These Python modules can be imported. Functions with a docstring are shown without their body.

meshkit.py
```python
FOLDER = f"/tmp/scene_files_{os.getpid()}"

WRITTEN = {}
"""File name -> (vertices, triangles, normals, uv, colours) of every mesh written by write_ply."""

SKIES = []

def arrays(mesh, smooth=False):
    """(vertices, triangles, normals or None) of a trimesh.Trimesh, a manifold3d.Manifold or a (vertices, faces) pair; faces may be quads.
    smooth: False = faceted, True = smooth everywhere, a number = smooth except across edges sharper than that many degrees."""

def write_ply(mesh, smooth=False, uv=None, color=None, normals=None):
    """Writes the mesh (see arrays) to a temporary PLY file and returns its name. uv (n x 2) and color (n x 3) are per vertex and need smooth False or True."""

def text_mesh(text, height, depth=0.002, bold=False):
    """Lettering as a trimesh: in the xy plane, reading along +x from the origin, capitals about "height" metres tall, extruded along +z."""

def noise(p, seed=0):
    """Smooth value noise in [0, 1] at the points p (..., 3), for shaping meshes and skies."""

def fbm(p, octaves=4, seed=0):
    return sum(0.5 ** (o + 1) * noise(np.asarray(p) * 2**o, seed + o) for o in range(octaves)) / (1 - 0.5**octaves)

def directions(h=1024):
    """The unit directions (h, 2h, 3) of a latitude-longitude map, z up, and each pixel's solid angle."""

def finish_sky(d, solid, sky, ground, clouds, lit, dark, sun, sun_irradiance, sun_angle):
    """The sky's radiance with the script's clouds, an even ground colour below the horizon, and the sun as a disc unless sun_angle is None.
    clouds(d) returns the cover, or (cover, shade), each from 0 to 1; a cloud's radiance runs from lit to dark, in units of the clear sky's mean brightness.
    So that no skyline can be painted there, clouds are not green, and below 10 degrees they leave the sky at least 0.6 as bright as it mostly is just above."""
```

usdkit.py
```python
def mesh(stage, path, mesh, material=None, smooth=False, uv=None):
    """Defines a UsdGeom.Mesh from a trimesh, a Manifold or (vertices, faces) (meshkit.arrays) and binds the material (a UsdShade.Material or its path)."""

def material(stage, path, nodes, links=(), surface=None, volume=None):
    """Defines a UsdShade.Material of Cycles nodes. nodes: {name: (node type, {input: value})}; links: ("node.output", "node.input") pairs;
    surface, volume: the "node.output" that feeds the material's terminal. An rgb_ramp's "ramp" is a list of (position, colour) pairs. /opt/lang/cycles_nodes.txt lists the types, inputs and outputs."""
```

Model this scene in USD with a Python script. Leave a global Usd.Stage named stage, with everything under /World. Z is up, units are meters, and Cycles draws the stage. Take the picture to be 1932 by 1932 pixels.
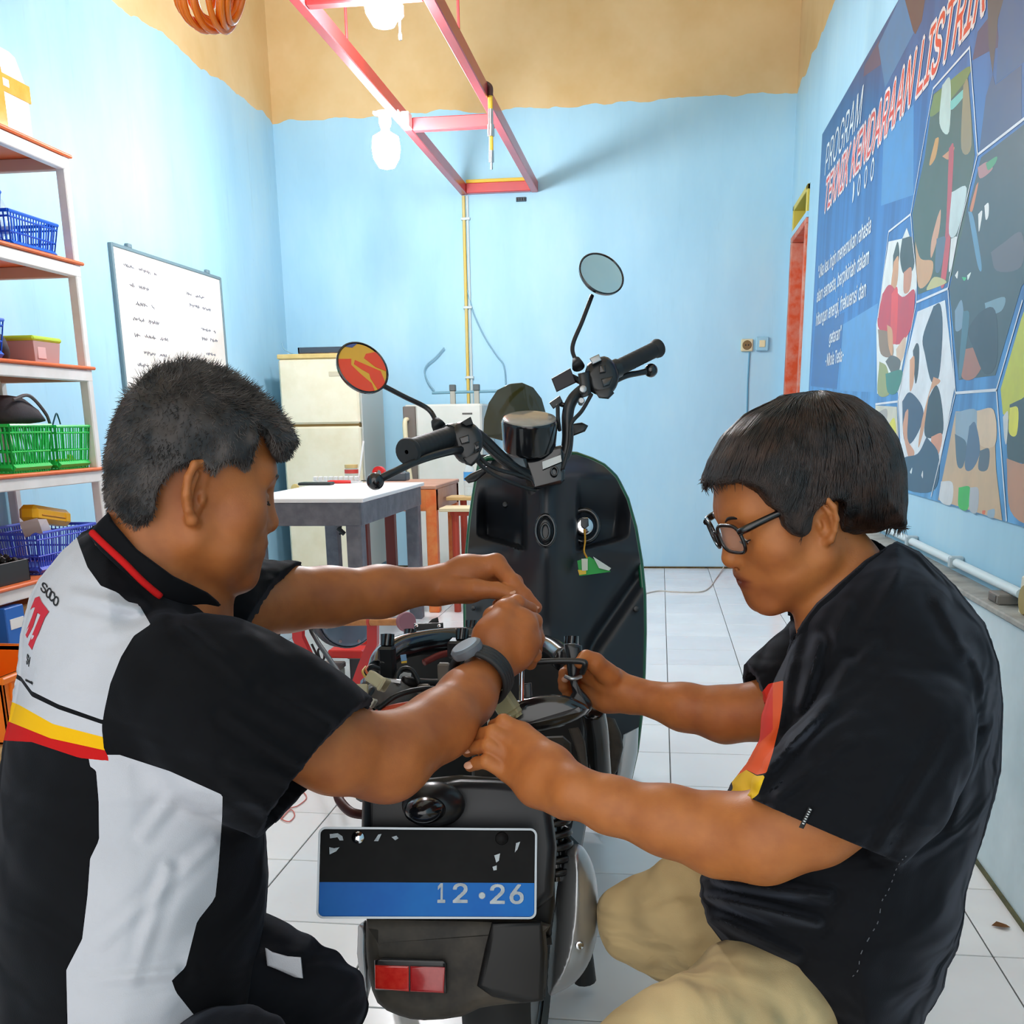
import math, random, numpy as np, trimesh, manifold3d, shapely, usdkit, meshkit
from scipy import ndimage
from scipy.spatial import ConvexHull
from pxr import Usd, UsdGeom, UsdLux, UsdShade, Gf, Sdf, Vt

stage = Usd.Stage.CreateInMemory()
UsdGeom.SetStageUpAxis(stage, 'Z')
UsdGeom.SetStageMetersPerUnit(stage, 1.0)
UsdGeom.Xform.Define(stage, '/World')
rng = np.random.default_rng(7)

# ---------------------------------------------------------------- camera
F_PX, CX, CY, YAW, PITCH, ROLL, CAM_H = 1943.04, 983.85, 1288.37, .13291, .24797, -.013783, 1.0
EXPOSURE = 0.15
_f = np.array([-math.sin(YAW)*math.cos(PITCH), math.cos(YAW)*math.cos(PITCH), -math.sin(PITCH)])
_r0 = np.array([math.cos(YAW), math.sin(YAW), 0.]); _u0 = np.cross(_r0, _f)
CR = _r0*math.cos(ROLL) + _u0*math.sin(ROLL); CU = _u0*math.cos(ROLL) - _r0*math.sin(ROLL); CF = _f
EYE = np.array([0, 0, CAM_H])
cam = UsdGeom.Camera.Define(stage, '/World/camera')
_m = np.eye(4); _m[0, :3] = CR; _m[1, :3] = CU; _m[2, :3] = -CF; _m[3, :3] = EYE
cam.AddTransformOp().Set(Gf.Matrix4d(*_m.ravel().tolist()))
FL = 50.0
cam.CreateFocalLengthAttr(FL); cam.CreateHorizontalApertureAttr(FL*1932/F_PX); cam.CreateVerticalApertureAttr(FL*1932/F_PX)
cam.CreateHorizontalApertureOffsetAttr(FL*(966-CX)/F_PX); cam.CreateVerticalApertureOffsetAttr(FL*(CY-966)/F_PX)
cam.CreateClippingRangeAttr(Gf.Vec2f(.05, 100)); cam.CreateExposureAttr(EXPOSURE)

# ---------------------------------------------------------------- light: added soft dome fill, entering where the front behind the camera is open; the bulbs emit in their builders
dome = UsdLux.DomeLight.Define(stage, '/World/fill_dome')
dome.CreateColorAttr(Gf.Vec3f(1.0, .985, .965)); dome.CreateIntensityAttr(.55)
BULB = 345.0

# ---------------------------------------------------------------- pixel helpers (true places found by measuring the photograph)
def ray(u, v): return (u-CX)/F_PX*CR - (v-CY)/F_PX*CU + CF
def at(u, v, Y=None, X=None, Z=None):
    d = ray(u, v); t = Y/d[1] if Y is not None else X/d[0] if X is not None else (Z-CAM_H)/d[2]
    return EYE + t*d
def C(u, v, d): return EYE + ray(u, v)*d          # point at depth d along the view
def px(n, d): return n/F_PX*d                       # n pixels at depth d, in metres

# ---------------------------------------------------------------- scene tree helpers
_used = {}
def _path(parent, name):
    base = str(parent.GetPath()) if parent is not None else '/World'
    k = (base, name); n = _used.get(k, -1) + 1; _used[k] = n
    return f'{base}/{name}' + (f'_{n:03d}' if n else '')
def tag(o, label=None, cat=None, group=None, kind=None):
    p = o.GetPrim() if hasattr(o, 'GetPrim') else o
    for k, v in (('label', label), ('category', cat), ('group', group), ('kind', kind)):
        if v: p.SetCustomDataByKey(k, v)
    return p
def thing(name, label=None, cat=None, loc=(0, 0, 0), rz=0, group=None, kind=None):
    x = UsdGeom.Xform.Define(stage, _path(None, name))
    if any(loc) or rz: x.AddTranslateOp().Set(Gf.Vec3d(*map(float, loc)))
    if rz: x.AddRotateZOp().Set(float(rz))
    return tag(x, label, cat, group, kind)
def put(name, mesh, mat, parent=None, label=None, cat=None, group=None, kind=None, smooth=35, normals=None):
    path = _path(parent, name)
    if normals is not None:
        v, f = mesh
        m = UsdGeom.Mesh.Define(stage, path)
        m.CreatePointsAttr(Vt.Vec3fArray.FromNumpy(np.asarray(v, np.float32)))
        m.CreateFaceVertexCountsAttr(Vt.IntArray.FromNumpy(np.full(len(f), 3, np.int32)))
        m.CreateFaceVertexIndicesAttr(Vt.IntArray.FromNumpy(np.asarray(f, np.int32).ravel()))
        m.CreateNormalsAttr(Vt.Vec3fArray.FromNumpy(np.asarray(normals, np.float32))); m.SetNormalsInterpolation('vertex')
        UsdShade.MaterialBindingAPI.Apply(m.GetPrim()).Bind(mat)
    else:
        m = usdkit.mesh(stage, path, mesh, mat, smooth=smooth)
    return tag(m, label, cat, group, kind)
def copy_of(root, loc, rz=0, label=None, name=None, group=None):
    was = root.GetCustomData()
    import re
    nm = name or re.sub(r'_\d{3}$', '', root.GetName())
    x = UsdGeom.Xform.Define(stage, _path(None, nm))
    x.AddTranslateOp().Set(Gf.Vec3d(*map(float, loc))); x.AddRotateZOp().Set(float(rz))
    p = x.GetPrim(); p.GetReferences().AddInternalReference(root.GetPath()); p.SetInstanceable(True)
    return tag(p, label or was.get('label'), was.get('category'), group or was.get('group'))

# ---------------------------------------------------------------- mesh helpers
def cat(*ms):
    ms = [m for g in ms for m in (g if isinstance(g, (list, tuple)) else [g])]
    return trimesh.util.concatenate(ms)
def hull(pts): return trimesh.convex.convex_hull(np.asarray(pts, float))
def box(x0, x1, y0, y1, z0, z1, b=.004):
    p = []
    b = min(b, (x1-x0)*.45, (y1-y0)*.45, (z1-z0)*.45)
    for x, sx in ((x0, 1), (x1, -1)):
        for y, sy in ((y0, 1), (y1, -1)):
            for z, sz in ((z0, 1), (z1, -1)):
                p += [(x+sx*b, y+sy*b, z), (x+sx*b, y, z+sz*b), (x, y+sy*b, z+sz*b)]
    return hull(p)
def cbox(c, s, b=.004, rot=None):
    h = np.asarray(s)/2
    m = box(-h[0], h[0], -h[1], h[1], -h[2], h[2], b)
    if rot is not None: m.apply_transform(T4(rot))
    m.apply_translation(c); return m
def T4(R, t=(0, 0, 0)):
    M = np.eye(4); M[:3, :3] = R; M[:3, 3] = t; return M
def rot(axis, deg):
    return trimesh.transformations.rotation_matrix(math.radians(deg), axis)[:3, :3]
def frame_from(z, x=(0, 0, 1)):
    """rotation whose columns are x', y', z' with z' along z"""
    z = np.asarray(z, float); z = z/np.linalg.norm(z); x = np.asarray(x, float)
    x = x - z*(x@z)
    if np.linalg.norm(x) < 1e-5: x = np.cross(z, [1, 0, 0]) if abs(z[0]) < .9 else np.cross(z, [0, 1, 0])
    x /= np.linalg.norm(x); return np.stack([x, np.cross(z, x), z], 1)
def spline(pts, n=8):
    """Catmull-Rom through the points"""
    p = np.asarray(pts, float)
    if len(p) < 3: return p
    q = np.vstack([2*p[0]-p[1], p, 2*p[-1]-p[-2]]); out = []
    for i in range(1, len(q)-2):
        for t in np.arange(n)/n:
            a, b, c, d = q[i-1:i+3]
            out.append(.5*((2*b)+(c-a)*t+(2*a-5*b+4*c-d)*t*t+(3*b-a-3*c+d)*t**3))
    out.append(p[-1]); return np.array(out)
def tube(pts, r, sides=10, cap=True, closed=False):
    p = np.asarray(pts, float); n = len(p)
    r = np.broadcast_to(np.asarray(r, float), (n,)) if np.ndim(r) < 1 or len(np.atleast_1d(r)) in (1, n) else np.interp(np.linspace(0, 1, n), np.linspace(0, 1, len(r)), r)
    t = np.gradient(p, axis=0)
    if closed: t = np.roll(p, -1, 0)-np.roll(p, 1, 0)
    t /= np.linalg.norm(t, axis=1, keepdims=True)+1e-12
    a = np.cross(t[0], [0, 0, 1.]); a = a if np.linalg.norm(a) > .1 else np.cross(t[0], [1., 0, 0]); a /= np.linalg.norm(a)
    A = []
    for i in range(n):
        a = a - t[i]*(a@t[i]); a /= np.linalg.norm(a)+1e-12; A.append(a)
    A = np.array(A); B = np.cross(t, A); ang = np.arange(sides)*2*np.pi/sides
    v = (p[:, None]+r[:, None, None]*(np.cos(ang)[None, :, None]*A[:, None]+np.sin(ang)[None, :, None]*B[:, None])).reshape(-1, 3)
    f = []
    for i in range(n if closed else n-1):
        i2 = (i+1) % n
        for j in range(sides):
            k = (j+1) % sides
            f += [(i*sides+j, i*sides+k, i2*sides+k), (i*sides+j, i2*sides+k, i2*sides+j)]
    if cap and not closed:
        v = np.vstack([v, p[0], p[-1]]); a0, a1 = len(v)-2, len(v)-1
        for j in range(sides):
            k = (j+1) % sides
            f += [(a0, k, j), (a1, (n-1)*sides+j, (n-1)*sides+k)]
    return trimesh.Trimesh(v, f, process=False)
def cyl(p0, p1, r, sides=20): return tube([p0, p1], r, sides)
def lathe(prof, sides=28, o=(0, 0, 0), axis=(0, 0, 1)):
    """profile of (radius, height) turned about the axis at o"""
    pr = np.asarray(prof, float); n = len(pr); ang = np.arange(sides)*2*np.pi/sides
    v = np.stack([pr[:, None, 0]*np.cos(ang), pr[:, None, 0]*np.sin(ang), np.broadcast_to(pr[:, None, 1], (n, sides))], -1).reshape(-1, 3)
    f = []
    for i in range(n-1):
        for j in range(sides):
            k = (j+1) % sides
            f += [(i*sides+j, i*sides+k, (i+1)*sides+k), (i*sides+j, (i+1)*sides+k, (i+1)*sides+j)]
    m = trimesh.Trimesh(v, f, process=True); m.update_faces(m.nondegenerate_faces())
    m.apply_transform(T4(frame_from(axis), o)); return m
def prism(poly, R, o, depth):
    """2-D polygon extruded: columns of R are x, y, extrusion"""
    g = poly if hasattr(poly, 'exterior') else shapely.Polygon(poly)
    if not g.is_valid: g = g.buffer(0)
    gs = getattr(g, 'geoms', [g])
    m = cat([trimesh.creation.extrude_polygon(q, depth, engine='earcut') for q in gs])
    m.apply_transform(T4(R, o)); return m
def slab_px(poly, X, th, side=-1):
    """flat print on the plane x = X from points (y, z), thickness th towards side"""
    g = shapely.Polygon(poly)
    if not g.is_valid: g = g.buffer(0)
    m = cat([trimesh.creation.extrude_polygon(q, th, engine='earcut') for q in getattr(g, 'geoms', [g]) if q.area > 1e-7])
    R = np.array([[0, 0, side], [1, 0, 0], [0, 1, 0]], float)
    m.apply_transform(T4(R, (X, 0, 0)))
    if np.linalg.det(R) < 0: m.invert()
    return m

# ---------------------------------------------------------------- materials
def s2l(c):
    c = np.asarray(c, float)/255.; return tuple(np.where(c < .04045, c/12.92, ((c+.055)/1.055)**2.4))
_mats = {}
def mat(name, rgb, rough=.5, metal=0, spec=.5, noise=None, bump=None, coat=0, emit=0, sheen=0, sss=0, trans=0, alpha=1, ior=1.5, tint=None):
    """plain principled material; noise = (scale, other colour, amount), bump = (scale, strength)"""
    if name in _mats: return _mats[name]
    p = dict(base_color=s2l(rgb), roughness=rough, metallic=metal, specular_ior_level=spec)
    if coat: p.update(coat_weight=coat, coat_roughness=.08)
    if sheen: p.update(sheen_weight=sheen, sheen_roughness=.4, sheen_tint=s2l(tint or (150, 155, 170)))
    if emit: p.update(emission_color=s2l(rgb), emission_strength=emit)
    if sss: p.update(subsurface_weight=sss, subsurface_scale=.008, subsurface_radius=(1, .35, .2))
    if trans: p.update(transmission_weight=trans, ior=ior)
    if alpha < 1: p['alpha'] = alpha
    n, l = {'p': ('principled_bsdf', p)}, []
    if noise or bump: n['tc'] = ('texture_coordinate', {})
    if noise:
        sc, other, amt = noise
        n['n'] = ('noise_texture', {'scale': sc, 'detail': 5.0, 'roughness': .6}); l.append(('tc.object', 'n.vector'))
        a, b = np.array(s2l(rgb)), np.array(s2l(other))
        n['r'] = ('rgb_ramp', {'ramp': [(.38, tuple(a)), (.66, tuple(a*(1-amt)+b*amt))]})
        l += [('n.fac', 'r.fac'), ('r.color', 'p.base_color')]
    if bump:
        n['bn'] = ('noise_texture', {'scale': bump[0], 'detail': 3.0}); n['b'] = ('bump', {'strength': bump[1], 'distance': .002})
        l += [('tc.object', 'bn.vector'), ('bn.fac', 'b.height'), ('b.normal', 'p.normal')]
    _mats[name] = usdkit.material(stage, f'/World/Looks/{name}', n, l, surface='p.BSDF')
    return _mats[name]
def graph(name, nodes, links, surface='p.BSDF'):
    if name not in _mats: _mats[name] = usdkit.material(stage, f'/World/Looks/{name}', nodes, links, surface=surface)
    return _mats[name]

# ---------------------------------------------------------------- implicit surfaces
def surf(f, lo, hi, h, blk=16, slack=1.35):
    """surface nets of f(points) = 0 in a box, evaluated only in blocks near the surface; returns vertices, triangles, normals"""
    lo, hi = np.asarray(lo, float), np.asarray(hi, float); bs = blk*h
    nb = np.ceil((hi-lo)/bs).astype(int)+1
    gi = np.stack(np.meshgrid(*[np.arange(k) for k in nb], indexing='ij'), -1).reshape(-1, 3)
    d = np.concatenate([f((lo+(g+.5)*bs).astype(np.float32)) for g in np.array_split(gi, max(1, len(gi)//60000+1))])
    gi = gi[np.abs(d) < bs*.87*slack]
    blk //= 2; bs /= 2; nb = nb*2
    gi = (gi[:, None]*2+np.array([(a, b, c) for a in (0, 1) for b in (0, 1) for c in (0, 1)])[None]).reshape(-1, 3)
    d = np.concatenate([f((lo+(g+.5)*bs).astype(np.float32)) for g in np.array_split(gi, max(1, len(gi)//60000+1))])
    gi = gi[np.abs(d) < bs*.87*slack*1.8]
    loc = np.stack(np.meshgrid(*[np.arange(blk+1)]*3, indexing='ij'), -1).reshape(-1, 3)
    vals = []
    for g in np.array_split(gi, max(1, len(gi)//150+1)):
        P = (lo+(g[:, None]*blk+loc[None])*h).astype(np.float32)
        vals.append(f(P.reshape(-1, 3)).reshape(len(g), blk+1, blk+1, blk+1))
    V = np.concatenate(vals).astype(np.float32); keep = (V.min((1, 2, 3)) < 0) & (V.max((1, 2, 3)) > 0)
    V, gi = V[keep], gi[keep]
    S = V < 0
    N = (nb+1)*blk+2
    key = lambda c: (c[:, 0]*N[1]+c[:, 1])*N[2]+c[:, 2]
    corner = [(a, b, c) for a in (0, 1) for b in (0, 1) for c in (0, 1)]
    sl = lambda A, a, b, c: A[:, a:a+blk, b:b+blk, c:c+blk]
    cnt = sum(sl(S, *c).astype(np.int8) for c in corner)
    act = (cnt > 0) & (cnt < 8)
    bi, i, j, k = np.nonzero(act)
    cell = gi[bi]*blk+np.stack([i, j, k], 1)
    cv = np.stack([V[bi, i+a, j+b, k+c] for a, b, c in corner], 1)
    acc, num = np.zeros((len(cell), 3)), np.zeros(len(cell))
    for q in range(8):
        for ax in range(3):
            o = corner[q]
            if o[ax]: continue
            o2 = list(o); o2[ax] = 1; w = corner.index(tuple(o2))
            a, b = cv[:, q], cv[:, w]; x = (a < 0) != (b < 0)
            t = np.where(x, a/np.where(x, a-b, 1), 0)
            pt = np.tile(np.array(o, float), (len(cell), 1)); pt[:, ax] = t
            acc += pt*x[:, None]; num += x
    P = lo+(cell+acc/num[:, None])*h
    keys = key(cell); order = np.argsort(keys); sk = keys[order]
    faces = []
    for ax in range(3):
        o2 = [0, 0, 0]; o2[ax] = 1
        s0, s1 = sl(S, 0, 0, 0), sl(S, *o2)
        bi, i, j, k = np.nonzero(s0 != s1)
        c = gi[bi]*blk+np.stack([i, j, k], 1); inside = s0[bi, i, j, k]
        u, v = (ax+1) % 3, (ax+2) % 3
        ids, ok = [], np.ones(len(c), bool)
        for du, dv in ((0, 0), (-1, 0), (-1, -1), (0, -1)):
            q = c.copy(); q[:, u] += du; q[:, v] += dv
            kk = key(q); at_ = np.clip(np.searchsorted(sk, kk), 0, len(sk)-1)
            ok &= sk[at_] == kk; ids.append(order[at_])
        Q = np.stack(ids, 1)[ok]; ins = inside[ok]
        Q = np.where(ins[:, None], Q, Q[:, ::-1])
        faces += [Q[:, [0, 1, 2]], Q[:, [0, 2, 3]]]
    Fc = np.vstack(faces)
    for _ in range(2):                                              # settle on the surface
        P32 = P.astype(np.float32); g, val = grad(f, P32, h*.5), f(P32)
        n2 = (g*g).sum(1); P = P-np.clip(val/np.maximum(n2, .05), -h*.6, h*.6)[:, None]*g
    g = grad(f, P.astype(np.float32), h*.6); nrm = g/(np.linalg.norm(g, axis=1, keepdims=True)+1e-9)
    return P, Fc, nrm
def grad(f, P, e):
    g = np.empty((len(P), 3))
    for a in range(3):
        d = np.zeros(3, np.float32); d[a] = e
        g[:, a] = (f(P+d)-f(P-d))/(2*e)
    return g
def smin(a, b, k):
    h = np.clip(.5+.5*(b-a)/k, 0, 1); return b*(1-h)+a*h-k*h*(1-h)
def smax(a, b, k): return -smin(-a, -b, k)
def rc(P, a, b, ra, rb):
    """round cone"""
    a, b = np.asarray(a, np.float32), np.asarray(b, np.float32); ab = b-a
    t = np.clip(((P-a)@ab)/(ab@ab+1e-12), 0, 1)
    q = P-a-t[:, None]*ab
    return np.sqrt((q*q).sum(1))-(ra+(rb-ra)*t)
def chain(P, pts, rad, k=.004):
    d = None
    for i in range(len(pts)-1):
        e = rc(P, pts[i], pts[i+1], rad[i], rad[i+1]); d = e if d is None else smin(d, e, k)
    return d
def ell(P, c, R, r):
    """ellipsoid, columns of R its axes"""
    q = (P-np.asarray(c, np.float32))@np.asarray(R, np.float32); r = np.asarray(r, np.float32)
    k0 = np.sqrt(((q/r)**2).sum(1)); k1 = np.sqrt(((q/r**2)**2).sum(1))
    return k0*(k0-1)/np.maximum(k1, 1e-6)
def rbox(P, c, R, hs, rr):
    q = np.abs((P-np.asarray(c, np.float32))@np.asarray(R, np.float32))-(np.asarray(hs, np.float32)-rr)
    return np.sqrt((np.maximum(q, 0)**2).sum(1))+np.minimum(q.max(1), 0)-rr
class Poly2:
    """signed distance to a polygon, tabulated"""
    def __init__(self, pts, step, pad):
        p = np.asarray(pts, float); self.lo = p.min(0)-pad; self.step = step
        n = np.ceil((p.max(0)+pad-self.lo)/step).astype(int)+1
        g = np.stack(np.meshgrid(*[np.arange(k) for k in n], indexing='ij'), -1).reshape(-1, 2)*step+self.lo
        d = np.full(len(g), 1e9); ins = np.zeros(len(g), bool)
        for a, b in zip(p, np.roll(p, -1, 0)):
            ab = b-a; t = np.clip(((g-a)@ab)/(ab@ab+1e-12), 0, 1); d = np.minimum(d, ((g-a-t[:, None]*ab)**2).sum(1))
            if a[1] != b[1]:
                c = ((a[1] > g[:, 1]) != (b[1] > g[:, 1])) & (g[:, 0] < (b[0]-a[0])*(g[:, 1]-a[1])/(b[1]-a[1])+a[0]); ins ^= c
        self.t = (np.sqrt(d)*np.where(ins, -1, 1)).reshape(n).astype(np.float32)
    def __call__(self, q):
        x = ((q-self.lo)/self.step).T; n = np.array(self.t.shape)[:, None]-1
        xc = np.clip(x, 0, n); out = ndimage.map_coordinates(self.t, xc, order=1)
        return out+np.sqrt((((x-xc)*self.step)**2).sum(0))
def clip_mesh(v, f, n, field):
    """splits a triangle mesh along field = 0: ((v, f, n) where field < 0, (v, f, n) where field >= 0)"""
    out = []
    for sgn in (1, -1):
        d = field*sgn; d = np.where(d == 0, 1e-9, d)
        ins = d < 0; cnt = ins[f].sum(1)
        keepf = [f[cnt == 3]]; cache = {}; nv, nn = [], []
        def cut(a, b):
            k = (a, b) if a < b else (b, a)
            if k not in cache:
                t = d[k[0]]/(d[k[0]]-d[k[1]]); cache[k] = len(v)+len(nv)
                nv.append(v[k[0]]+t*(v[k[1]]-v[k[0]])); q = n[k[0]]+t*(n[k[1]]-n[k[0]]); nn.append(q/(np.linalg.norm(q)+1e-9))
            return cache[k]
        extra = []
        for t in f[cnt == 1]:
            s = int(np.argmax(ins[t])); a, b, c = t[s], t[(s+1) % 3], t[(s+2) % 3]
            extra.append((a, cut(a, b), cut(a, c)))
        for t in f[cnt == 2]:
            s = int(np.argmin(ins[t])); a, b, c = t[s], t[(s+1) % 3], t[(s+2) % 3]
            ab, ac = cut(a, b), cut(a, c); extra += [(ab, b, c), (ab, c, ac)]
        ff = np.vstack([keepf[0]]+([np.array(extra)] if extra else []))
        vv = np.vstack([v]+([np.array(nv)] if nv else [])); n2 = np.vstack([n]+([np.array(nn)] if nn else []))
        u, inv = np.unique(ff, return_inverse=True)
        out.append((vv[u], inv.reshape(-1, 3), n2[u]))
    return out
# ================================================================ the room
XL, XR, YB, ZC = -2.571, .803, 7.22, 4.6
YF = -1.6                                                           # unseen front behind the camera, left open so the dome fill enters
def wall_paint(name, sign=1, worn=.5):
    """light blue below, ochre above about 2.94 m, the edge cut in by hand; worn and streaked"""
    n = {'g': ('geometry', {}), 's': ('separate_xyz', {}), 'tc': ('texture_coordinate', {}),
         'm1': ('mapping', {'scale': (1.0, 1.0, .35)}), 'n1': ('noise_texture', {'scale': 2.2, 'detail': 6.0, 'roughness': .62}),
         'r1': ('rgb_ramp', {'ramp': [(.3, s2l((158, 205, 229))), (.55, s2l((170, 214, 235))), (.75, s2l((184, 221, 235)))]}),
         'm2': ('mapping', {'scale': (5, 5, .7)}), 'n2': ('noise_texture', {'scale': 3.0, 'detail': 5.0, 'roughness': .7}),
         'r2': ('rgb_ramp', {'ramp': [(.58, (0, 0, 0)), (.72, (1, 1, 1))]}), 'w': ('math', {'math_type': 'multiply', 'value2': .28*worn}),
         'mx': ('mix', {'color2': s2l((110, 150, 160))}),
         'n4': ('noise_texture', {'scale': 9.0, 'detail': 8.0, 'roughness': .75}), 'r4': ('rgb_ramp', {'ramp': [(.66, (0, 0, 0)), (.71, (1, 1, 1))]}),
         'w4': ('math', {'math_type': 'multiply', 'value2': .3*worn}), 'mx4': ('mix', {'color2': s2l((70, 105, 115))}),
         'n3': ('noise_texture', {'scale': 3.5, 'detail': 3.0}), 'a': ('math', {'math_type': 'multiply_add', 'value2': .12, 'value3': 2.885}),
         'gt': ('math', {'math_type': 'greater_than'}),
         'n5': ('noise_texture', {'scale': 1.6, 'detail': 6.0, 'roughness': .6}), 'r5': ('rgb_ramp', {'ramp': [(.3, s2l((212, 178, 122))), (.7, s2l((228, 202, 156)))]}),
         'fin': ('mix', {}), 'p': ('principled_bsdf', {'roughness': .55, 'specular_ior_level': .35}),
         'nb': ('noise_texture', {'scale': 22.0, 'detail': 5.0}), 'b': ('bump', {'strength': .12, 'distance': .004})}
    l = [('g.position', 's.vector'), ('g.position', 'm1.vector'), ('m1.vector', 'n1.vector'), ('n1.fac', 'r1.fac'), ('g.position', 'm2.vector'), ('m2.vector', 'n2.vector'),
         ('n2.fac', 'r2.fac'), ('r2.color', 'w.value1'), ('w.value', 'mx.fac'), ('r1.color', 'mx.color1'), ('g.position', 'n4.vector'), ('n4.fac', 'r4.fac'), ('r4.color', 'w4.value1'),
         ('w4.value', 'mx4.fac'), ('mx.color', 'mx4.color1'), ('g.position', 'n3.vector'), ('n3.fac', 'a.value1'), ('s.z', 'gt.value1'), ('a.value', 'gt.value2'),
         ('g.position', 'n5.vector'), ('n5.fac', 'r5.fac'), ('gt.value', 'fin.fac'), ('mx4.color', 'fin.color1'), ('r5.color', 'fin.color2'), ('fin.color', 'p.base_color'),
         ('g.position', 'nb.vector'), ('nb.fac', 'b.height'), ('b.normal', 'p.normal')]
    return graph(name, n, l)
wall_mat = wall_paint('wall_paint_worn', worn=.55)
wall_mat_b = wall_paint('wall_paint_back', worn=.2)
put('wall_back', box(XL-.15, XR+.15, YB, YB+.15, -.05, ZC, 0), wall_mat_b, kind='structure', smooth=False)
put('wall_left', box(XL-.15, XL, YF, YB, -.05, ZC, 0), wall_mat, kind='structure', smooth=False)
# right wall with its door opening and transom, a thicker base ledge below
DY0, DY1, DZ = 6.38, 7.10, 2.06
LX = .745
wr = thing('wall_right', kind='structure')
put('wall_panel', box(XR, XR+.15, YF, DY0, -.05, ZC, 0), wall_mat_b, wr, smooth=False)
put('wall_panel', box(XR, XR+.15, DY1, YB, -.05, ZC, 0), wall_mat_b, wr, smooth=False)
put('wall_panel', box(XR, XR+.15, DY0, DY1, DZ+.06, 2.09, 0), wall_mat_b, wr, smooth=False)
put('wall_panel', box(XR, XR+.15, DY0, DY1, 2.27, ZC, 0), wall_mat_b, wr, smooth=False)
put('base_ledge', box(LX, XR+.02, YF, 6.25, -.02, .578, .006), mat('ledge_paint', (206, 226, 234), .6, noise=(3, (160, 186, 196), .5), bump=(40, .2)), wr)
put('ledge_top', box(LX-.012, XR+.01, YF, 6.25, .578, .592, .003), mat('ledge_cement', (170, 172, 168), .8, noise=(12, (120, 122, 118), .7), bump=(60, .4)), wr)
put('ceiling', box(XL-.15, XR+.15, YF, YB+.15, ZC, ZC+.1, 0), mat('ceiling_white', (225, 222, 210), .8), kind='structure', smooth=False)
# doorway in the far right corner: orange jamb frame and the orange door standing in it, a yellow vent above
orange_door = mat('orange_door', (214, 88, 26), .5, noise=(6, (190, 70, 30), .6))
frame_worn = mat('door_frame_worn', (206, 84, 40), .6, noise=(11, (206, 176, 160), .55))
d1 = thing('door_1', kind='structure')
put('jamb', box(XR-.012, XR+.13, DY0, DY0+.06, 0, DZ, .004), frame_worn, d1)
put('jamb', box(XR-.012, XR+.13, DY1-.06, DY1, 0, DZ, .004), frame_worn, d1)
put('lintel', box(XR-.012, XR+.13, DY0, DY1, DZ, DZ+.06, .004), frame_worn, d1)
put('door_leaf', box(XR+.085, XR+.125, DY0+.06, DY1-.06, .01, DZ, .003), orange_door, d1)
w1 = thing('window_1', kind='structure')
yv = mat('vent_yellow', (214, 196, 84), .5)
for a, b, c, d in ((DY0+.03, DY0+.07, 2.09, 2.27), (DY1-.07, DY1-.03, 2.09, 2.27), (DY0+.03, DY1-.03, 2.09, 2.12), (DY0+.03, DY1-.03, 2.24, 2.27)):
    put('window_frame', box(XR-.01, XR+.13, a, b, c, d, .003), yv, w1)
put('vent_panel', box(XR+.09, XR+.1, DY0+.06, DY1-.06, 2.11, 2.25, .001), mat('vent_panel', (176, 178, 120), .5), w1)

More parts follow.
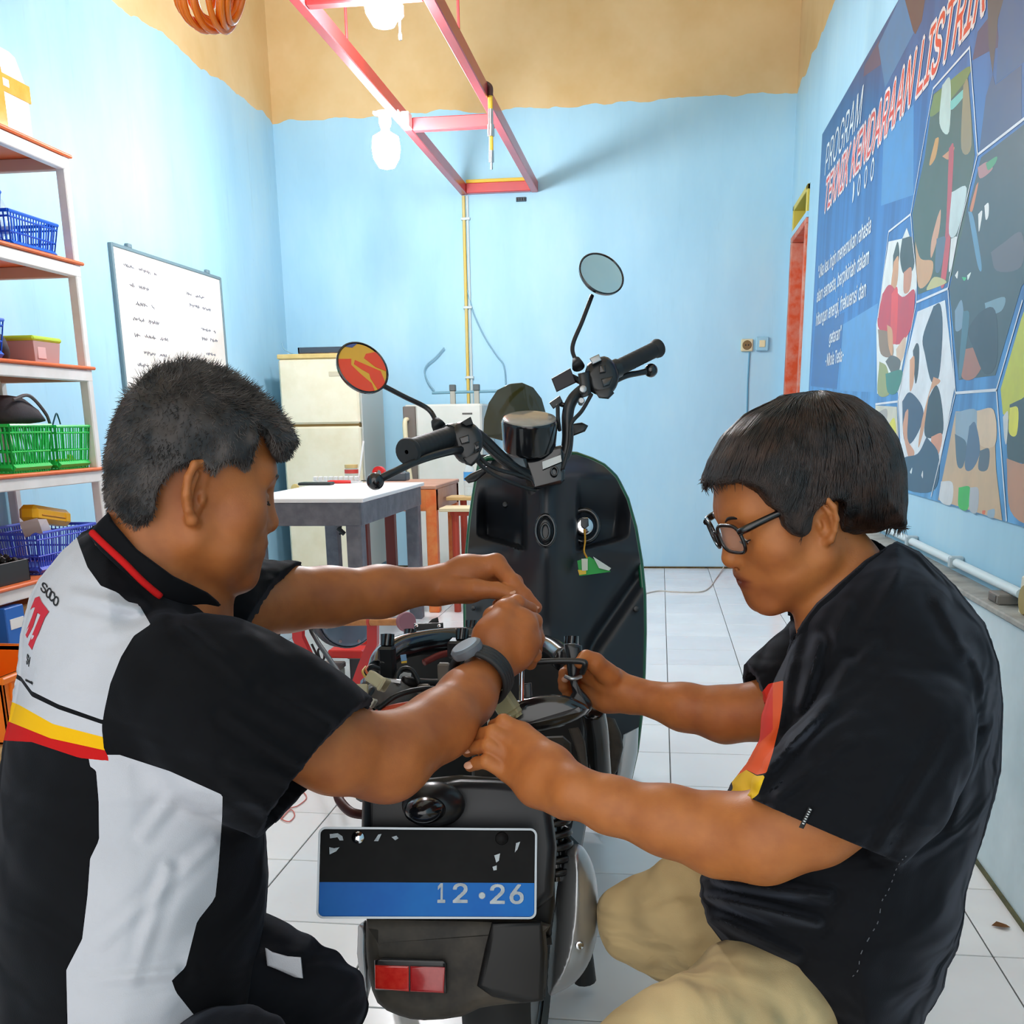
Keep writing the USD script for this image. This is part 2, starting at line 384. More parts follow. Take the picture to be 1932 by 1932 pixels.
# floor: white 30 cm tiles, each its own piece, on grey grout
fl = thing('floor', kind='structure')
put('grout', box(XL, LX+.02, YF, YB, -.06, -.0025, 0), mat('grout', (92, 96, 96), .9), fl, smooth=False)
tm = []
for i, (c, c2) in enumerate((((240, 241, 242), (226, 227, 230)), ((244, 245, 245), (230, 231, 233)), ((236, 238, 240), (224, 225, 228)))):
    tm.append(graph(f'floor_tile_{i}', {'tc': ('geometry', {}), 'n': ('noise_texture', {'scale': 5.0, 'detail': 6.0}), 'r': ('rgb_ramp', {'ramp': [(.35, s2l(c)), (.7, s2l(c2))]}),
        'n2': ('noise_texture', {'scale': 30.0, 'detail': 6.0, 'roughness': .7}), 'r2': ('rgb_ramp', {'ramp': [(.68, (0, 0, 0)), (.74, (1, 1, 1))]}), 'w': ('math', {'math_type': 'multiply', 'value2': .35}),
        'mx': ('mix', {'color2': s2l((120, 120, 118))}), 'p': ('principled_bsdf', {'roughness': .22, 'specular_ior_level': .5}),
        'nr': ('noise_texture', {'scale': 2.5, 'detail': 4.0}), 'rr': ('map_range', {'from_min': .3, 'from_max': .7, 'to_min': .16, 'to_max': .34})},
        [('tc.position', 'n.vector'), ('n.fac', 'r.fac'), ('tc.position', 'n2.vector'), ('n2.fac', 'r2.fac'), ('r2.color', 'w.value1'), ('w.value', 'mx.fac'), ('r.color', 'mx.color1'), ('mx.color', 'p.base_color'),
         ('tc.position', 'nr.vector'), ('nr.fac', 'rr.value'), ('rr.result', 'p.roughness')]))
TX, TY = .0499, 1.576
far = []
for j in range(-11, 20):
    for i in range(-9, 3):
        x0, x1 = max(TX+.3*i, XL), min(TX+.3*(i+1), LX+.01); y0, y1 = max(TY+.3*j, YF), min(TY+.3*(j+1), YB)
        if x1-x0 < .01 or y1-y0 < .01: continue
        m = box(x0+.0016, x1-.0016, y0+.0016, y1-.0016, -.02, 0, .0012)
        if -2 <= j: put('tile', m, tm[int(rng.integers(3))], fl, smooth=False)
        else: far.append(m)
put('near_tiles', cat(far), tm[0], fl, kind='stuff', smooth=False)
put('trim_1', box(XL, XR, YB-.006, YB, -.001, .012, .001), mat('dirt_line', (96, 84, 50), .9, noise=(30, (40, 40, 34), .8)), kind='structure')
put('trim_2', box(LX-.006, LX, YF, 6.25, -.001, .01, .001), mat('dirt_line2', (96, 96, 62), .9, noise=(30, (60, 66, 54), .8)), kind='structure')

# ---------------------------------------------------------------- red overhead steel frame with its lamps
red = mat('red_steel', (206, 66, 66), .38, noise=(4, (176, 60, 70), .6), coat=.3)
yel = mat('yellow_conduit', (226, 186, 52), .4)
RX0, RX1, RZ0, RZ1 = -1.299, -.834, 2.445, 2.51
fr = thing('overhead_frame', 'red square-tube frame hung high over the workshop with two bright bulbs under it', 'frame')
for x in (RX0, RX1): put('rail', box(x-.022, x+.022, 1.9, YB-.001, RZ0, RZ1, .004), red, fr)
for y in (7.19, 5.68, 4.03, 2.4): put('crossbar', box(RX0+.022, RX1-.022, y-.025, y+.025, RZ0+.002, RZ1-.003, .004), red, fr)
for x in (RX0, RX1):
    for y in (2.0, 4.6): put('hanger_rod', cyl((x, y, RZ1), (x, y, ZC), .006, 8), red, fr)
put('yellow_strip', box(RX0+.022, RX1-.022, 7.165, 7.21, RZ1-.003, RZ1+.018, .003), yel, fr)
glow = mat('bulb_glow', (250, 252, 255), .5, emit=BULB)
white_plastic = mat('white_plastic', (228, 228, 224), .4)
def lamp(name, label, o, r):
    t = thing(name, label, 'lamp', o)
    put('socket', lathe([(0, .012), (.03, .012), (.03, -.03), (.024, -.05), (.02, -.055), (0, -.055)], 20), white_plastic, t)
    put('rose', lathe([(0, .018), (.045, .018), (.045, .006), (0, .006)], 20), white_plastic, t)
    put('bulb', lathe([(.018, -.05), (.022, -.068), (r*.9, -.068-.35*r), (r, -.07-r), (r*.9, -.075-1.6*r), (r*.55, -.08-2.1*r), (0, -.08-2.25*r)], 28), glow, t, smooth=True)
    return t
L1 = at(725, 196, Z=2.43)
lamp('pendant_lamp', 'glowing white bulb under the rail, the lower one in front of the blue wall', (RX0-.045, 5.36, 2.44), .07)
put('bracket', box(-1.40, -1.27, 5.34, 5.38, 2.448, 2.462, .002), white_plastic, fr)
put('bracket', box(-1.275, -1.235, 5.40, 5.47, 2.40, 2.47, .003), white_plastic, fr)
lamp('pendant_lamp', 'glowing white bulb beside the crossbar at the top edge, above the white air fitting', (-1.00, 4.03, 2.60), .07)
put('bracket', box(-1.06, -.94, 4.0, 4.06, 2.508, 2.614, .002), white_plastic, fr)
# hanging air fittings
steel = mat('steel', (190, 192, 194), .3, metal=1.0)
dark_pipe = mat('dark_pipe', (92, 62, 60), .5)
t = thing('air_hose_fitting', 'yellow and silver air coupling hanging from a dark elbow on the frame', 'air fitting')
y = 5.19; hx = -.801
put('elbow', tube(spline([(RX1+.01, y, 2.50), (hx-.02, y, 2.505), (hx, y, 2.49), (hx, y, 2.455)], 5), .013, 10), dark_pipe, t)
for z0, z1, r, m, nm in ((2.455, 2.40, .011, yel, 'yellow_sleeve'), (2.40, 2.335, .012, steel, 'coupling'), (2.335, 2.285, .016, steel, 'swivel'), (2.285, 2.225, .010, yel, 'yellow_sleeve'), (2.225, 2.175, .012, steel, 'coupling'), (2.175, 2.145, .006, steel, 'nozzle')):
    put(nm, cyl((hx, y, z0), (hx, y, z1), r, 14), m, t)
t = thing('air_hose_fitting', 'white air fitting hanging beside the top bulb', 'air fitting')
p = at(756, 92, Y=4.12)
put('hose', cyl((p[0], 4.12, 2.62), (p[0], 4.12, 2.46), .014, 12), white_plastic, t)
put('collar', lathe([(0, .035), (.017, .035), (.017, 0), (.012, -.005), (.005, -.012), (.004, -.05), (.007, -.06), (.006, -.075), (0, -.078)], 14, (p[0], 4.12, 2.43)), white_plastic, t)
# orange coiled hose
om = mat('orange_hose', (252, 128, 24), .25, spec=.5, coat=.4)
t = thing('coiled_air_hose', 'bright orange coiled air hose hanging at the top edge', 'air hose')
pts = []
for k in range(260):
    a = k*.25; q = k/260; rr = .05+.009*math.sin(a*.17+1); z = rr*math.sin(a)
    pts.append((-.965+.085*q+.012*math.sin(a*.31)+.022*math.sin(a*.083)*math.cos(a)+.016*math.sin(a+.6), 2.3+rr*math.cos(a), 1.858-.006*q+z))
pts = np.array(pts)
put('coil', tube(pts, .0068, 8), om, t, smooth=True)
put('hose_lead', tube(spline([pts[0], pts[0]+[-.03, .02, .1], (-1.05, 2.42, 2.1), (-1.15, 2.42, 2.42)], 8), .0062, 8), om, t, smooth=True)

# ---------------------------------------------------------------- things fixed to the back wall
cond_w = mat('conduit_white', (196, 208, 208), .5)
t = thing('wall_conduit', 'yellow and white conduit running down the back wall from the red frame', 'conduit')
put('yellow_pipe', cyl((-1.303, YB-.012, 2.44), (-1.303, YB-.012, .9), .011, 12), mat('conduit_yellow', (224, 186, 70), .5, noise=(3, (206, 190, 130), .8)), t)
put('white_pipe', cyl((-1.278, YB-.009, 2.44), (-1.278, YB-.009, .9), .008, 10), cond_w, t)
for z in (2.3, 1.75, 1.3): put('clip', box(-1.322, -1.262, YB-.026, YB-.0, z-.008, z+.008, .002), cond_w, t)
t = thing('small_vent_plate', 'small dark slot plate on the back wall under the red frame', 'plate')
a, b = at(974, 374, Y=YB), at(993, 379, Y=YB)
put('plate', box(a[0], b[0], YB-.012, YB, b[2]-.004, a[2]+.004, .002), mat('dark_slot', (40, 62, 72), .5), t)
for k in range(4): put('slot', box(a[0]+.006+.016*k, a[0]+.014+.016*k, YB-.014, YB-.01, b[2]+.002, a[2]-.002, .001), mat('slot_black', (12, 16, 18), .6), t)
# loose cables on the back wall
cab = mat('pale_cable', (128, 170, 190), .5)
t = thing('hanging_cable', 'thin blue cable drooping from the wall conduit to the second fridge', 'cable')
put('cable', tube(spline([at(u, v, Y=YB-.012) for u, v in ((882, 548), (893, 590), (915, 637), (938, 672), (951, 692), (955, 742))], 6), .0055, 6), cab, t, smooth=True)
t = thing('hanging_cable', 'thin curled blue cable end on the back wall left of the conduit', 'cable')
put('cable', tube(spline([at(u, v, Y=YB-.03) for u, v in ((838, 656), (822, 674), (806, 688), (801, 702), (808, 722), (820, 738))], 6), .0055, 6), cab, t, smooth=True)
# switches
ivory = mat('ivory_plastic', (214, 206, 170), .4); bluebox = mat('blue_box', (150, 200, 222), .5)
t = thing('wall_socket', 'cream power socket with a round dark face on the back wall', 'socket')
a, b = at(1398, 640, Y=YB), at(1420, 663, Y=YB)
put('plate', box(a[0], b[0], YB-.022, YB, b[2], a[2], .006), ivory, t)
cx, cz = (a[0]+b[0])/2, (a[2]+b[2])/2
put('socket_face', lathe([(0, 0), (.03, 0), (.026, .006), (.0, .006)], 20, (cx, YB-.022, cz), (0, -1, 0)), mat('socket_brown', (122, 96, 58), .5), t)
for s in (-1, 1): put('socket_hole', lathe([(0, 0), (.005, 0), (0, .001)], 8, (cx+s*.009, YB-.028, cz), (0, -1, 0)), mat('slot_black', (12, 16, 18), .6), t)
t = thing('wall_switch', 'pale blue switch box with a cream rocker beside the power socket', 'switch')
a, b = at(1426, 636, Y=YB), at(1449, 662, Y=YB)
put('box', box(a[0], b[0], YB-.03, YB, b[2], a[2], .006), bluebox, t)
put('rocker', box(a[0]+.022, b[0]-.022, YB-.036, YB-.028, b[2]+.022, a[2]-.022, .003), mat('cream', (222, 212, 170), .4), t)
t = thing('socket_cable', 'thin blue cable running down the wall below the power socket', 'cable')
put('cable', tube([at(1414, 664, Y=YB-.006), at(1411, 720, Y=YB-.006), at(1409, 800, Y=YB-.006), at(1408, 1064, Y=YB-.006)], .005, 6), mat('teal_cable', (84, 150, 180), .5), t, smooth=True)
t = thing('floor_cable', 'thin pale cable lying across the white tiles by the back wall', 'cable')
put('cable', tube(spline([at(1372, 1040, Y=YB-.01), at(1366, 1068, Y=YB-.03), at(1352, 1090, Z=.004), at(1338, 1109, Z=.004), at(1318, 1117, Z=.004), at(1270, 1116.5, Z=.004), at(1242, 1115, Z=.004), at(1205, 1122, Z=.004), at(1150, 1130, Z=.004)], 6), .004, 6), mat('floor_cable', (196, 190, 180), .5), t, smooth=True)
# pipe along the ledge of the right wall with a socket at its near end
t = thing('ledge_pipe', 'white conduit pipe clipped along the right wall just above the ledge', 'pipe')
pz, pxx = .625, XR-.02
put('pipe', cyl((pxx, 2.33, pz), (pxx, 6.2, pz), .011, 12), mat('pipe_white', (206, 224, 230), .45), t)
for yy in (4.6, 3.95, 3.35, 2.85): put('clip', box(pxx-.016, XR, yy-.014, yy+.014, pz-.016, pz+.016, .004), mat('clip_grey', (176, 196, 204), .5), t)
t = thing('ledge_socket', 'yellowed wall socket on the right wall above the ledge', 'socket')
put('plate', box(XR-.035, XR, 2.2, 2.30, .575, .675, .008), mat('socket_white', (214, 214, 196), .5), t)
put('socket_face', lathe([(0, 0), (.034, 0), (.03, .007), (0, .007)], 20, (XR-.035, 2.25, .625), (-1, 0, 0)), mat('socket_old', (160, 142, 80), .5), t)
t = thing('ledge_block', 'small grey block lying on the ledge of the right wall', 'block')
p = at(1893, 1103, X=.775)
put('block', box(.75, .80, p[1]-.055, p[1]+.02, .592, .615, .003), mat('grey_block', (120, 116, 110), .7), t)
put('face', box(.748, .7505, p[1]-.04, p[1]+.005, .596, .611, .001), mat('grey_block2', (96, 92, 88), .7), t)
t = thing('dry_leaf', 'small brown leaf scrap on the tiles by the right wall', 'leaf')
p = at(1888, 1747, Z=.003)
lf = trimesh.Trimesh([p+[-.018, 0, 0], p+[-.005, .012, .004], p+[.012, .006, .001], p+[.018, -.004, 0], p+[.002, -.012, .003], p+[0, 0, -.002]], [(0, 5, 1), (1, 5, 2), (2, 5, 3), (3, 5, 4), (4, 5, 0), (0, 1, 5), (1, 2, 5), (2, 3, 5), (3, 4, 5), (4, 0, 5)], process=False)
put('blade', lf, mat('leaf_brown', (150, 108, 70), .8), t, smooth=False)
# ================================================================ banner on the right wall (flat print at its real place)
PX = XR-.004
def A(x, y): return (1520+x*.2588, y*.2588)
def B(x, y): return (1520+x*.29, 450+y*.29)
def yz(pts): return [tuple(at(u, v, X=XR)[1:]) for u, v in pts]
def flat(rgb, rough=.33): return mat('print_%02x%02x%02x' % rgb, rgb, rough, noise=(9, tuple(int(c*.72+30) for c in rgb), .5))
bn = thing('wall_banner', 'large blue banner with workshop photos in hexagons and a red title on the right wall', 'banner')
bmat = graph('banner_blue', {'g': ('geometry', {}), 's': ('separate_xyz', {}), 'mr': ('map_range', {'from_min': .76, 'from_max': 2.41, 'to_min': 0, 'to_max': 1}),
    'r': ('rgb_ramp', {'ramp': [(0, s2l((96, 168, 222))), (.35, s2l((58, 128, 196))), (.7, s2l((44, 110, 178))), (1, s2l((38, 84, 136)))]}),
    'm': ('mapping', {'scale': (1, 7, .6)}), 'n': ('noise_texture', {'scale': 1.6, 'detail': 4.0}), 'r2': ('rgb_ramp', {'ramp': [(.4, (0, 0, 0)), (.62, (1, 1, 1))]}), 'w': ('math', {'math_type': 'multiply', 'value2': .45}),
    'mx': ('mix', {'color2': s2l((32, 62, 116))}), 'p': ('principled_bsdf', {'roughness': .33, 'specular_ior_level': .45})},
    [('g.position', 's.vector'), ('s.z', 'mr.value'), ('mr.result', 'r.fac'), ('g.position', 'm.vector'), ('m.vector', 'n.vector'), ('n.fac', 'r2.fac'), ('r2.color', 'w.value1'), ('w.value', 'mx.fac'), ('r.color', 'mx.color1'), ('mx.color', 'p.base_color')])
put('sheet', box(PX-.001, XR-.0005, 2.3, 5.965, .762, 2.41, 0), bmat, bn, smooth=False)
_lay = [0]
def organic(p, name):
    if name != 'photo_detail': return p
    q = np.asarray(p); q = spline(np.vstack([q, q[:1]]), 5)[:-1]; g = shapely.Polygon(q).buffer(0)
    return list((max(g.geoms, key=lambda a: a.area) if hasattr(g, 'geoms') else g).exterior.coords)
def ink(name, pts, rgb, lift=1, parent=None):
    _lay[0] += 1
    return put(name, slab_px(organic(yz(pts), name), PX-.001-.0001*lift-.000006*_lay[0], .0001), flat(rgb), parent or bn, smooth=False)
def line(pts, w=.007, closed=False):
    q = shapely.LineString(yz(pts+([pts[0]] if closed else []))).buffer(w/2, cap_style=2, join_style=2); return list(q.exterior.coords) if not q.interiors else q
def stroke(name, pts, rgb, w=.007, closed=False, lift=12):
    g = shapely.LineString(yz(pts+([pts[0]] if closed else []))).buffer(w/2, cap_style=2, join_style=2)
    ms = cat([trimesh.creation.extrude_polygon(x, .0001, engine='earcut') for x in getattr(g, 'geoms', [g])])
    ms.apply_transform(T4(np.array([[0, 0, -1], [1, 0, 0], [0, 1, 0]], float), (PX-.001-.0001*lift, 0, 0)))
    return put(name, ms, flat(rgb), bn, smooth=False)
# dark decorative shapes along the top
for pts, c in (([A(720, -120), A(900, -120), A(860, 150), A(812, 250), A(740, 130)], (92, 66, 74)), ([A(440, 480), A(545, 290), A(560, 470), A(430, 560)], (88, 76, 110)), ([A(540, 330), A(720, -60), A(800, 240), A(590, 640)], (62, 122, 172)),
               ([A(1230, 440), A(1270, 230), A(1400, 60), A(1430, 340), A(1340, 380)], (72, 62, 104)), ([A(1340, -60), A(1480, -60), A(1420, 130), A(1380, 540), A(1350, 330)], (78, 74, 84)),
               ([A(1430, 100), A(1480, -80), A(1700, -250), A(1700, 380), A(1405, 610)], (42, 92, 146)), ([A(1380, 540), A(1400, 620), A(1592, 470), A(1592, 870), A(1280, 1110), A(1330, 700)], (56, 84, 128)), ([A(580, 980), A(800, 760), A(800, 1420), A(560, 1500)], (70, 140, 202)),
               ([B(250, 560), B(480, 420), B(460, 1000), B(230, 990)], (84, 148, 206)), ([B(70, 560), B(260, 480), B(210, 980), B(40, 960)], (50, 104, 168))):
    ink('print_shape', pts, c, 1)
# photographs
p1 = [(1764, 178), (1829, 127), (1838, 233), (1843, 292), (1830, 388), (1812, 500), B(935, 290), B(742, 365), A(800, 1700), A(790, 1560), A(880, 1150)]
ink('photo', p1, (66, 90, 78), 2)
for pts, c in (([A(950, 690), A(1190, 490), A(1200, 560), A(1040, 760), A(920, 850)], (112, 136, 66)), ([A(1010, 620), A(1070, 580), A(1060, 960), A(990, 900)], (190, 214, 206)), ([A(1070, 740), A(1180, 640), A(1170, 700), A(1080, 800)], (120, 200, 190)),
               ([A(1165, 620), A(1200, 600), A(1225, 1060), A(1150, 1080)], (150, 136, 96)), ([A(960, 1010), A(985, 1010), A(960, 1150), A(915, 1200)], (206, 152, 70)), ([A(1010, 1140), A(1100, 1070), A(1060, 1160)], (200, 140, 96)),
               ([A(1060, 1080), A(1095, 1070), A(1075, 1500), A(1050, 1932), A(1015, 1932), A(1040, 1600)], (186, 72, 82)), ([A(1080, 1400), A(1190, 1370), A(1120, 1690), A(1060, 1700)], (200, 222, 222)), ([A(975, 1580), A(1000, 1530), A(985, 1700), A(930, 1880), A(930, 1760)], (212, 160, 124)),
               ([B(725, 20), B(760, 130), B(840, 150), B(820, 270), B(745, 310)], (206, 160, 112)), ([B(865, 0), B(925, 0), B(890, 200), B(855, 200)], (86, 110, 130)), ([B(925, 0), B(955, 0), B(920, 290), B(890, 290)], (198, 74, 80)), ([B(960, 0), B(1000, 0), B(960, 190), B(945, 200)], (225, 232, 230)), ([B(800, 320), B(850, 250), B(930, 285), B(810, 335)], (190, 190, 130))):
    ink('photo_detail', pts, c, 3)
p2 = [(1855, 297), (1932, 238), (1990, 190), (1990, 480), B(1421, 310), B(1250, 890), B(1010, 920), B(985, 700), B(948, 330), (1812, 467)]
ink('photo', p2, (62, 84, 92), 2)
for pts, c in (([A(1270, 1220), A(1340, 1180), A(1380, 1230), A(1290, 1300)], (180, 130, 130)), ([A(1330, 1190), A(1410, 1140), A(1400, 1190), A(1350, 1240)], (70, 160, 110)), ([A(1260, 1350), A(1275, 1340), A(1235, 1530), A(1215, 1520)], (212, 130, 84)), ([A(1320, 1500), A(1350, 1480), A(1350, 1570), A(1330, 1600)], (235, 240, 238)), ([A(1275, 1560), A(1305, 1540), A(1280, 1690)], (235, 240, 238)),
               ([A(1200, 1540), A(1240, 1580), A(1300, 1932), A(1270, 1932)], (96, 150, 186)), ([B(1220, 90), B(1300, 30), B(1421, -40), B(1421, 180), B(1260, 210)], (98, 98, 108)), ([B(985, 240), B(1005, 210), B(1000, 260)], (240, 245, 240)), ([B(1065, 240), B(1090, 220), B(1070, 270)], (230, 245, 238)), ([B(1030, 250), B(1060, 255), B(1045, 275)], (60, 190, 120)),
               ([B(985, 470), B(1030, 400), B(1040, 560), B(990, 600)], (122, 152, 176)), ([B(1180, 420), B(1310, 380), B(1290, 470), B(1200, 490)], (120, 158, 176)), ([B(1040, 720), B(1205, 710), B(1120, 900), B(1030, 900)], (168, 112, 92)), ([B(1060, 600), B(1150, 480), B(1250, 470), B(1260, 800), B(1180, 880), B(1100, 700)], (50, 68, 80)), ([B(1040, 470), B(1080, 510), B(1030, 880), B(1010, 860)], (74, 120, 138))):
    ink('photo_detail', pts, c, 3)
p3 = [B(550, 20), B(640, 0), A(750, 1660), B(712, 60), B(735, 280), B(720, 400), B(640, 830), B(610, 1000), B(475, 1010), B(470, 560)]
ink('photo', p3, (226, 234, 230), 2)
for pts, c in (([B(580, 110), B(610, 20), B(620, 130), B(580, 260)], (60, 74, 66)), ([B(640, 0), B(710, 0), B(715, 190), B(650, 230), B(625, 120)], (58, 72, 70)), ([B(585, 150), B(615, 120), B(605, 300), B(565, 330)], (206, 154, 106)), ([B(650, 220), B(700, 190), B(690, 330), B(650, 350)], (202, 140, 104)),
               ([B(510, 360), B(560, 300), B(640, 380), B(715, 330), B(720, 430), B(690, 600), B(600, 690), B(480, 570)], (196, 52, 66)), ([B(570, 360), B(610, 330), B(600, 660), B(565, 640)], (226, 66, 62)), ([B(480, 590), B(560, 620), B(580, 760), B(500, 750)], (142, 118, 92)), ([B(540, 560), B(575, 600), B(575, 760), B(550, 700)], (212, 160, 110)), ([B(600, 720), B(660, 640), B(650, 760), B(610, 830)], (214, 186, 156)),
               ([B(530, 800), B(570, 760), B(630, 800), B(590, 900)], (96, 98, 92)), ([B(490, 800), B(540, 840), B(560, 1005), B(480, 1010)], (150, 160, 100)), ([B(530, 880), B(640, 860), B(605, 1000), B(545, 1000)], (60, 130, 112))):
    ink('photo_detail', pts, c, 3)
p4 = [B(740, 475), B(920, 400), B(985, 960), B(900, 1400), B(850, 1640), B(640, 1615), B(612, 1000), B(700, 640)]
ink('photo', p4, (224, 234, 240), 2)
for pts, c in (([B(845, 440), B(890, 430), B(905, 600), B(880, 900), B(830, 930), B(790, 760), B(775, 640)], (54, 74, 92)), ([B(710, 730), B(735, 680), B(752, 720), B(745, 870), B(725, 940)], (58, 66, 70)), ([B(690, 790), B(720, 770), B(715, 930), B(690, 990)], (214, 160, 118)), ([B(640, 1060), B(690, 1000), B(770, 1090), B(770, 1200), B(700, 1330), B(650, 1300)], (56, 80, 108)),
               ([B(660, 1130), B(680, 1120), B(675, 1300), B(720, 1390), B(690, 1450), B(645, 1250)], (212, 156, 122)), ([B(810, 1040), B(865, 955), B(900, 1080), B(905, 1270), B(830, 1300), B(785, 1260)], (48, 66, 76)), ([B(845, 900), B(890, 930), B(820, 1010), B(780, 1250), B(745, 1360), B(770, 1180)], (210, 158, 116)), ([B(830, 1290), B(900, 1270), B(880, 1400), B(830, 1420)], (214, 152, 120)),
               ([B(800, 1290), B(880, 1410), B(845, 1640), B(640, 1615), B(640, 1440), B(740, 1400)], (52, 84, 110)), ([B(690, 1520), B(705, 1490), B(700, 1530)], (235, 242, 242)), ([B(765, 1540), B(775, 1510), B(775, 1560)], (235, 242, 242))):
    ink('photo_detail', pts, c, 3)
p5 = [B(990, 1125), B(1240, 1115), B(1255, 1500), B(1295, 1835), B(875, 1700), B(930, 1430)]
ink('photo', p5, (206, 178, 140), 2)
for pts, c in (([B(990, 1130), B(1130, 1120), B(1130, 1330), B(1000, 1310)], (142, 170, 190)), ([B(1130, 1120), B(1240, 1116), B(1250, 1340), B(1140, 1330)], (218, 194, 162)), ([B(1080, 1220), B(1120, 1200), B(1150, 1380), B(1100, 1500), B(1050, 1480)], (84, 112, 142)), ([B(985, 1270), B(1060, 1330), B(1040, 1480), B(1000, 1470)], (80, 108, 128)), ([B(1150, 1380), B(1210, 1370), B(1200, 1500), B(1140, 1500)], (86, 104, 118)),
               ([B(1010, 1620), B(1085, 1620), B(1070, 1760), B(1010, 1745)], (58, 190, 76)), ([B(895, 1580), B(970, 1590), B(960, 1730), B(885, 1700)], (214, 220, 222)), ([B(1085, 1620), B(1140, 1630), B(1130, 1780), B(1080, 1760)], (178, 184, 190)), ([B(1165, 1770), B(1185, 1770), B(1180, 1795), B(1165, 1790)], (226, 112, 70)), ([B(1200, 1770), B(1245, 1760), B(1240, 1815), B(1200, 1810)], (150, 178, 196))):
    ink('photo_detail', pts, c, 3)
ink('photo', [B(1285, 980), B(1421, 520), B(1500, 300), B(1500, 1330), B(1300, 1140)], (196, 204, 52), 2)
for pts, c in (([B(1345, 1080), B(1421, 1045), B(1500, 1020), B(1500, 1480), B(1421, 1460), B(1330, 1420)], (64, 86, 92)), ([B(1345, 1100), B(1400, 1105), B(1390, 1275), B(1340, 1260)], (222, 222, 64)), ([B(1325, 1430), B(1421, 1465), B(1500, 1490), B(1500, 1840), B(1350, 1770)], (190, 142, 112)), ([B(1300, 1160), B(1335, 1130), B(1325, 1330), B(1310, 1300)], (210, 216, 214))):
    ink('photo_detail', pts, c, 3)
ink('photo', [B(465, 1085), B(605, 1095), B(625, 1630), B(560, 1620), B(440, 1500)], (206, 206, 186), 2)
for pts, c in (([B(530, 1250), B(590, 1170), B(600, 1400), B(540, 1350)], (216, 212, 60)), ([B(480, 1130), B(540, 1110), B(530, 1200), B(470, 1200)], (170, 168, 160)), ([B(560, 1400), B(610, 1420), B(620, 1620), B(590, 1600)], (216, 210, 90))):
    ink('photo_detail', pts, c, 3)
W = (224, 232, 240)
stroke('outline', [(1764.5, 167), (1834, 89), (1849, 292), B(1000, 0), B(940, 325), B(733, 415), B(735, 250), B(708, 0), (1722, 404)], W, closed=True)
stroke('outline', [(1849, 292), (1932, 228), (2000, 172)], W)
stroke('outline', [B(940, 325), B(990, 1005), B(1258, 985), B(1430, 400)], W)
stroke('outline', [B(990, 1005), B(830, 1680)], W)
stroke('outline', [B(1258, 985), B(1325, 1840)], W)
stroke('outline', [B(733, 415), B(612, 1060), B(625, 1630)], W)
stroke('outline', [B(465, 1078), B(612, 1060)], W)
stroke('outline', [(1722, 404), (1680, 437), (1660, 600)], W)
def lettering(name, text, y0, y1, z, h, rgb, lift, bold=True, shear=.0, grow=0):
    m = meshkit.text_mesh(text, h, .0001, bold=bold)
    b = m.bounds; sx = (y0-y1)/(b[1, 0]-b[0, 0])
    v = m.vertices; w = np.stack([np.full(len(v), PX-.001-.0001*lift)-v[:, 2], y0-(v[:, 0]-b[0, 0])*sx-v[:, 1]*shear, z+v[:, 1]], 1)
    return put(name, trimesh.Trimesh(w, m.faces, process=False), flat(rgb), bn, smooth=False)
lettering('lettering', 'PROGRAM', 5.79, 4.83, 2.178, .136, (222, 230, 234), 13, False, .22)
for dy, dz, lf in ((.009, 0, 12), (-.009, 0, 12.3), (0, .008, 12.6), (0, -.008, 12.9)):
    lettering('title_outline', 'TEKNIK KENDARAAN LISTRIK', 5.76+dy, 3.08+dy, 1.998+dz, .147, (232, 222, 222), lf, True, .3)
lettering('title', 'TEKNIK KENDARAAN LISTRIK', 5.76, 3.08, 1.998, .147, (222, 62, 34), 15, False, .3)
for k, yy in enumerate((4.905, 4.767, 4.625, 4.49)):
    g = shapely.Point(0, 0).buffer(.04, 24); g = shapely.affinity.scale(g, .78, 1.05)
    if k: g = g.difference(shapely.affinity.scale(g, .6, .68))
    else: g = g.intersection(shapely.box(-1, -1, .005, 1))
    put('ring_icon', slab_px(list(shapely.affinity.translate(g, yy, 1.93).exterior.coords), PX-.0023, .0001) if not g.interiors else prism(shapely.affinity.translate(g, yy, 1.93), np.array([[0, 0, -1], [1, 0, 0], [0, 1, 0]], float), (PX-.0023, 0, 0), .0001), flat(W), bn, smooth=False)
for tx, y0, y1, z, h in (('“Jika kau ingin menemukan rahasia', 5.83, 4.44, 1.697, .06), ('alam semesta, berpikirlah dalam', 5.83, 4.44, 1.583, .06), ('hitungan energi, frekuensi dan', 5.81, 4.46, 1.466, .06), ('getaran”', 5.33, 4.99, 1.345, .055), ('-Nikola Tesla-', 5.41, 4.89, 1.244, .055)):
    lettering('lettering', tx, y0, y1, z, h, (220, 228, 236), 13, True)
for tx, y0, y1, z, h in (('D3', 5.1, 4.9, 1.82, .045),): pass

# ================================================================ whiteboard on the left wall
wb = thing('whiteboard', 'whiteboard with faint handwriting in a thin grey frame on the left wall', 'whiteboard')
WY0, WY1, WZ0, WZ1 = 4.882, 6.115, 1.18, 1.83
put('board', box(XL, XL+.012, WY0, WY1, WZ0, WZ1, .002), mat('board_white', (238, 234, 228), .3, noise=(3, (224, 212, 196), .7)), wb)
grey_al = mat('board_frame', (110, 134, 142), .4)
for a, b, c, d in ((WY0-.012, WY0+.006, WZ0-.01, WZ1+.01), (WY1-.006, WY1+.012, WZ0-.01, WZ1+.01), (WY0, WY1, WZ1-.004, WZ1+.012), (WY0, WY1, WZ0-.012, WZ0+.006)):
    put('frame', box(XL, XL+.018, a, b, c, d, .002), grey_al, wb)
for yy in (5.05, 5.95): put('hook', box(XL, XL+.02, yy-.02, yy+.02, WZ1+.01, WZ1+.03, .003), grey_al, wb)
inkm = mat('marker_ink', (92, 96, 112), .6)
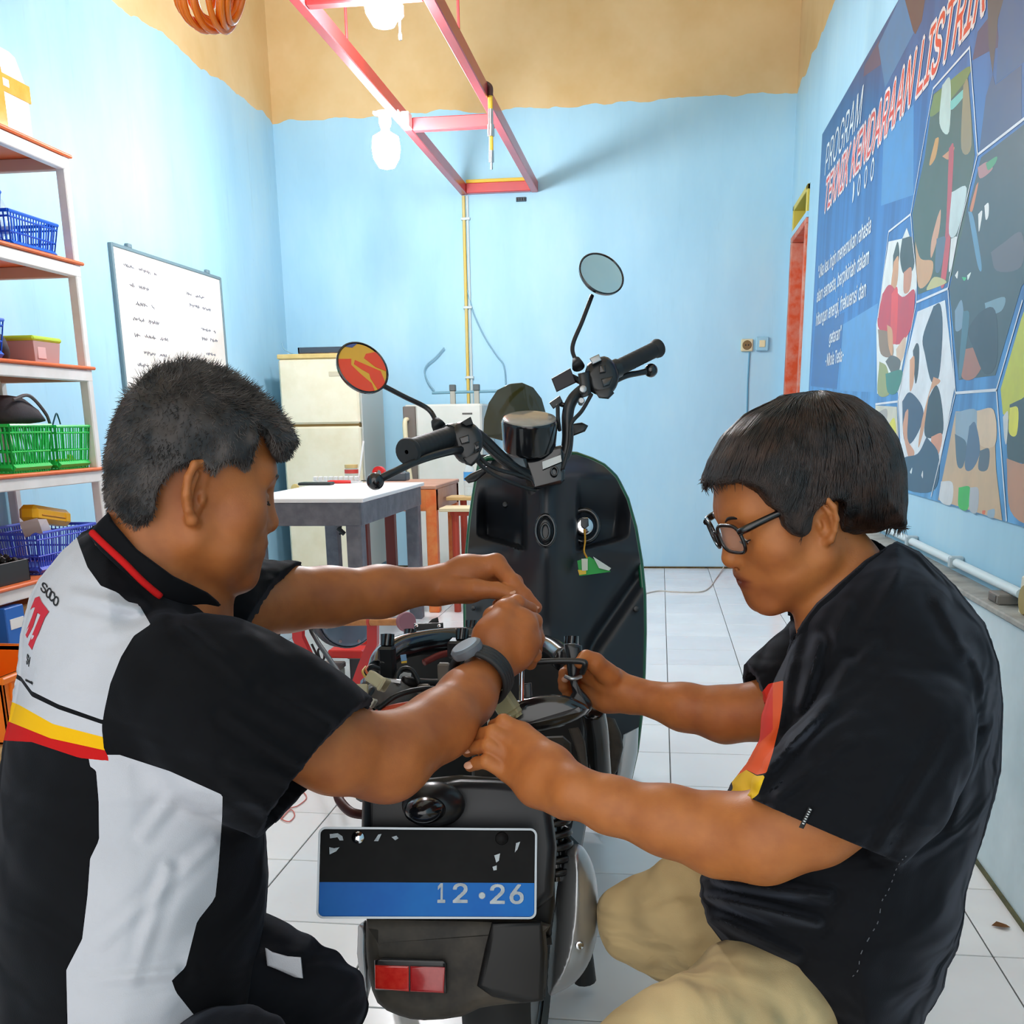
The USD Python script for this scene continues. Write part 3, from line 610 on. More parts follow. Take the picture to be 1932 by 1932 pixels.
g2 = np.random.default_rng(3)
for r_, (yy, zz, L) in enumerate(((4.98, 1.755, .34), (5.02, 1.67, .2), (5.02, 1.59, .24), (5.02, 1.515, .28), (5.02, 1.44, .36), (5.05, 1.36, .3), (5.02, 1.30, .26), (5.65, 1.70, .3), (5.62, 1.645, .34), (5.8, 1.53, .2), (5.8, 1.48, .22), (5.78, 1.40, .24), (5.6, 1.36, .16), (5.7, 1.31, .2))):
    n = int(L/.006); x = np.linspace(0, L, n); amp = .011*(.4+.6*g2.random(n)); z = amp*np.sin(x*420+g2.random(n)*2)
    word = (np.sin(x*38+r_*2.) > -.75)
    ms, s = [], 0
    for k in range(1, n):
        if not word[k] or k == n-1:
            if k-s > 4: ms.append(tube(np.stack([np.full(k-s, XL+.0125), yy+x[s:k], zz+z[s:k]], 1), .0016, 4))
            s = k+1
    if ms: put('handwriting', cat(ms), inkm, wb, smooth=False)

# ================================================================ storage rack along the left wall
SX0, SX1, SY0, SY1 = -2.555, -2.16, 1.45, 3.87
SZ = (1.968, 1.601, 1.227, .852, .487)
rk_white = mat('rack_white', (232, 230, 226), .45, noise=(6, (214, 208, 200), .6)); rk_or = mat('rack_orange', (232, 104, 40), .5, noise=(5, (238, 140, 84), .6)); rk_in = mat('rack_inner', (206, 168, 146), .6)
rk = thing('storage_rack', 'tall white storage rack with orange shelf boards along the left wall', 'rack')
for x in (SX0, SX1-.036):
    for y in (SY1-.036, 2.62, SY0): put('post', box(x, x+.036, y, y+.036, .0, SZ[0]-.0, .004), rk_white, rk)
for k, z in enumerate(SZ+(.12,)):
    b = put('shelf_board', box(SX0, SX1+.012, SY0-.01, SY1+.012, z-.012, z, .004), rk_or, rk)
    put('front_rail', box(SX1-.03, SX1+.001, SY0, SY1-.001, z-.055, z-.0125, .003), rk_white, rk)
    put('back_rail', box(SX0, SX0+.03, SY0, SY1, z-.055, z-.0125, .003), rk_in, rk)
    for y in (SY1-.034, SY0): put('end_rail', box(SX0, SX1, y, y+.03, z-.055, z-.0125, .003), rk_in, rk)
def basket(name, label, o, w, d, h, m, rz=0, group=None, taper=.86):
    """slotted plastic basket: w along x, d along y"""
    t = thing(name, label, 'basket', o, rz, group)
    def ring(s, z): return np.array([(-w/2*s, -d/2*s, z), (w/2*s, -d/2*s, z), (w/2*s, d/2*s, z), (-w/2*s, d/2*s, z)])
    rim = [hull(np.vstack([tube([a, b], .006, 6).vertices])) for a, b in zip(ring(1, h), np.roll(ring(1, h), -1, 0))]
    put('rim', cat(rim), m, t)
    bs = ring(taper, .004); put('base', hull(np.vstack([bs, bs-[0, 0, .004]])), m, t)
    for i in range(4):
        a0, a1 = ring(1, h)[i], ring(1, h)[(i+1) % 4]; b0, b1 = ring(taper, 0)[i], ring(taper, 0)[(i+1) % 4]
        L = np.linalg.norm(a1-a0); n = max(4, int(L/.016)); ms = []
        for k in range(n+1):
            q = k/n; A0, B0 = a0+(a1-a0)*q, b0+(b1-b0)*q; ms.append(tube([B0, A0], .0026, 4))
        for q in (.12, .45, .85): ms.append(tube([b0+(a0-b0)*q, b1+(a1-b1)*q], .0034 if q > .2 else .012, 4))
        put('slotted_wall', cat(ms), m, t, smooth=False)
    return t
pb = mat('plastic_blue', (34, 108, 226), .35); pb2 = mat('plastic_blue2', (70, 92, 214), .35); pg = mat('plastic_green', (40, 206, 92), .35, noise=None)
def on(u, v, z, X=-2.25): p = at(u, v, X=X); return (p[0], p[1], z)
basket('plastic_basket', 'bright blue slotted basket at the far end of the second rack shelf', (-2.30, 3.645, SZ[1]), .22, .30, .115, pb)
basket('plastic_basket', 'taller bright blue slotted basket on the second rack shelf, cut by the frame edge', (-2.30, 3.30, SZ[1]), .24, .30, .16, pb)
basket('plastic_basket', 'small bright blue slotted basket on the third rack shelf', (-2.27, 3.23, SZ[2]), .2, .26, .125, pb)
basket('plastic_basket', 'green slotted basket at the far end of the fourth rack shelf', (-2.28, 3.715, SZ[3]), .21, .23, .155, pg)
basket('plastic_basket', 'green slotted basket second from the far end of the fourth rack shelf', (-2.28, 3.44, SZ[3]), .22, .25, .16, pg)
basket('plastic_basket', 'violet-blue slotted basket with a yellow case in it on the fifth rack shelf', (-2.34, 3.62, SZ[4]), .3, .40, .15, pb2)
# clear plastic bag in the blue basket
bagm = mat('clear_bag', (226, 238, 240), .15, alpha=.35)
v = trimesh.creation.icosphere(3, 1.).vertices
bag = trimesh.creation.icosphere(3, 1.); bag.vertices *= (.07, .09, .075)*(1+.35*(meshkit.noise(bag.vertices*2.6+5)-.5))[:, None]
t = thing('plastic_bag', 'crumpled clear plastic bag standing in the blue basket', 'bag', (-2.33, 3.60, SZ[1]+.115)); put('film', bag, bagm, t, smooth=50)
# styrofoam box with brown tape on top of the rack
t = thing('styrofoam_box', 'white styrofoam box wrapped in brown packing tape on top of the rack', 'box')
fy, bx0, bx1, h = 3.79, -2.50, -2.235, .305
foam = mat('styrofoam', (234, 234, 236), .7, bump=(180, .15)); tape = mat('packing_tape', (206, 158, 46), .2, coat=.6, noise=(9, (224, 184, 86), .8))
z = SZ[0]
put('body', hull(np.vstack([box(bx0, bx1, 3.27, fy, z, z+.2, .012).vertices, box(bx0+.005, bx1-.015, 3.29, fy-.02, z+.2, z+h, .02).vertices])), foam, t)
put('lid_seam', box(bx0-.001, bx1+.0005, 3.269, fy+.001, z+.193, z+.197, .0005), mat('seam_grey', (176, 176, 178), .8), t)
put('tape_band', box(bx0-.002, bx1+.0022, 3.268, fy+.002, z+.148, z+.205, .001), tape, t)
put('tape_strip', hull([(bx1+.003, 3.565, z+.005), (bx1+.003, 3.63, z+.005), (bx1+.003, 3.565, z+.2), (bx1+.003, 3.63, z+.2), (bx1-.012, 3.58, z+h-.02), (bx1-.012, 3.64, z+h-.02), (bx1-.03, 3.57, z+.1), (bx1-.03, 3.63, z+.1)]), tape, t)
put('tape_strip', hull([(bx1-.004, 3.565, z+.2), (bx1+.003, 3.63, z+.2), (bx1-.012, 3.54, z+h), (bx1-.012, 3.60, z+h), (bx1-.04, 3.56, z+h+.001), (bx1-.04, 3.6, z+h+.001)]), tape, t)
put('torn_patch', box(bx1+.001, bx1+.004, 3.63, 3.665, z+.165, z+.19, .001), foam, t)
# third shelf: dark bag and food box
dk = mat('dark_fabric', (58, 52, 56), .8, bump=(120, .3))
t = thing('cloth_pouch', 'small dark grey cloth pouch beside the blue basket on the third shelf', 'pouch', (-2.27, 3.425, SZ[2]))
m = trimesh.creation.icosphere(3, 1.); m.vertices = m.vertices*(.07, .055, .055)+(0, 0, .042); m.vertices[:, 2] = np.maximum(m.vertices[:, 2], 0); m.vertices *= (1+.25*(meshkit.noise(m.vertices*24)-.5))[:, None]; m.vertices[:, 1] += m.vertices[:, 2]*-.3
put('body', m, dk, t, smooth=True); put('knot', lathe([(0, 0), (.012, 0), (.009, .02), (.016, .03), (0, .032)], 10, (0, -.025, .085)), dk, t)
t = thing('food_container', 'clear food box with a lime green lid on the third rack shelf', 'container', (-2.25, 3.635, SZ[2]))
put('tub', hull(np.vstack([box(-.055, .055, -.075, .075, 0, .002).vertices, box(-.06, .06, -.085, .085, .07, .075, .001).vertices])), mat('tub_pink', (206, 158, 150), .25, alpha=.9), t)
put('lid', box(-.066, .066, -.092, .092, .075, .092, .006), mat('lid_lime', (196, 226, 60), .35), t)
put('label', hull(np.vstack([box(.056, .0595, -.06, -.01, .015, .055, .001).vertices])), mat('label_pink', (226, 180, 176), .5), t)
# fourth shelf: black bag and cables in the green basket, small yellow bits
t = thing('black_bag', 'black soft tool bag lying on the green baskets on the fourth shelf', 'bag', (-2.28, 3.47, SZ[3]+.165))
m = hull([(-.1, -.1, 0), (.1, -.1, 0), (.1, .11, 0), (-.1, .11, 0), (-.07, -.07, .09), (.08, -.08, .085), (.06, .03, .09), (-.06, .05, .07), (.09, .09, .03)]).subdivide().subdivide()
m.vertices += (.012*(meshkit.noise(m.vertices*30)-.5))[:, None]; trimesh.smoothing.filter_laplacian(m, iterations=3)
put('body', m, dk, t, smooth=True); put('strap', tube(spline([(.09, -.08, .08), (.1, .0, .095), (.09, .1, .04), (.08, .14, .0)], 6), .006, 6), mat('strap_grey', (90, 82, 84), .7), t)
t = thing('black_cables', 'tangle of black cables over the near green basket', 'cable', (-2.26, 3.33, SZ[3]+.16))
pts = [(.02*math.cos(a*1.3)+.01*math.sin(a*.7), .075*math.sin(a), .035+.04*math.cos(a*.9+.5)) for a in np.arange(0, 16, .3)]
put('coil', tube(spline(pts, 3), .004, 6), mat('black_rubber', (22, 24, 26), .5), t, smooth=True)
t = thing('test_lead', 'thin teal wire hanging over the rim of the far green basket', 'cable', (-2.2, 3.62, SZ[3]+.155))
put('wire', tube(spline([(0, -.06, .07), (.005, -.02, .02), (.0, .0, .0), (.01, .02, .045), (0, .05, .03), (-.02, .09, .01)], 6), .003, 6), mat('teal_wire', (40, 96, 110), .5), t, smooth=True)
t = thing('green_parts', 'lime plastic part lying in the far green basket', 'part', (-2.24, 3.75, SZ[3]+.006))
put('body', box(-.03, .03, -.03, .03, 0, .03, .006), mat('lime_part', (176, 226, 40), .4), t); put('tab', box(-.01, .01, .02, .04, .02, .045, .004), mat('lime_part', (176, 226, 40), .4), t)
# fifth shelf: yellow case, grey rolls, black tray with parts
t = thing('yellow_case', 'yellow plastic case lying tilted on the violet-blue basket', 'case', (-2.26, 3.62, SZ[4]+.155), 6)
ym = mat('case_yellow', (246, 178, 20), .35)
m = box(-.035, .035, -.16, .12, 0, .062, .016); m.apply_transform(T4(rot((1, 0, 0), -9), (0, 0, .01))); put('shell', m, ym, t)
m = box(.03, .038, -.12, .08, .025, .03, .002); m.apply_transform(T4(rot((1, 0, 0), -9), (0, 0, .01))); put('seam', m, mat('case_seam', (190, 124, 10), .5), t)
m = box(.03, .039, .06, .1, .012, .05, .004); m.apply_transform(T4(rot((1, 0, 0), -9), (0, 0, .01))); put('latch', m, ym, t)
t = thing('paper_rolls', 'grey rolled tape and torn paper in front of the yellow case', 'roll', (-2.21, 3.46, SZ[4]+.15))
put('roll', lathe([(.014, -.03), (.028, -.03), (.028, .03), (.014, .03), (.014, -.03)], 18, (0, -.03, .022), (.8, .5, .2)), mat('roll_grey', (150, 136, 134), .7), t)
put('paper', hull([(0, -.01, 0), (.01, .08, -.005), (.012, .05, .045), (0, .0, .05), (-.006, .03, .02)]), mat('paper_grey', (216, 204, 204), .8), t, smooth=False)
t = thing('parts_tray', 'black tray heaped with dark metal parts on the fifth rack shelf', 'tray')
tx = mat('tray_black', (44, 46, 46), .4)
for a in ((-2.36, -2.18, 3.02, 3.34, SZ[4], SZ[4]+.006), (-2.185, -2.178, 3.02, 3.34, SZ[4], SZ[4]+.075), (-2.36, -2.353, 3.02, 3.34, SZ[4], SZ[4]+.075), (-2.36, -2.178, 3.333, 3.34, SZ[4], SZ[4]+.075), (-2.36, -2.178, 3.02, 3.027, SZ[4], SZ[4]+.075)):
    put('tray_wall', box(*a, .002), tx, t)
ms = []
for k in range(140):
    c = np.array([-2.27+.07*g2.standard_normal()*.7, 3.18+.08*g2.standard_normal(), SZ[4]+.06]); c[0] = np.clip(c[0], -2.345, -2.195); c[1] = np.clip(c[1], 3.04, 3.32); c[2] += .06*max(0, 1-abs(c[1]-3.18)/.16)*g2.random()
    ms.append(cbox(c, .012+.02*g2.random(3), .003, rot(g2.standard_normal(3), 360*g2.random())))
put('metal_parts', cat(ms), mat('dark_metal', (52, 48, 46), .35, metal=.6), t, kind='stuff', smooth=False)
# below: cardboard box, blue carton, orange crate on the bottom shelf
t = thing('cardboard_box', 'brown cardboard box on the lowest rack shelf', 'box')
put('carton', box(-2.5, -2.2, 3.2, 3.7, .122, .40, .004), mat('cardboard', (190, 138, 84), .8), t); put('tape', box(-2.2, -2.199, 3.43, 3.47, .125, .398, .0005), tape, t)
t = thing('blue_carton', 'upright blue carton with a white label on the lowest shelf', 'carton')
p = at(20, 1180, X=-2.17); put('carton', box(-2.195, -2.15, p[1]-.05, p[1]+.055, .2, .42, .003), mat('carton_blue', (36, 104, 190), .45), t); put('label', box(-2.151, -2.148, p[1]-.03, p[1]+.045, .345, .38, .0005), mat('paper_white', (230, 230, 226), .6), t)
om2 = mat('crate_orange', (244, 122, 16), .4)
t = thing('orange_crate', 'orange plastic crate standing low in front of the rack', 'crate')
cx0, cx1, cy0, cy1, cz0, cz1 = -2.115, -1.79, 2.55, 2.98, .14, .335
for a in ((cx1-.012, cx1, cy0, cy1, cz0, cz1), (cx0, cx0+.012, cy0, cy1, cz0, cz1), (cx0, cx1, cy0, cy0+.012, cz0, cz1), (cx0, cx1, cy1-.012, cy1, cz0, cz1), (cx0, cx1, cy0, cy1, cz0, cz0+.01)): put('crate_wall', box(*a, .003), om2, t)
put('crate_rim', cat([box(cx1-.014, cx1+.012, cy0-.01, cy1+.01, cz1-.02, cz1, .004), box(cx0-.01, cx1+.01, cy1-.012, cy1+.012, cz1-.02, cz1, .004)]), om2, t)
for yy in np.arange(cy0+.03, cy1, .04): put('crate_rib', box(cx1-.002, cx1+.008, yy, yy+.008, cz1-.075, cz1-.02, .002), om2, t)
put('grip_slot', box(cx1-.003, cx1+.002, (cy0+cy1)/2-.06, (cy0+cy1)/2+.06, cz0+.06, cz0+.085, .008), mat('crate_dark', (170, 70, 10), .6), t)
t = thing('crate_stand', 'low wooden pallet stand under the orange crate', 'stand')
put('top_slat', box(cx0-.02, cx1+.02, cy0-.02, cy1+.02, .12, .139, .003), mat('wood_plain', (196, 160, 110), .7), t)
for xx in (cx0, cx1-.05): put('runner', box(xx, xx+.05, cy0, cy1, .0, .12, .004), mat('wood_plain', (196, 160, 110), .7), t)
# ================================================================ furniture at the back left
cream = mat('fridge_cream', (232, 226, 200), .4, noise=(5, (214, 204, 168), .6)); cream_edge = mat('fridge_trim', (214, 190, 124), .5, noise=(8, (190, 160, 90), .6)); fr_side = mat('fridge_side', (196, 200, 194), .45)
rubber = mat('black_rubber', (22, 24, 26), .5)
t = thing('old_fridge', 'old cream two-door fridge in the back left corner', 'fridge')
a0, a1, yf, yb = -2.405, -1.89, 6.56, 7.17
put('cabinet', box(a0, a1, yf+.06, yb, .06, 1.43, .012), fr_side, t)
def door(z0, z1, nm):
    put(nm, box(a0, a1, yf, yf+.058, z0, z1, .012), cream, t)
    n = 12; q = np.linspace(0, 1, n); zz = z0+.03+(z1-z0-.06)*q; w = .03+.075*np.sin(q*np.pi)**.8 if z0 < .9 else .02+.07*(1-q)**1.5
    poly = [(a0+.006, zz[0])]+[(a0+.006+w[k], zz[k]) for k in range(n)]+[(a0+.006, zz[-1])]
    put('handle_recess', prism(poly, np.array([[1, 0, 0], [0, 0, 1], [0, -1, 0]], float).T.T@np.eye(3), (0, yf+.001, 0), .004), cream_edge, t, smooth=False)
door(1.005, 1.405, 'freezer_door'); door(.075, .99, 'fridge_door')
put('door_gap', box(a0+.004, a1-.004, yf+.012, yf+.06, .985, 1.01, .002), mat('rust_gap', (112, 88, 40), .8), t)
put('top_trim', box(a0-.004, a1+.004, yf-.004, yb, 1.405, 1.435, .006), cream_edge, t)
put('badge', box(a0+.33, a0+.40, yf-.003, yf+.001, 1.295, 1.325, .002), mat('badge_grey', (196, 186, 160), .5), t)
for x in (a0+.04, a1-.08): put('foot', cyl((x+.02, yf+.05, 0), (x+.02, yf+.05, .075), .02, 12), rubber, t)
put('latch_knob', lathe([(0, 0), (.03, 0), (.026, .012), (0, .014)], 16, (a0+.06, yf, .60), (0, -1, 0)), cream_edge, t)
t = thing('metal_tray', 'dark shallow tray lying on top of the old cream fridge', 'tray')
put('tray', box(a0+.13, a1-.02, yf+.02, yf+.34, 1.436, 1.444, .003), mat('tray_dark', (66, 56, 56), .5, noise=(20, (120, 90, 76), .8)), t)
for a in ((a0+.13, a1-.02, yf+.02, yf+.03, 1.44, 1.475), (a0+.13, a0+.14, yf+.02, yf+.34, 1.44, 1.475), (a1-.03, a1-.02, yf+.02, yf+.34, 1.44, 1.475), (a0+.13, a1-.02, yf+.33, yf+.34, 1.44, 1.475)): put('rim', box(*a, .002), mat('tray_rim', (52, 66, 78), .5), t)
t = thing('thin_wire', 'short bent wire poking up from the corner of the cream fridge', 'wire')
put('wire', tube(spline([(a0+.09, yf+.1, 1.436), (a0+.05, yf+.1, 1.45), (a0+.01, yf+.1, 1.475), (a0, yf+.1, 1.51)], 5), .004, 6), cab, t, smooth=True)
# second fridge
t = thing('white_fridge', 'white single-door fridge behind the scooter with a dark handle recess', 'fridge')
b0, b1, yf2, yb2 = -1.64, -1.125, 6.68, 7.19
fw = mat('fridge_white', (214, 214, 206), .35, noise=(2.5, (190, 198, 186), .7))
put('cabinet', box(b0, b1, yf2+.05, yb2, .05, 1.118, .01), fr_side, t)
put('door', box(b0+.085, b1, yf2, yf2+.048, .07, 1.118, .012), fw, t)
put('recess_strip', box(b0, b0+.083, yf2+.006, yf2+.048, .07, 1.108, .006), mat('recess_grey', (112, 104, 96), .4), t)
put('handle', tube(spline([(b0+.035, yf2-.0, 1.03), (b0+.02, yf2-.028, 1.0), (b0+.03, yf2-.03, .78), (b0+.045, yf2-.022, .62), (b0+.045, yf2+.0, .58)], 6), [.012, .016, .016, .015, .012], 10), mat('handle_cream', (222, 212, 176), .4), t, smooth=True)
put('badge', box(b0+.39, b0+.455, yf2-.003, yf2+.001, 1.052, 1.062, .001), mat('badge_dark', (84, 82, 76), .5), t)
for x in (b0+.05, b1-.07): put('foot', cyl((x, yf2+.06, 0), (x, yf2+.06, .055), .018, 12), rubber, t)
t = thing('pipe_rack', 'thin blue pipe held in two grey clamps on top of the white fridge', 'rack')
zt = 1.12
put('pipe', cyl((-1.50, 6.95, 1.195), (-.99, 6.95, 1.20), .009, 8), mat('pipe_teal', (104, 152, 170), .45), t)
for x in (-1.36, -1.20):
    put('clamp', box(x-.017, x+.017, 6.935, 6.965, zt, 1.205, .003), mat('clamp_tan', (170, 168, 156), .5), t)
    put('clamp_top', box(x-.02, x+.02, 6.93, 6.97, 1.205, 1.245, .003), mat('clamp_dark', (84, 92, 92), .5), t)
# grey work table with white top
tg = mat('table_grey', (92, 94, 102), .6, noise=(14, (124, 124, 130), .7)); tw = mat('table_white', (236, 236, 234), .35)
t = thing('grey_work_table', 'grey painted work table with a white top behind the man in the striped shirt', 'table')
X0, X1, Y0, Y1, TZ = -1.745, -1.205, 4.17, 5.32, .705
put('table_top', box(X0, X1, Y0, Y1, TZ-.018, TZ, .003), tw, t)
for x in (X0+.02, X1-.085):
    for y in (Y0+.02, Y1-.085): put('leg', hull(np.vstack([box(x, x+.065, y, y+.065, .0, .01, .002).vertices, box(x, x+.065, y, y+.065, TZ-.02, TZ-.019, .0005).vertices])), tg, t)
for a in ((X0+.02, X1-.02, Y0+.015, Y0+.045), (X0+.02, X1-.02, Y1-.045, Y1-.015), (X0+.015, X0+.045, Y0+.02, Y1-.02), (X1-.045, X1-.015, Y0+.02, Y1-.02)): put('apron', box(*a, TZ-.115, TZ-.018, .003), tg, t)
put('cross_rail', box(X0+.03, X1-.03, Y0+.03, Y0+.06, .2, .25, .003), tg, t)
def on_table(u, v, z=TZ): return at(u, v, Z=z)
# things on the table
p = on_table(597, 915); t = thing('black_tester', 'flat black tester lying on the white table top', 'tester', tuple(p))
put('body', box(-.085, .085, -.04, .04, 0, .014, .005), mat('black_plastic', (30, 36, 36), .45), t); put('screen', box(-.07, .0, -.028, .028, .013, .0155, .001), mat('screen_grey', (64, 92, 84), .2), t)
p = on_table(652, 912); t = thing('red_pliers', 'red handled tool lying on the white table top', 'tool', tuple(p))
redp = mat('red_plastic', (216, 40, 36), .35)
put('handle', tube(spline([(-.09, -.012, .008), (-.03, -.015, .008), (.03, -.004, .008)], 5), .008, 8), redp, t, smooth=True); put('handle', tube(spline([(-.09, .02, .008), (-.03, .014, .008), (.03, .004, .008)], 5), .008, 8), redp, t, smooth=True); put('jaw', hull([(.03, -.01, .002), (.03, .01, .002), (.09, .002, .004), (.03, -.01, .016), (.03, .01, .016), (.09, 0, .01)]), steel, t)
p = on_table(632, 909.5); t = thing('white_terminal_strip', 'row of white terminal blocks on the white table top', 'terminal strip', tuple(p))
put('rail', box(-.12, .14, -.014, .014, 0, .006, .001), white_plastic, t)
for k in range(9): put('terminal', box(-.115+.028*k, -.095+.028*k, -.012, .012, .006, .03, .003), white_plastic, t)
p = on_table(664, 907); t = thing('glass_jar', 'small glass jar with a gold lid and red label on the white table', 'jar', (p[0], p[1], TZ))
put('glass', lathe([(0, .002), (.034, .002), (.036, .01), (.036, .06), (.03, .068), (.03, .07), (0, .07)], 20), mat('jar_glass', (216, 226, 220), .1, alpha=.45), t)
put('lid', lathe([(0, .068), (.036, .068), (.036, .086), (0, .088)], 20), mat('lid_gold', (206, 178, 116), .4), t); put('label', lathe([(.0365, .04), (.037, .04), (.037, .06), (.0365, .06)], 20), mat('label_red', (206, 70, 60), .5), t)
p = on_table(676, 909); t = thing('white_stick', 'thin white stick leaning up from the white table', 'stick')
q = at(686, 832, Y=p[1]+.03); put('stick', cyl(p, q, .0055, 8), white_plastic, t); put('ring', lathe([(.012, 0), (.015, .002), (.012, .004), (.01, .002), (.012, 0)], 16, tuple(p+[.03, 0, .004])), rubber, t)
p = on_table(716, 905); t = thing('red_clamp', 'red plastic clamp lying on the table behind the brake lever', 'clamp', tuple(p))
m = lathe([(.018, -.014), (.036, -.014), (.036, .014), (.018, .014), (.018, -.014)], 20, (0, 0, .036), (.2, 1, 0)); put('ring', m, redp, t); put('grip', box(.0, .09, -.014, .014, 0, .026, .006), redp, t)
p = on_table(748, 907); t = thing('grey_charger', 'dark grey charger box on the table edge', 'charger', tuple(p))
put('case', box(-.065, .065, -.045, .045, 0, .045, .006), mat('charger_grey', (74, 80, 86), .45), t); put('top_plate', box(-.055, .03, -.035, .035, .0445, .049, .002), mat('charger_pale', (150, 156, 160), .4), t)
t = thing('hanging_plug', 'black cable with a plug hanging under the grey table', 'cable')
put('cable', tube(spline([at(648, 980, Y=5.0), at(643, 995, Y=5.0), at(645, 1005, Y=5.0), at(640, 1008, Y=5.0)], 5), .005, 6), rubber, t, smooth=True); c = at(645, 1000, Y=5.0); put('plug', tube([c+[-.02, 0, .01], c+[.012, 0, -.02]], .012, 8), rubber, t)
# orange-brown table behind
tb = mat('table_brown', (196, 146, 120), .55, noise=(6, (176, 120, 92), .6)); tor = mat('table_orange', (232, 108, 48), .5, noise=(18, (240, 160, 90), .6)); tdk = mat('table_dark_red', (122, 52, 44), .55)
t = thing('orange_work_table', 'orange-brown steel table standing behind the grey work table', 'table')
U0, U1, V0, V1, UZ = -1.66, -1.165, 5.42, 6.07, .682
put('table_top', box(U0, U1, V0, V1, UZ-.02, UZ, .004), tb, t)
for a, m in (((U0+.01, U1-.01, V0+.004, V0+.04), tor), ((U1-.04, U1-.004, V0+.01, V1-.01), tb), ((U0+.004, U0+.04, V0+.01, V1-.01), tb), ((U0+.01, U1-.01, V1-.04, V1-.004), tb)): put('apron', box(*a, UZ-.135, UZ-.02, .003), m, t)
for x, y, m in ((U1-.062, V0+.003, tor), (U0+.05, V0+.003, tdk), (U1-.062, V1-.065, tor), (U0+.05, V1-.065, tdk)): put('leg', box(x, x+.058, y, y+.058, 0, UZ-.02, .004), m, t)
# wooden bench beside the fridge
wood = mat('bench_wood', (206, 176, 122), .6, noise=(5, (176, 140, 88), .6)); legr = mat('bench_red', (176, 62, 40), .55)
t = thing('wooden_bench', 'small bench of two light wood boards on red legs beside the white fridge', 'bench')
put('board', box(-1.155, -.80, 5.62, 5.78, .588, .608, .003), wood, t); put('board', box(-1.15, -.78, 5.40, 5.59, .545, .565, .003), mat('bench_wood_pale', (226, 210, 170), .6), t)
for x in (-1.075, -.84):
    for y in (5.46, 5.71): put('leg', cyl((x, y, 0), (x, y, .545 if y < 5.6 else .588), .019, 10), legr, t)
for y in (5.46, 5.71): put('rail', box(-1.1, -.83, y-.012, y+.012, .52, .544, .003), legr, t)
q = at(886, 905, Y=5.69)
t = thing('water_bottle', 'clear water bottle with a blue label standing on the bench', 'bottle', (q[0], 5.69, .608))
put('bottle_body', lathe([(0, .002), (.030, .002), (.032, .01), (.032, .045), (.029, .05), (.032, .055), (.032, .125), (.025, .15), (.013, .17), (.013, .185), (0, .185)], 22), mat('bottle_clear', (220, 234, 238), .08, alpha=.4), t)
put('label', lathe([(.0325, .085), (.0332, .085), (.0332, .13), (.0325, .13)], 22), mat('label_blue', (74, 156, 220), .4), t); put('cap', lathe([(0, .183), (.015, .183), (.015, .199), (0, .199)], 16), mat('cap_blue', (60, 120, 220), .4), t)
# red wheel stand with the hub motor and a mallet across it
rst = mat('stand_red', (196, 40, 40), .45, noise=(10, (170, 40, 44), .6))
t = thing('red_stand', 'red bent flat-bar stand holding the hub motor', 'stand')
SYY = 3.3
def bar(pts, w, th, y): 
    g = shapely.LineString(pts).buffer(w/2, cap_style=2, join_style=1); m = trimesh.creation.extrude_polygon(g, th, engine='earcut'); m.apply_transform(T4(np.array([[1, 0, 0], [0, 0, -1], [0, 1, 0]], float), (0, y, 0))); return m
def xz(u, v, y=SYY): p = at(u, v, Y=y); return (p[0], p[2])
put('leg', bar([xz(566, 1150), xz(566, 1200), xz(592, 1256), xz(596, 1290), xz(598, 1372)], .034, .03, SYY), rst, t)
put('leg', bar([xz(706, 1165), xz(706, 1212), xz(688, 1256), xz(672, 1300), xz(664, 1392)], .034, .03, SYY), rst, t)
put('base', box(-1.2, -.98, SYY-.03, SYY, .0, .03, .003), rst, t)
q = at(636, 1180, Y=3.3)
t = thing('hub_motor', 'blue-grey hub motor wheel resting in the red stand', 'motor')
hm = mat('hub_grey', (98, 116, 134), .35, metal=.3, noise=(8, (80, 98, 116), .6)); hd = mat('hub_dark', (58, 66, 76), .4)
HC = at(652, 1164, Y=3.42); ax = np.array([.55, -.8, .1]); ax /= np.linalg.norm(ax)
put('side_cover', lathe([(0, .055), (.02, .055), (.022, .05), (.085, .046), (.098, .04), (.1, .03), (.1, .02)], 40, HC, ax), hm, t, smooth=30)
put('rim', lathe([(.1, .02), (.104, .025), (.108, .02), (.104, .005), (.1, -.005), (.1, -.03), (.106, -.045), (.11, -.05), (.106, -.058), (.09, -.06), (0, -.06)], 40, HC, ax), hd, t, smooth=30)
Rf = frame_from(ax)
for k in range(8):
    a = k*math.pi/4+.3; c = HC+Rf@np.array([.088*math.cos(a), .088*math.sin(a), .045]); put('bolt', lathe([(0, 0), (.006, 0), (.006, .004), (0, .005)], 10, c, ax), steel, t)
put('axle', cyl(HC+ax*.05, HC+ax*.085, .009, 12), steel, t)
t = thing('wooden_mallet', 'mallet with a wooden handle and mauve round head lying across the red stand', 'mallet')
a, b = at(640, 1174, Y=3.27), at(770, 1173, Y=3.23)
wd = mat('mallet_wood', (188, 128, 74), .6, noise=(30, (150, 96, 54), .6)); put('handle', cyl(a, b-(b-a)*.12, .0125, 12), wd, t)
d = (b-a)/np.linalg.norm(b-a); put('head', lathe([(0, -.03), (.02, -.03), (.031, -.006), (.033, 0), (.033, .012), (.03, .016), (0, .016)], 24, b-(b-a)*.12+d*.02, np.array([.62, -.74, .1])), mat('mallet_mauve', (146, 98, 110), .6), t)
put('band', tube([a+(b-a)*.42, a+(b-a)*.46], .0145, 12), mat('band_red', (186, 60, 50), .5), t)
xz3 = lambda u, v: HC-np.array([.0, .03, -.02])
t = thing('black_strap', 'black rubber strap running down from the red stand to the scooter', 'strap')
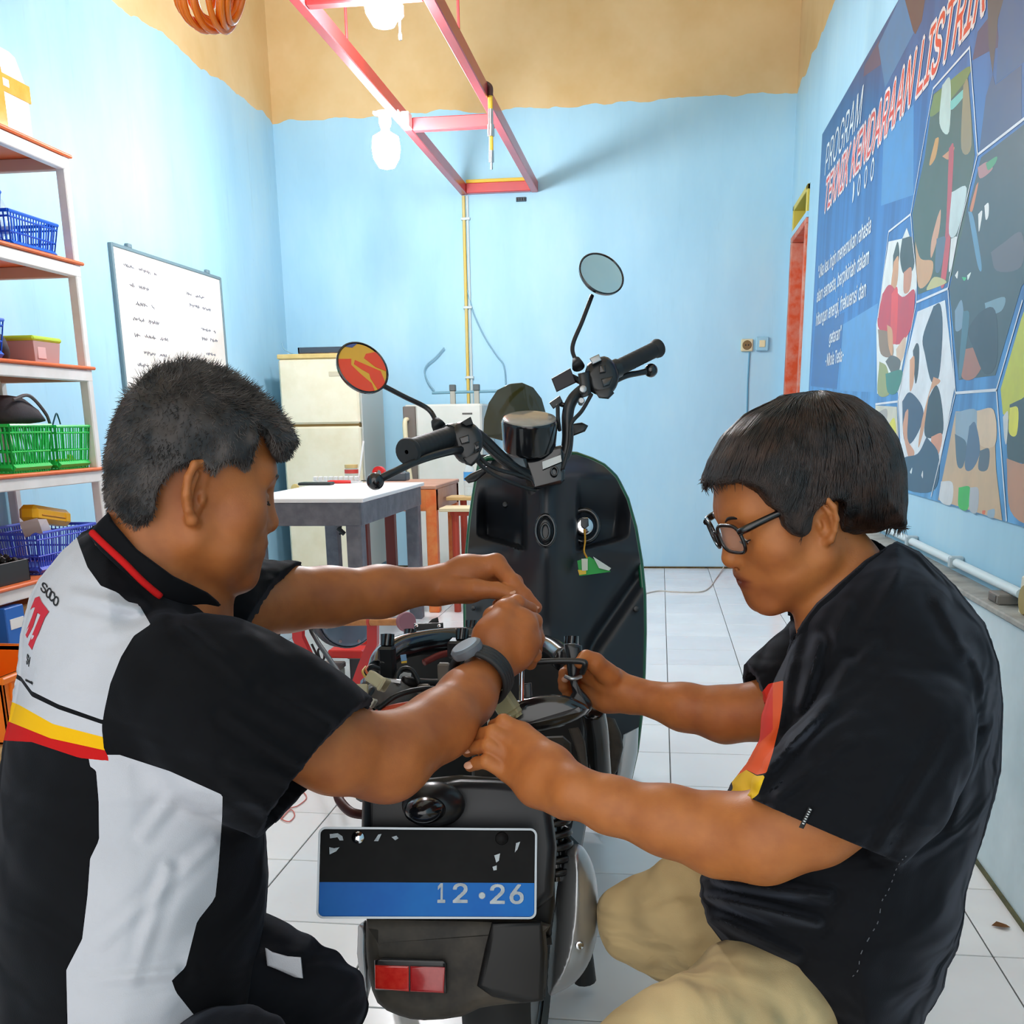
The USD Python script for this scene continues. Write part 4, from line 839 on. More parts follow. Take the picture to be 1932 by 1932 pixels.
put('strap', tube(spline([xz3(590, 1168), at(590, 1178, Y=3.25), at(596, 1205, Y=3.2), at(622, 1244, Y=3.0), at(645, 1278, Y=2.8), at(664, 1306, Y=2.6)], 6), .008, 8), rubber, t, smooth=True)
# battery boxes with red terminals
bt = mat('battery_top', (120, 108, 98), .5); bw = mat('battery_white', (212, 212, 200), .45)
t = thing('battery_pack', 'white battery box with a brown top and red terminals on the floor', 'battery')
u0, u1, v0, v1 = -1.47, -1.16, 3.50, 3.66
put('case', box(u0, u1, v0, v1, 0, .115, .004), bw, t); put('cover', box(u0-.004, u1+.004, v0-.004, v1+.004, .115, .137, .004), bt, t); put('seam', box(u0+.155, u0+.159, v0-.003, v0+.002, .0, .115, .001), mat('seam_dark', (88, 88, 76), .6), t)
for x in (u0+.05, u0+.075, u0+.13, u0+.19, u0+.23): put('terminal', box(x, x+.02, v0+.01, v0+.04, .137, .165, .004), redp, t)
for x in (u0+.057, u0+.197): put('white_mark', box(x, x+.007, v0+.006, v0+.011, .137, .158, .001), white_plastic, t)
t = thing('controller_box', 'dark grey controller box behind the red stand with a yellow tag', 'box')
put('case', box(-1.13, -.98, 3.62, 3.80, 0, .165, .005), mat('box_charcoal', (52, 56, 62), .45), t); put('rim', box(-1.135, -.975, 3.615, 3.64, .155, .17, .002), mat('box_rim', (108, 112, 112), .4), t); put('yellow_tag', box(-1.03, -1.01, 3.61, 3.63, .168, .185, .002), yel, t)
t = thing('red_tool_case', 'small red case lying open on the battery boxes', 'case')
m = box(-1.19, -1.06, 3.56, 3.66, .17, .20, .004); m.apply_transform(T4(np.eye(3))); put('case', m, redp, t); put('lid', hull([(-1.19, 3.665, .2), (-1.06, 3.665, .2), (-1.18, 3.70, .26), (-1.07, 3.70, .26), (-1.19, 3.68, .2), (-1.06, 3.68, .2)]), redp, t)
t = thing('blue_tool', 'small blue handled tool behind the red case', 'tool')
put('handle', tube([(-1.17, 3.72, .27), (-1.10, 3.70, .225)], .009, 8), mat('tool_blue', (26, 60, 130), .4), t); put('shaft', tube([(-1.10, 3.70, .225), (-1.06, 3.69, .205)], .004, 6), steel, t)
t = thing('cream_connectors', 'tangle of cream plugs with black wires beside the red stand', 'connectors')
for k in range(7):
    c = at(608+g2.random()*26, 1254+g2.random()*24, Y=3.50); c[2] = max(c[2], .146); put('plug', cbox(c, (.02, .014, .016), .003, rot(g2.standard_normal(3), 60*g2.random())), mat('plug_cream', (222, 214, 178), .45), t)
put('wire', tube(spline([at(u, v, Y=3.42) for u, v in ((588, 1215), (596, 1232), (604, 1250), (612, 1240), (608, 1222), (600, 1228), (606, 1246), (622, 1262))], 6), .004, 6), rubber, t, smooth=True)
t = thing('floor_wires', 'thin dark wires curling over the tiles under the grey table', 'wires')
for pts in (((503, 1262), (530, 1257), (560, 1255), (590, 1254)), ((520, 1268), (548, 1264), (566, 1270), (556, 1278), (540, 1270), (562, 1252), (572, 1238)), ((556, 1222), (553, 1236), (556, 1246), (566, 1242), (574, 1232))):
    put('wire', tube(spline([at(u, v, Z=.004) for u, v in pts], 8), .0035, 6), mat('wire_dark', (62, 70, 74), .5), t, smooth=True)
t = thing('clear_plastic_sheet', 'crumpled clear plastic sheet on the floor under the hub motor', 'plastic sheet', tuple(at(652, 1256, Z=0)+[.04, -.12, 0]))
m = trimesh.creation.icosphere(4, 1.); m.vertices *= (.16, .14, .07); m.vertices += ((meshkit.fbm(m.vertices*16, 3)-.5)*.09)[:, None]*m.vertices/np.linalg.norm(m.vertices, axis=1, keepdims=True); m.vertices[:, 2] = np.maximum(m.vertices[:, 2], .002)
put('film', m, bagm, t, smooth=40)
t = thing('red_wire_loop', 'thin red wire loop lying on the tiles between the man and the scooter', 'wire')
put('wire', tube(spline([at(u, v, Z=.003) for u, v in ((530, 1545), (548, 1528), (556, 1538), (545, 1550), (530, 1542), (545, 1526), (562, 1520), (578, 1506), (572, 1494), (560, 1490))], 8), .0016, 5), mat('wire_pink', (216, 120, 110), .5), t, smooth=True)
# ================================================================ the scooter
import mapbox_earcut
def panel(poly, d, th, bev=.006, n=None, crown=0, smoothpts=0):
    """solid plate whose outline is given by view points at depth d (number or function of u, v); bevelled near edge, thickness th going away"""
    p = np.asarray(poly, float)
    if smoothpts: p = spline(np.vstack([p, p[:1]]), smoothpts)[:-1]
    if ((p[:, 0]*np.roll(p[:, 1], -1)-np.roll(p[:, 0], -1)*p[:, 1]).sum()) < 0: p = p[::-1]
    df = d if callable(d) else (lambda u, v: np.full(np.shape(u), d))
    dm = float(np.mean(df(p[:, 0], p[:, 1]))); b = bev*F_PX/dm
    t = np.roll(p, -1, 0)-np.roll(p, 1, 0); t /= np.linalg.norm(t, axis=1, keepdims=True)+1e-9; nin = np.stack([-t[:, 1], t[:, 0]], 1)
    rings = [(p+nin*b, 0), (p+nin*b*.3, bev*.3), (p, bev), (p, th)]
    v = []
    for q, o in rings:
        dd = df(q[:, 0], q[:, 1])+o; v += [C(u, w, x) for (u, w), x in zip(q, dd)]
    N = len(p); f = []
    for k in range(len(rings)-1):
        for i in range(N):
            j = (i+1) % N; f += [(k*N+i, k*N+j, (k+1)*N+j), (k*N+i, (k+1)*N+j, (k+1)*N+i)]
    tri = np.asarray(mapbox_earcut.triangulate_float64(p, np.array([N], np.uint32))).reshape(-1, 3)
    f += [tuple(x) for x in tri]+[tuple(x[::-1]+3*N) for x in tri]
    m = trimesh.Trimesh(np.array(v), np.array(f), process=False)
    c = m.triangles_center[-1]; 
    trimesh.repair.fix_normals(m); return m
def sheet(edgeL, edgeR, v0, v1, depth, nu, nv, th):
    """curved moulding: rows of view points between two edge functions, depth(u, v), closed with thickness th"""
    V = np.linspace(v0, v1, nv); S = .5-.5*np.cos(np.linspace(0, np.pi, nu)); S = .5*S+.5*np.linspace(0, 1, nu)
    L, R_ = np.array([edgeL(v) for v in V]), np.array([edgeR(v) for v in V])
    U = L[:, None]+(R_-L)[:, None]*S; W = np.repeat(V[:, None], nu, 1); D = depth(U, W)
    f0 = np.array([C(a, b, c) for a, b, c in zip(U.ravel(), W.ravel(), D.ravel())])
    f1 = f0+CF*th
    N = nu*nv; f = []
    for i in range(nv-1):
        for j in range(nu-1):
            a = i*nu+j; f += [(a, a+nu, a+1), (a+1, a+nu, a+nu+1), (a+N, a+1+N, a+nu+N), (a+1+N, a+nu+1+N, a+nu+N)]
    rim = [(0, j) for j in range(nu)]+[(i, nu-1) for i in range(1, nv)]+[(nv-1, j) for j in range(nu-2, -1, -1)]+[(i, 0) for i in range(nv-2, 0, -1)]
    ids = [i*nu+j for i, j in rim]
    for a, b in zip(ids, ids[1:]+ids[:1]): f += [(a, b, b+N), (a, b+N, a+N)]
    return trimesh.Trimesh(np.vstack([f0, f1]), f, process=False)
def edge(pts):
    p = np.array(sorted(pts, key=lambda q: q[1]), float); return lambda v: float(np.interp(v, p[:, 1], p[:, 0]))
ss = lambda x: np.clip(x, 0, 1)**2*(3-2*np.clip(x, 0, 1))

blk = mat('scooter_black', (32, 35, 41), .38, spec=.5, bump=(900, .05)); glossb = mat('gloss_black', (22, 24, 28), .16, spec=.6, coat=.4); satin = mat('satin_black', (30, 32, 35), .3, spec=.55)
rubber2 = mat('rubber_matt', (34, 36, 38), .6); silver = mat('scooter_silver', (188, 192, 196), .3, metal=.75, noise=(4, (168, 170, 172), .6)); green = mat('scooter_green', (10, 92, 58), .3, coat=.4)
dirty = mat('dusty_black', (44, 40, 36), .6, noise=(14, (92, 84, 72), .7), bump=(60, .2)); chrome = mat('chrome', (214, 216, 220), .12, metal=1.0); alu = mat('aluminium', (176, 178, 180), .35, metal=.9)
sc = thing('scooter', 'black and silver motor scooter without its seat, seen from behind with a blue registration plate', 'scooter')
# --- leg shield
eL = edge([(906, 872), (896, 930), (888, 985), (881, 1060), (879, 1130), (880, 1200), (890, 1330), (908, 1420), (930, 1480)])
eR = edge([(1085, 857), (1112, 866), (1140, 880), (1162, 902), (1182, 942), (1197, 995), (1208, 1060), (1214, 1120), (1215, 1190), (1213, 1270), (1209, 1340), (1200, 1415), (1185, 1480)])
def ls_depth(U, V):
    d = 2.36-.13*np.exp(-((U-1032)/60)**2)*(1-.55*ss((V-1030)/160))+.03*((U-1045)/160)**2
    pl = ss((U-898)/22)*(1-ss((U-986)/8))*ss((V-905)/105)*(1-ss((V-(1004+.3*(U-900)))/9))
    pr = ss((U-1086)/10)*(1-ss((U-(1155+.1*(1010-V)))/34))*ss((V-890)/105)*(1-ss((V-(1030-.27*(U-1100)))/9))
    lip = .02*np.exp(-((V-(1024+.1*abs(U-1032)))/26)**2)*ss((abs(U-1032)-45)/20)
    knee = .035*np.exp(-((V-(1100+1.45*(1196-U)))/26)**2)*ss((U-1085)/40)
    low = .06*ss((V-1150)/250)*ss((U-1085)/60)
    top = .05*ss((905-V)/50)
    return d+.085*pl+.06*pr-lip+knee*.8-low*.4+top
put('leg_shield', sheet(eL, eR, 858, 1480, ls_depth, 130, 260, .02), blk, sc, smooth=40)
rimp = [(eL(v), v) for v in np.linspace(1480, 872, 40)]+[(920, 864), (990, 858), (1050, 855)]+[(eR(v), v) for v in np.linspace(858, 1480, 60)]
put('green_edge', tube([C(u, v, 2.405) for u, v in rimp], .007, 6), green, sc, 'dark green edge of the front panel', smooth=True)
put('front_panel', sheet(lambda v: eL(v)+8, lambda v: eR(v)-4, 864, 1478, lambda U, V: 2.41+.22*(1-((U-1045)/175)**2).clip(0, 1)**.7, 40, 60, .01), green, sc)
put('lower_fairing', panel([(1176, 1386), (1205, 1372), (1203, 1420), (1190, 1480), (1178, 1496), (1160, 1490), (1168, 1440)], 2.30, .03, .008), mat('pale_silver', (206, 212, 218), .35, metal=.3), sc, 'pale silver lower fairing tip', smooth=50)
def boss(u, v, d, r, h, m, nm, parent=sc, **k): return put(nm, lathe([(0, h), (r*.75, h), (r*.95, h*.8), (r, h*.4), (r, -.01), (0, -.01)], 22, C(u, v, d), -CF), m, parent, smooth=40, **k)
def ering(u, v, d, a, b, r, m, nm, parent=sc): return put(nm, tube([C(u+a*math.cos(t), v+b*math.sin(t), d) for t in np.linspace(0, 2*np.pi, 33)[:-1]], r, 8, closed=True), m, parent, smooth=True)
ering(1029, 1001, 2.224, 18, 29, .0045, glossb, 'port_ring'); put('port_cap', panel([(1029+13*math.cos(t), 1001+23*math.sin(t)) for t in np.linspace(0, 2*np.pi, 25)[:-1]], 2.222, .03, .004), satin, sc, smooth=50); ering(1029, 1003, 2.216, 8, 15, .003, glossb, 'port_ring')
ering(1102, 992, 2.34, 27, 30, .006, glossb, 'lock_rim'); boss(1102, 994, 2.335, .021, .016, chrome, 'key_switch'); put('ignition_key', panel([(1096, 978), (1110, 978), (1111, 992), (1104, 998), (1096, 992)], 2.298, .008, .002), satin, sc)
boss(893, 1147, 2.36, .006, .004, satin, 'screw'); boss(1201, 1149, 2.375, .007, .004, satin, 'screw')
boss(953, 952, 2.31, .006, .004, satin, 'screw')
# --- key tag (flat card with a green print)
kt = thing('key_tag', 'folded green and white paper tag hanging from the ignition key', 'tag')
put('card', panel([(1089, 1058), (1112, 1050), (1150, 1075), (1152, 1079), (1093, 1087)], 2.30, .003, .0008), mat('tag_green', (24, 158, 62), .5), kt)
put('fold', panel([(1119, 1050), (1153, 1072), (1149, 1077), (1130, 1072)], 2.295, .003, .0008), mat('tag_white', (206, 214, 206), .6), kt); put('sticker', panel([(1097, 1054), (1109, 1054), (1109, 1076), (1098, 1077)], 2.297, .002, .0005), mat('tag_pale', (210, 214, 196), .6), kt); put('stripe', panel([(1090, 1075), (1106, 1076), (1106, 1083), (1093, 1085)], 2.298, .002, .0005), mat('tag_yellow', (232, 190, 60), .6), kt)
put('cord', tube(spline([C(1103, 998, 2.30), C(1104, 1020, 2.31), C(1102, 1040, 2.31), C(1108, 1053, 2.30)], 5), .0022, 6), mat('tag_cord', (206, 150, 40), .6), kt, smooth=True)
# --- steering head, meter, visor
stc = put('steering_cover', panel([(985, 862), (1004, 852), (1058, 840), (1066, 858), (1066, 905), (1058, 914), (1008, 922), (1000, 905)], 2.17, .1, .008), glossb, sc, smooth=40)
put('label_plate', panel([(1023, 871), (1058, 858), (1060, 871), (1024, 886)], 2.163, .004, .001), mat('label_white', (220, 222, 220), .5), stc, 'small white label')
ering(1046, 889, 2.162, 6, 8, .002, glossb, 'emblem_ring')
put('stem', cyl(C(1022, 905, 2.26), C(1030, 980, 2.34), .035, 20), blk, sc)
mc = C(999, 822, 2.18); md = CU*.86-CF*.5; md /= np.linalg.norm(md)
mh = put('meter_housing', lathe([(0, -.034), (.05, -.034), (.056, -.026), (.06, .03), (.057, .036), (0, .036)], 40, mc, md), glossb, sc, smooth=35)
put('meter_glass', lathe([(0, .041), (.045, .041), (.055, .038), (.058, .034), (0, .034)], 40, mc, md), mat('meter_glass', (142, 138, 130), .14, coat=.6, noise=(18, (164, 160, 150), .6)), mh, smooth=35)
vis = [(912, 822), (913, 790), (922, 760), (938, 736), (962, 724), (985, 722), (1006, 731), (1022, 752), (1030, 780), (1032, 812), (1000, 826), (950, 832)]
vmat = mat('visor_smoke', (72, 68, 34), .08, spec=.5, alpha=.84, coat=.3)
vz = put('visor', panel(vis, lambda u, v: 2.33+.05*(((np.asarray(u)-972)/60.)**2)-.06*(1-(np.asarray(v)-722)/100.), .006, .002), vmat, sc, smooth=50)
put('visor_streak', panel([(940, 778), (962, 745), (984, 729), (990, 732), (968, 752), (946, 786)], 2.345, .004, .001), mat('visor_green', (40, 104, 40), .3), vz)
for pts, r in (([(862, 832, 1.98), (886, 818, 2.03), (905, 824, 2.06), (945, 862, 2.12), (978, 889, 2.16), (1005, 893, 2.19), (1040, 884, 2.2), (1064, 862, 2.2), (1071, 830, 2.2), (1071, 785, 2.2), (1078, 758, 2.2), (1096, 738, 2.21), (1130, 718, 2.23)], .0125),):
    put('handlebar', tube(spline([C(*q) for q in pts], 8), r, 14), satin, sc, smooth=True)
def grip(a, b, r, nm='grip'):
    d = b-a; L = np.linalg.norm(d)
    prof = [(.004, .003), (.004, 0), (r*1.12, 0), (r*1.2, .004), (r*1.15, .011), (r, .017)]
    n = 9
    for k in range(n): z = .017+(L-.03)*k/n; prof += [(r*.965, z+.001), (r, z+.004), (r, z+(L-.03)/n-.001)]
    prof += [(r*1.1, L-.008), (r*1.1, L), (0, L)]
    return put(nm, lathe(prof, 24, a, d), rubber2, sc, smooth=35)
grip(C(767, 853, 1.86), C(852, 824, 1.99), .021); grip(C(1243, 656, 2.31), C(1158, 698, 2.24), .0175)
swh = []
for pts, d, dep in (([(848, 812), (862, 797), (884, 795), (903, 808), (912, 830), (905, 856), (885, 874), (866, 870), (852, 848)], 1.965, .07), ([(1104, 700), (1112, 684), (1140, 672), (1160, 686), (1168, 712), (1158, 738), (1136, 746), (1116, 740), (1106, 722)], 2.2, .06)):
    swh.append(put('switch_housing', panel(pts, d, dep, .014, smoothpts=3), satin, sc, smooth=50))
put('switch_button', panel([(869, 797), (888, 786), (893, 800), (880, 804)], 1.96, .03, .003), rubber2, swh[0]); put('switch_button', panel([(866, 826), (884, 820), (886, 834), (870, 838)], 1.958, .012, .003), glossb, swh[0]); put('switch_button', panel([(894, 836), (904, 832), (906, 846), (896, 850)], 1.96, .012, .003), glossb, swh[0])
put('switch_button', panel([(1112, 676), (1130, 668), (1135, 680), (1118, 688)], 2.19, .02, .003), alu, swh[1]); put('switch_button', panel([(1130, 690), (1142, 688), (1143, 702), (1131, 704)], 2.195, .012, .003), glossb, swh[1]); put('switch_button', panel([(1134, 715), (1156, 710), (1150, 726), (1138, 730)], 2.194, .012, .003), glossb, swh[1])
def lever(pts, r0):
    p = spline([C(*q) for q in pts], 6); bl = put('brake_lever', tube(p, [r0, r0*.9, r0*.8, r0*.95], 10), satin, sc, smooth=True); s = trimesh.creation.icosphere(2, r0*1.9); s.apply_translation(p[-1]); put('lever_ball', s, glossb, bl, smooth=True)
lever([(880, 848, 1.99), (846, 852, 1.93), (792, 868, 1.87), (745, 890, 1.84), (708, 908, 1.83)], .0082); lever([(1150, 722, 2.27), (1180, 709, 2.27), (1205, 704, 2.29), (1228, 699, 2.3)], .008)
put('reservoir', panel([(1040, 714), (1076, 694), (1087, 722), (1050, 740)], 2.22, .05, .004), mat('reservoir_black', (44, 38, 44), .5), sc); put('clamp', panel([(1090, 705), (1112, 700), (1116, 745), (1096, 752)], 2.19, .05, .008), satin, sc, smooth=50); boss(1100, 735, 2.185, .008, .006, alu, 'bolt'); boss(1097, 757, 2.185, .007, .006, alu, 'bolt')
put('lever_bracket', panel([(1036, 760), (1056, 746), (1062, 758), (1044, 772)], 2.2, .03, .003), satin, sc)
put('switch_trigger', panel([(1120, 736), (1150, 727), (1159, 742), (1148, 753), (1130, 751)], 2.2, .04, .006), satin, swh[1], smooth=50); put('switch_trigger', panel([(872, 862), (904, 848), (906, 866), (890, 880), (878, 876)], 1.965, .04, .006), satin, swh[0], smooth=50)
for a_, b_, r_ in ((C(848, 825, 1.985), C(856, 822, 1.995), .0245), (C(1166, 694, 2.245), C(1156, 699, 2.24), .0205)): put('grip_collar', cyl(a_, b_, r_, 24), satin, sc)
put('reservoir_stalk', tube([C(1080, 712, 2.24), C(1100, 722, 2.22)], .007, 8), satin, sc); put('lever_stalk', tube([C(1050, 760, 2.21), C(1075, 768, 2.21)], .005, 8), satin, sc)
# cables
for pts in (([(898, 842, 1.97), (908, 866, 1.99), (935, 884, 2.04), (985, 898, 2.12), (1000, 905, 2.15)]), ([(905, 830, 1.98), (930, 855, 2.02), (965, 880, 2.08), (1000, 900, 2.14)]), ([(900, 835, 1.96), (900, 868, 1.98), (930, 895, 2.04), (985, 918, 2.14), (1010, 925, 2.2)]), ([(1116, 744, 2.19), (1098, 775, 2.17), (1078, 800, 2.16), (1074, 840, 2.16), (1062, 885, 2.16)]), ([(1052, 764, 2.17), (1053, 790, 2.16), (1056, 812, 2.18)])):
    put('cable', tube(spline([C(*q) for q in pts], 8), .0042, 6), rubber2, sc, smooth=True)
# indicators
put('indicator', panel([(875, 903), (888, 893), (918, 880), (920, 890), (898, 908), (884, 912)], 2.2, .03, .005), satin, sc, smooth=50); put('indicator', panel([(1074, 800), (1098, 797), (1110, 803), (1104, 814), (1078, 824)], 2.24, .03, .005), satin, sc, smooth=50)
# --- mirrors
def mirror(u, v, d, r, nrm, base, mid, face):
    c = C(u, v, d); n = nrm/np.linalg.norm(nrm); R = frame_from(n, CU)
    sh = put('mirror_shell', lathe([(0, -.016), (r*.5, -.015), (r*.88, -.010), (r*1.0, -.002), (r*1.02, .004), (r*.97, .0055), (r*.94, .003)], 44, c, n), glossb, sc, smooth=40)
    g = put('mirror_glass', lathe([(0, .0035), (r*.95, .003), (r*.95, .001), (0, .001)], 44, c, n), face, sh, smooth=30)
    e = C(*base); m_ = C(*mid); j = c-n*.012+(m_-c)/np.linalg.norm(m_-c)*r*.8
    put('mirror_stem', tube(spline([j, m_*.5+j*.5, m_, e], 8), .0048, 8), satin, sc, smooth=True)
    put('stem_boot', tube([e+(m_-e)*.30, e+(m_-e)*.05, e-(m_-e)*.15], [.0085, .0125, .014], 12), rubber2, sc, smooth=True)
    return c, n, sh
mirr = mat('mirror_face', (226, 230, 226), .03, metal=1.0)
n1 = -CF*.80+CR*.52+CU*.25; c1, n_, sh1 = mirror(683, 695, 1.93, .0515, n1, (826, 802, 1.99), (808, 772, 2.0), mat('mirror_yellow', (238, 176, 36), .12, coat=.6))  # yellow glass is the ground of the painted reflection
# the left mirror's reflection, painted on its glass as flat colour patches
Rm = frame_from(n1, CU)
def film(pts, m, nm):  # one colour patch of the painted reflection
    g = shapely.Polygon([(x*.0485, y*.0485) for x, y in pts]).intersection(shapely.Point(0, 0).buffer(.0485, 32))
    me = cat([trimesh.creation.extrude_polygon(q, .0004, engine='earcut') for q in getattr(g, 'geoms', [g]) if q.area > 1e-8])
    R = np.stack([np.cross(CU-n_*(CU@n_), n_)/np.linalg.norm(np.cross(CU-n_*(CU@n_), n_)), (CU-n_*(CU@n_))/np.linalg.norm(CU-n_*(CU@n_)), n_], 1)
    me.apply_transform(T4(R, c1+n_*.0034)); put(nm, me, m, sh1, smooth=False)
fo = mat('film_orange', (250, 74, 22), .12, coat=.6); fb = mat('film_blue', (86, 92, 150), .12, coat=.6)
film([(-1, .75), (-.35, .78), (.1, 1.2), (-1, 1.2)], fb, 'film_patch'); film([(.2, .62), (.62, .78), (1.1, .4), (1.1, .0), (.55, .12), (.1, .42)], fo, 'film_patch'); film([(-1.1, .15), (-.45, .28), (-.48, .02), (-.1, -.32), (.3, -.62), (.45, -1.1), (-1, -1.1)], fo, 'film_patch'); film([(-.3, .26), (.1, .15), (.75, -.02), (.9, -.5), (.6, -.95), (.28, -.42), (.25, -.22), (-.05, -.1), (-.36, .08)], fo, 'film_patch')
mirror(1134, 518, 2.27, .0525, -CF*.9+CR*.33+CU*.29, (1090, 688, 2.24), (1080, 655, 2.26), mirr)

# --- opened rear frame where the seat was
wire_b = mat('wire_black', (20, 20, 22), .45)
put('rear_loop', tube(spline([C(*q) for q in ((716, 1268, 1.62), (728, 1238, 1.66), (768, 1218, 1.72), (850, 1206, 1.78), (950, 1208, 1.78), (1030, 1222, 1.72), (1068, 1246, 1.64))], 8), .0205, 16), glossb, sc, 'black tubular loop of the seat frame', smooth=True)
def bolt_post(u, v, d, w, h, nm='bolt_post'):
    p = C(u, v, d); k = px(1, d)
    bp = put(nm, cbox(p-CU*h/2, (w, w*.8, h), .004), satin, sc); put('hex_bolt', cyl(p, p+CU*.018, .011, 12), glossb, bp); put('bolt_socket', cyl(p+CU*.0182, p+CU*.0186, .006, 6), wire_b, bp)
bolt_post(1078, 1222, 1.60, .032, .05); bolt_post(731, 1218, 1.62, .026, .055); bolt_post(774, 1207, 1.74, .024, .02); bolt_post(872, 1206, 1.72, .045, .03); bolt_post(890, 1190, 1.8, .03, .02)
rbx = put('relay_box', panel([(781, 1176), (836, 1174), (838, 1206), (782, 1212)], 1.82, .05, .004), wire_b, sc)
for u in (786, 829): boss(u, 1181, 1.818, .0035, .002, chrome, 'screw', rbx)
put('relay_clip', panel([(808, 1176), (815, 1168), (826, 1164), (828, 1174)], 1.83, .02, .002), wire_b, sc)
put('bracket_strap', tube(spline([C(*q) for q in ((985, 1250, 1.5), (1050, 1247, 1.5), (1096, 1248, 1.5), (1104, 1254, 1.5), (1098, 1270, 1.51))], 6), .0045, 8), satin, sc, smooth=True)
put('gusset', panel([(1064, 1215), (1098, 1218), (1096, 1272), (1090, 1290), (1108, 1312), (1118, 1330), (1108, 1348), (1076, 1352), (1066, 1330), (1080, 1306), (1072, 1275)], 1.52, .035, .008, smoothpts=2), satin, sc, smooth=50)
put('cross_plate', panel([(948, 1334), (985, 1318), (1030, 1311), (1066, 1312), (1092, 1322), (1112, 1338), (1088, 1358), (1050, 1374), (1000, 1384), (950, 1386)], 1.47, .06, .014, smoothpts=2), glossb, sc, 'curved black cross plate under the hands', smooth=50)
put('ring_seal', tube(spline([C(*q) for q in ((1066, 1276, 1.51), (1080, 1281, 1.505), (1097, 1276, 1.51))], 5), .003, 8), alu, sc)
put('inner_box', panel([(700, 1262), (760, 1232), (900, 1222), (1040, 1236), (1092, 1270), (1104, 1340), (1098, 1500), (700, 1500), (692, 1400)], 1.86, .1, .01), mat('dark_inside', (20, 18, 18), .6), sc, smooth=50)
put('battery_block', panel([(890, 1395), (1062, 1388), (1078, 1402), (1080, 1490), (890, 1496)], 1.62, .12, .01), dirty, sc)
put('frame_rail', tube(spline([C(*q) for q in ((1118, 1336, 1.62), (1126, 1380, 1.66), (1130, 1430, 1.7), (1134, 1480, 1.75))], 6), .019, 14), glossb, sc, smooth=True)
put('frame_rail', tube(spline([C(*q) for q in ((700, 1290, 1.6), (694, 1360, 1.55), (690, 1430, 1.5), (692, 1500, 1.45))], 6), .017, 14), glossb, sc, smooth=True)
put('side_fairing', panel([(1142, 1352), (1160, 1356), (1172, 1384), (1176, 1410), (1166, 1452), (1146, 1482), (1126, 1478), (1142, 1450), (1150, 1400)], 1.78, .03, .006), dirty, sc, smooth=50)
put('side_fairing', panel([(1072, 1375), (1092, 1372), (1104, 1400), (1112, 1470), (1100, 1478), (1088, 1420)], 1.6, .02, .004), dirty, sc, smooth=50)
put('orange_panel_edge', tube(spline([C(*q) for q in ((690, 1352, 1.52), (740, 1338, 1.5), (800, 1326, 1.5), (850, 1318, 1.52))], 6), [.004, .007, .006, .004], 8), mat('panel_orange', (226, 92, 60), .4), sc, 'orange-red edge of a side panel', smooth=True)
put('tool_tray', panel([(692, 1352), (740, 1330), (860, 1310), (905, 1318), (900, 1390), (700, 1400)], 1.62, .05, .008), mat('dark_inside', (20, 18, 18), .6), sc, smooth=50)
put('rubber_boot', tube(spline([C(*q) for q in ((706, 1338, 1.55), (716, 1322, 1.56), (736, 1314, 1.6), (770, 1308, 1.66))], 6), [.026, .03, .026, .02], 14), mat('boot_grey', (116, 110, 104), .7), sc, smooth=True)
for pts, r in (([(712, 1338, 1.5), (750, 1312, 1.5), (800, 1300, 1.52), (850, 1302, 1.55)], .0042), ([(744, 1286, 1.6), (756, 1264, 1.62), (776, 1264, 1.62), (792, 1290, 1.62)], .004), ([(702, 1300, 1.52), (690, 1318, 1.5), (686, 1340, 1.5), (692, 1356, 1.5)], .005), ([(714, 1262, 1.55), (700, 1258, 1.53), (690, 1268, 1.52), (694, 1282, 1.51)], .004), ([(760, 1285, 1.62), (820, 1290, 1.65), (880, 1284, 1.68)], .008), ([(800, 1250, 1.72), (830, 1236, 1.74), (860, 1230, 1.76)], .006)):
    put('wire', tube(spline([C(*q) for q in pts], 8), r, 8), wire_b if r != .006 else mat('wire_red', (120, 40, 36), .5), sc, smooth=True)
for pts, m in (([(708, 1284, 1.5), (698, 1276, 1.5), (690, 1264, 1.51), (696, 1256, 1.53)], 'o'), ([(708, 1287, 1.5), (694, 1282, 1.49), (684, 1268, 1.5), (690, 1258, 1.52)], 'y'), ([(682, 1318, 1.49), (690, 1332, 1.5), (702, 1340, 1.52)], 'p')):
    put('wire', tube(spline([C(*q) for q in pts], 8), .0018, 6), mat('wire_'+m, {'o': (232, 110, 60), 'y': (230, 190, 80), 'p': (200, 160, 140)}[m], .5), sc, smooth=True)
cr = mat('connector_cream', (222, 212, 174), .45); cr2 = mat('connector_white', (232, 228, 210), .45)
def connector(u, v, d, s, R, nm='wire_connector', m=cr):
    p = C(u, v, d); put(nm, cat([cbox(p, s, .002, R), cbox(p+R@np.array([-s[0]*.4, 0, 0]), (s[0]*.2, s[1]*1.25, s[2]*1.2), .002, R)]), m, sc, smooth=30)
Rc = np.stack([CR*.8-CU*.5-CF*.3, CU*.8+CR*.4, -CF], 1); Rc, _ = np.linalg.qr(Rc)
connector(712, 1284, 1.49, (.031, .017, .019), -Rc if np.linalg.det(Rc) < 0 else Rc); connector(679, 1305, 1.47, (.022, .022, .018), np.stack([CU, -CR, CF], 1)@np.eye(3))
connector(696, 1322, 1.5, (.02, .012, .012), Rc if np.linalg.det(Rc) > 0 else -Rc, m=cr2)
put('tag_blue', panel([(755, 1236), (766, 1234), (768, 1246), (757, 1248)], 1.55, .004, .001), mat('tag_blue', (120, 166, 210), .5), sc); put('tag_yellow', panel([(757, 1248), (768, 1246), (768, 1251), (757, 1252)], 1.55, .004, .001), yel, sc)
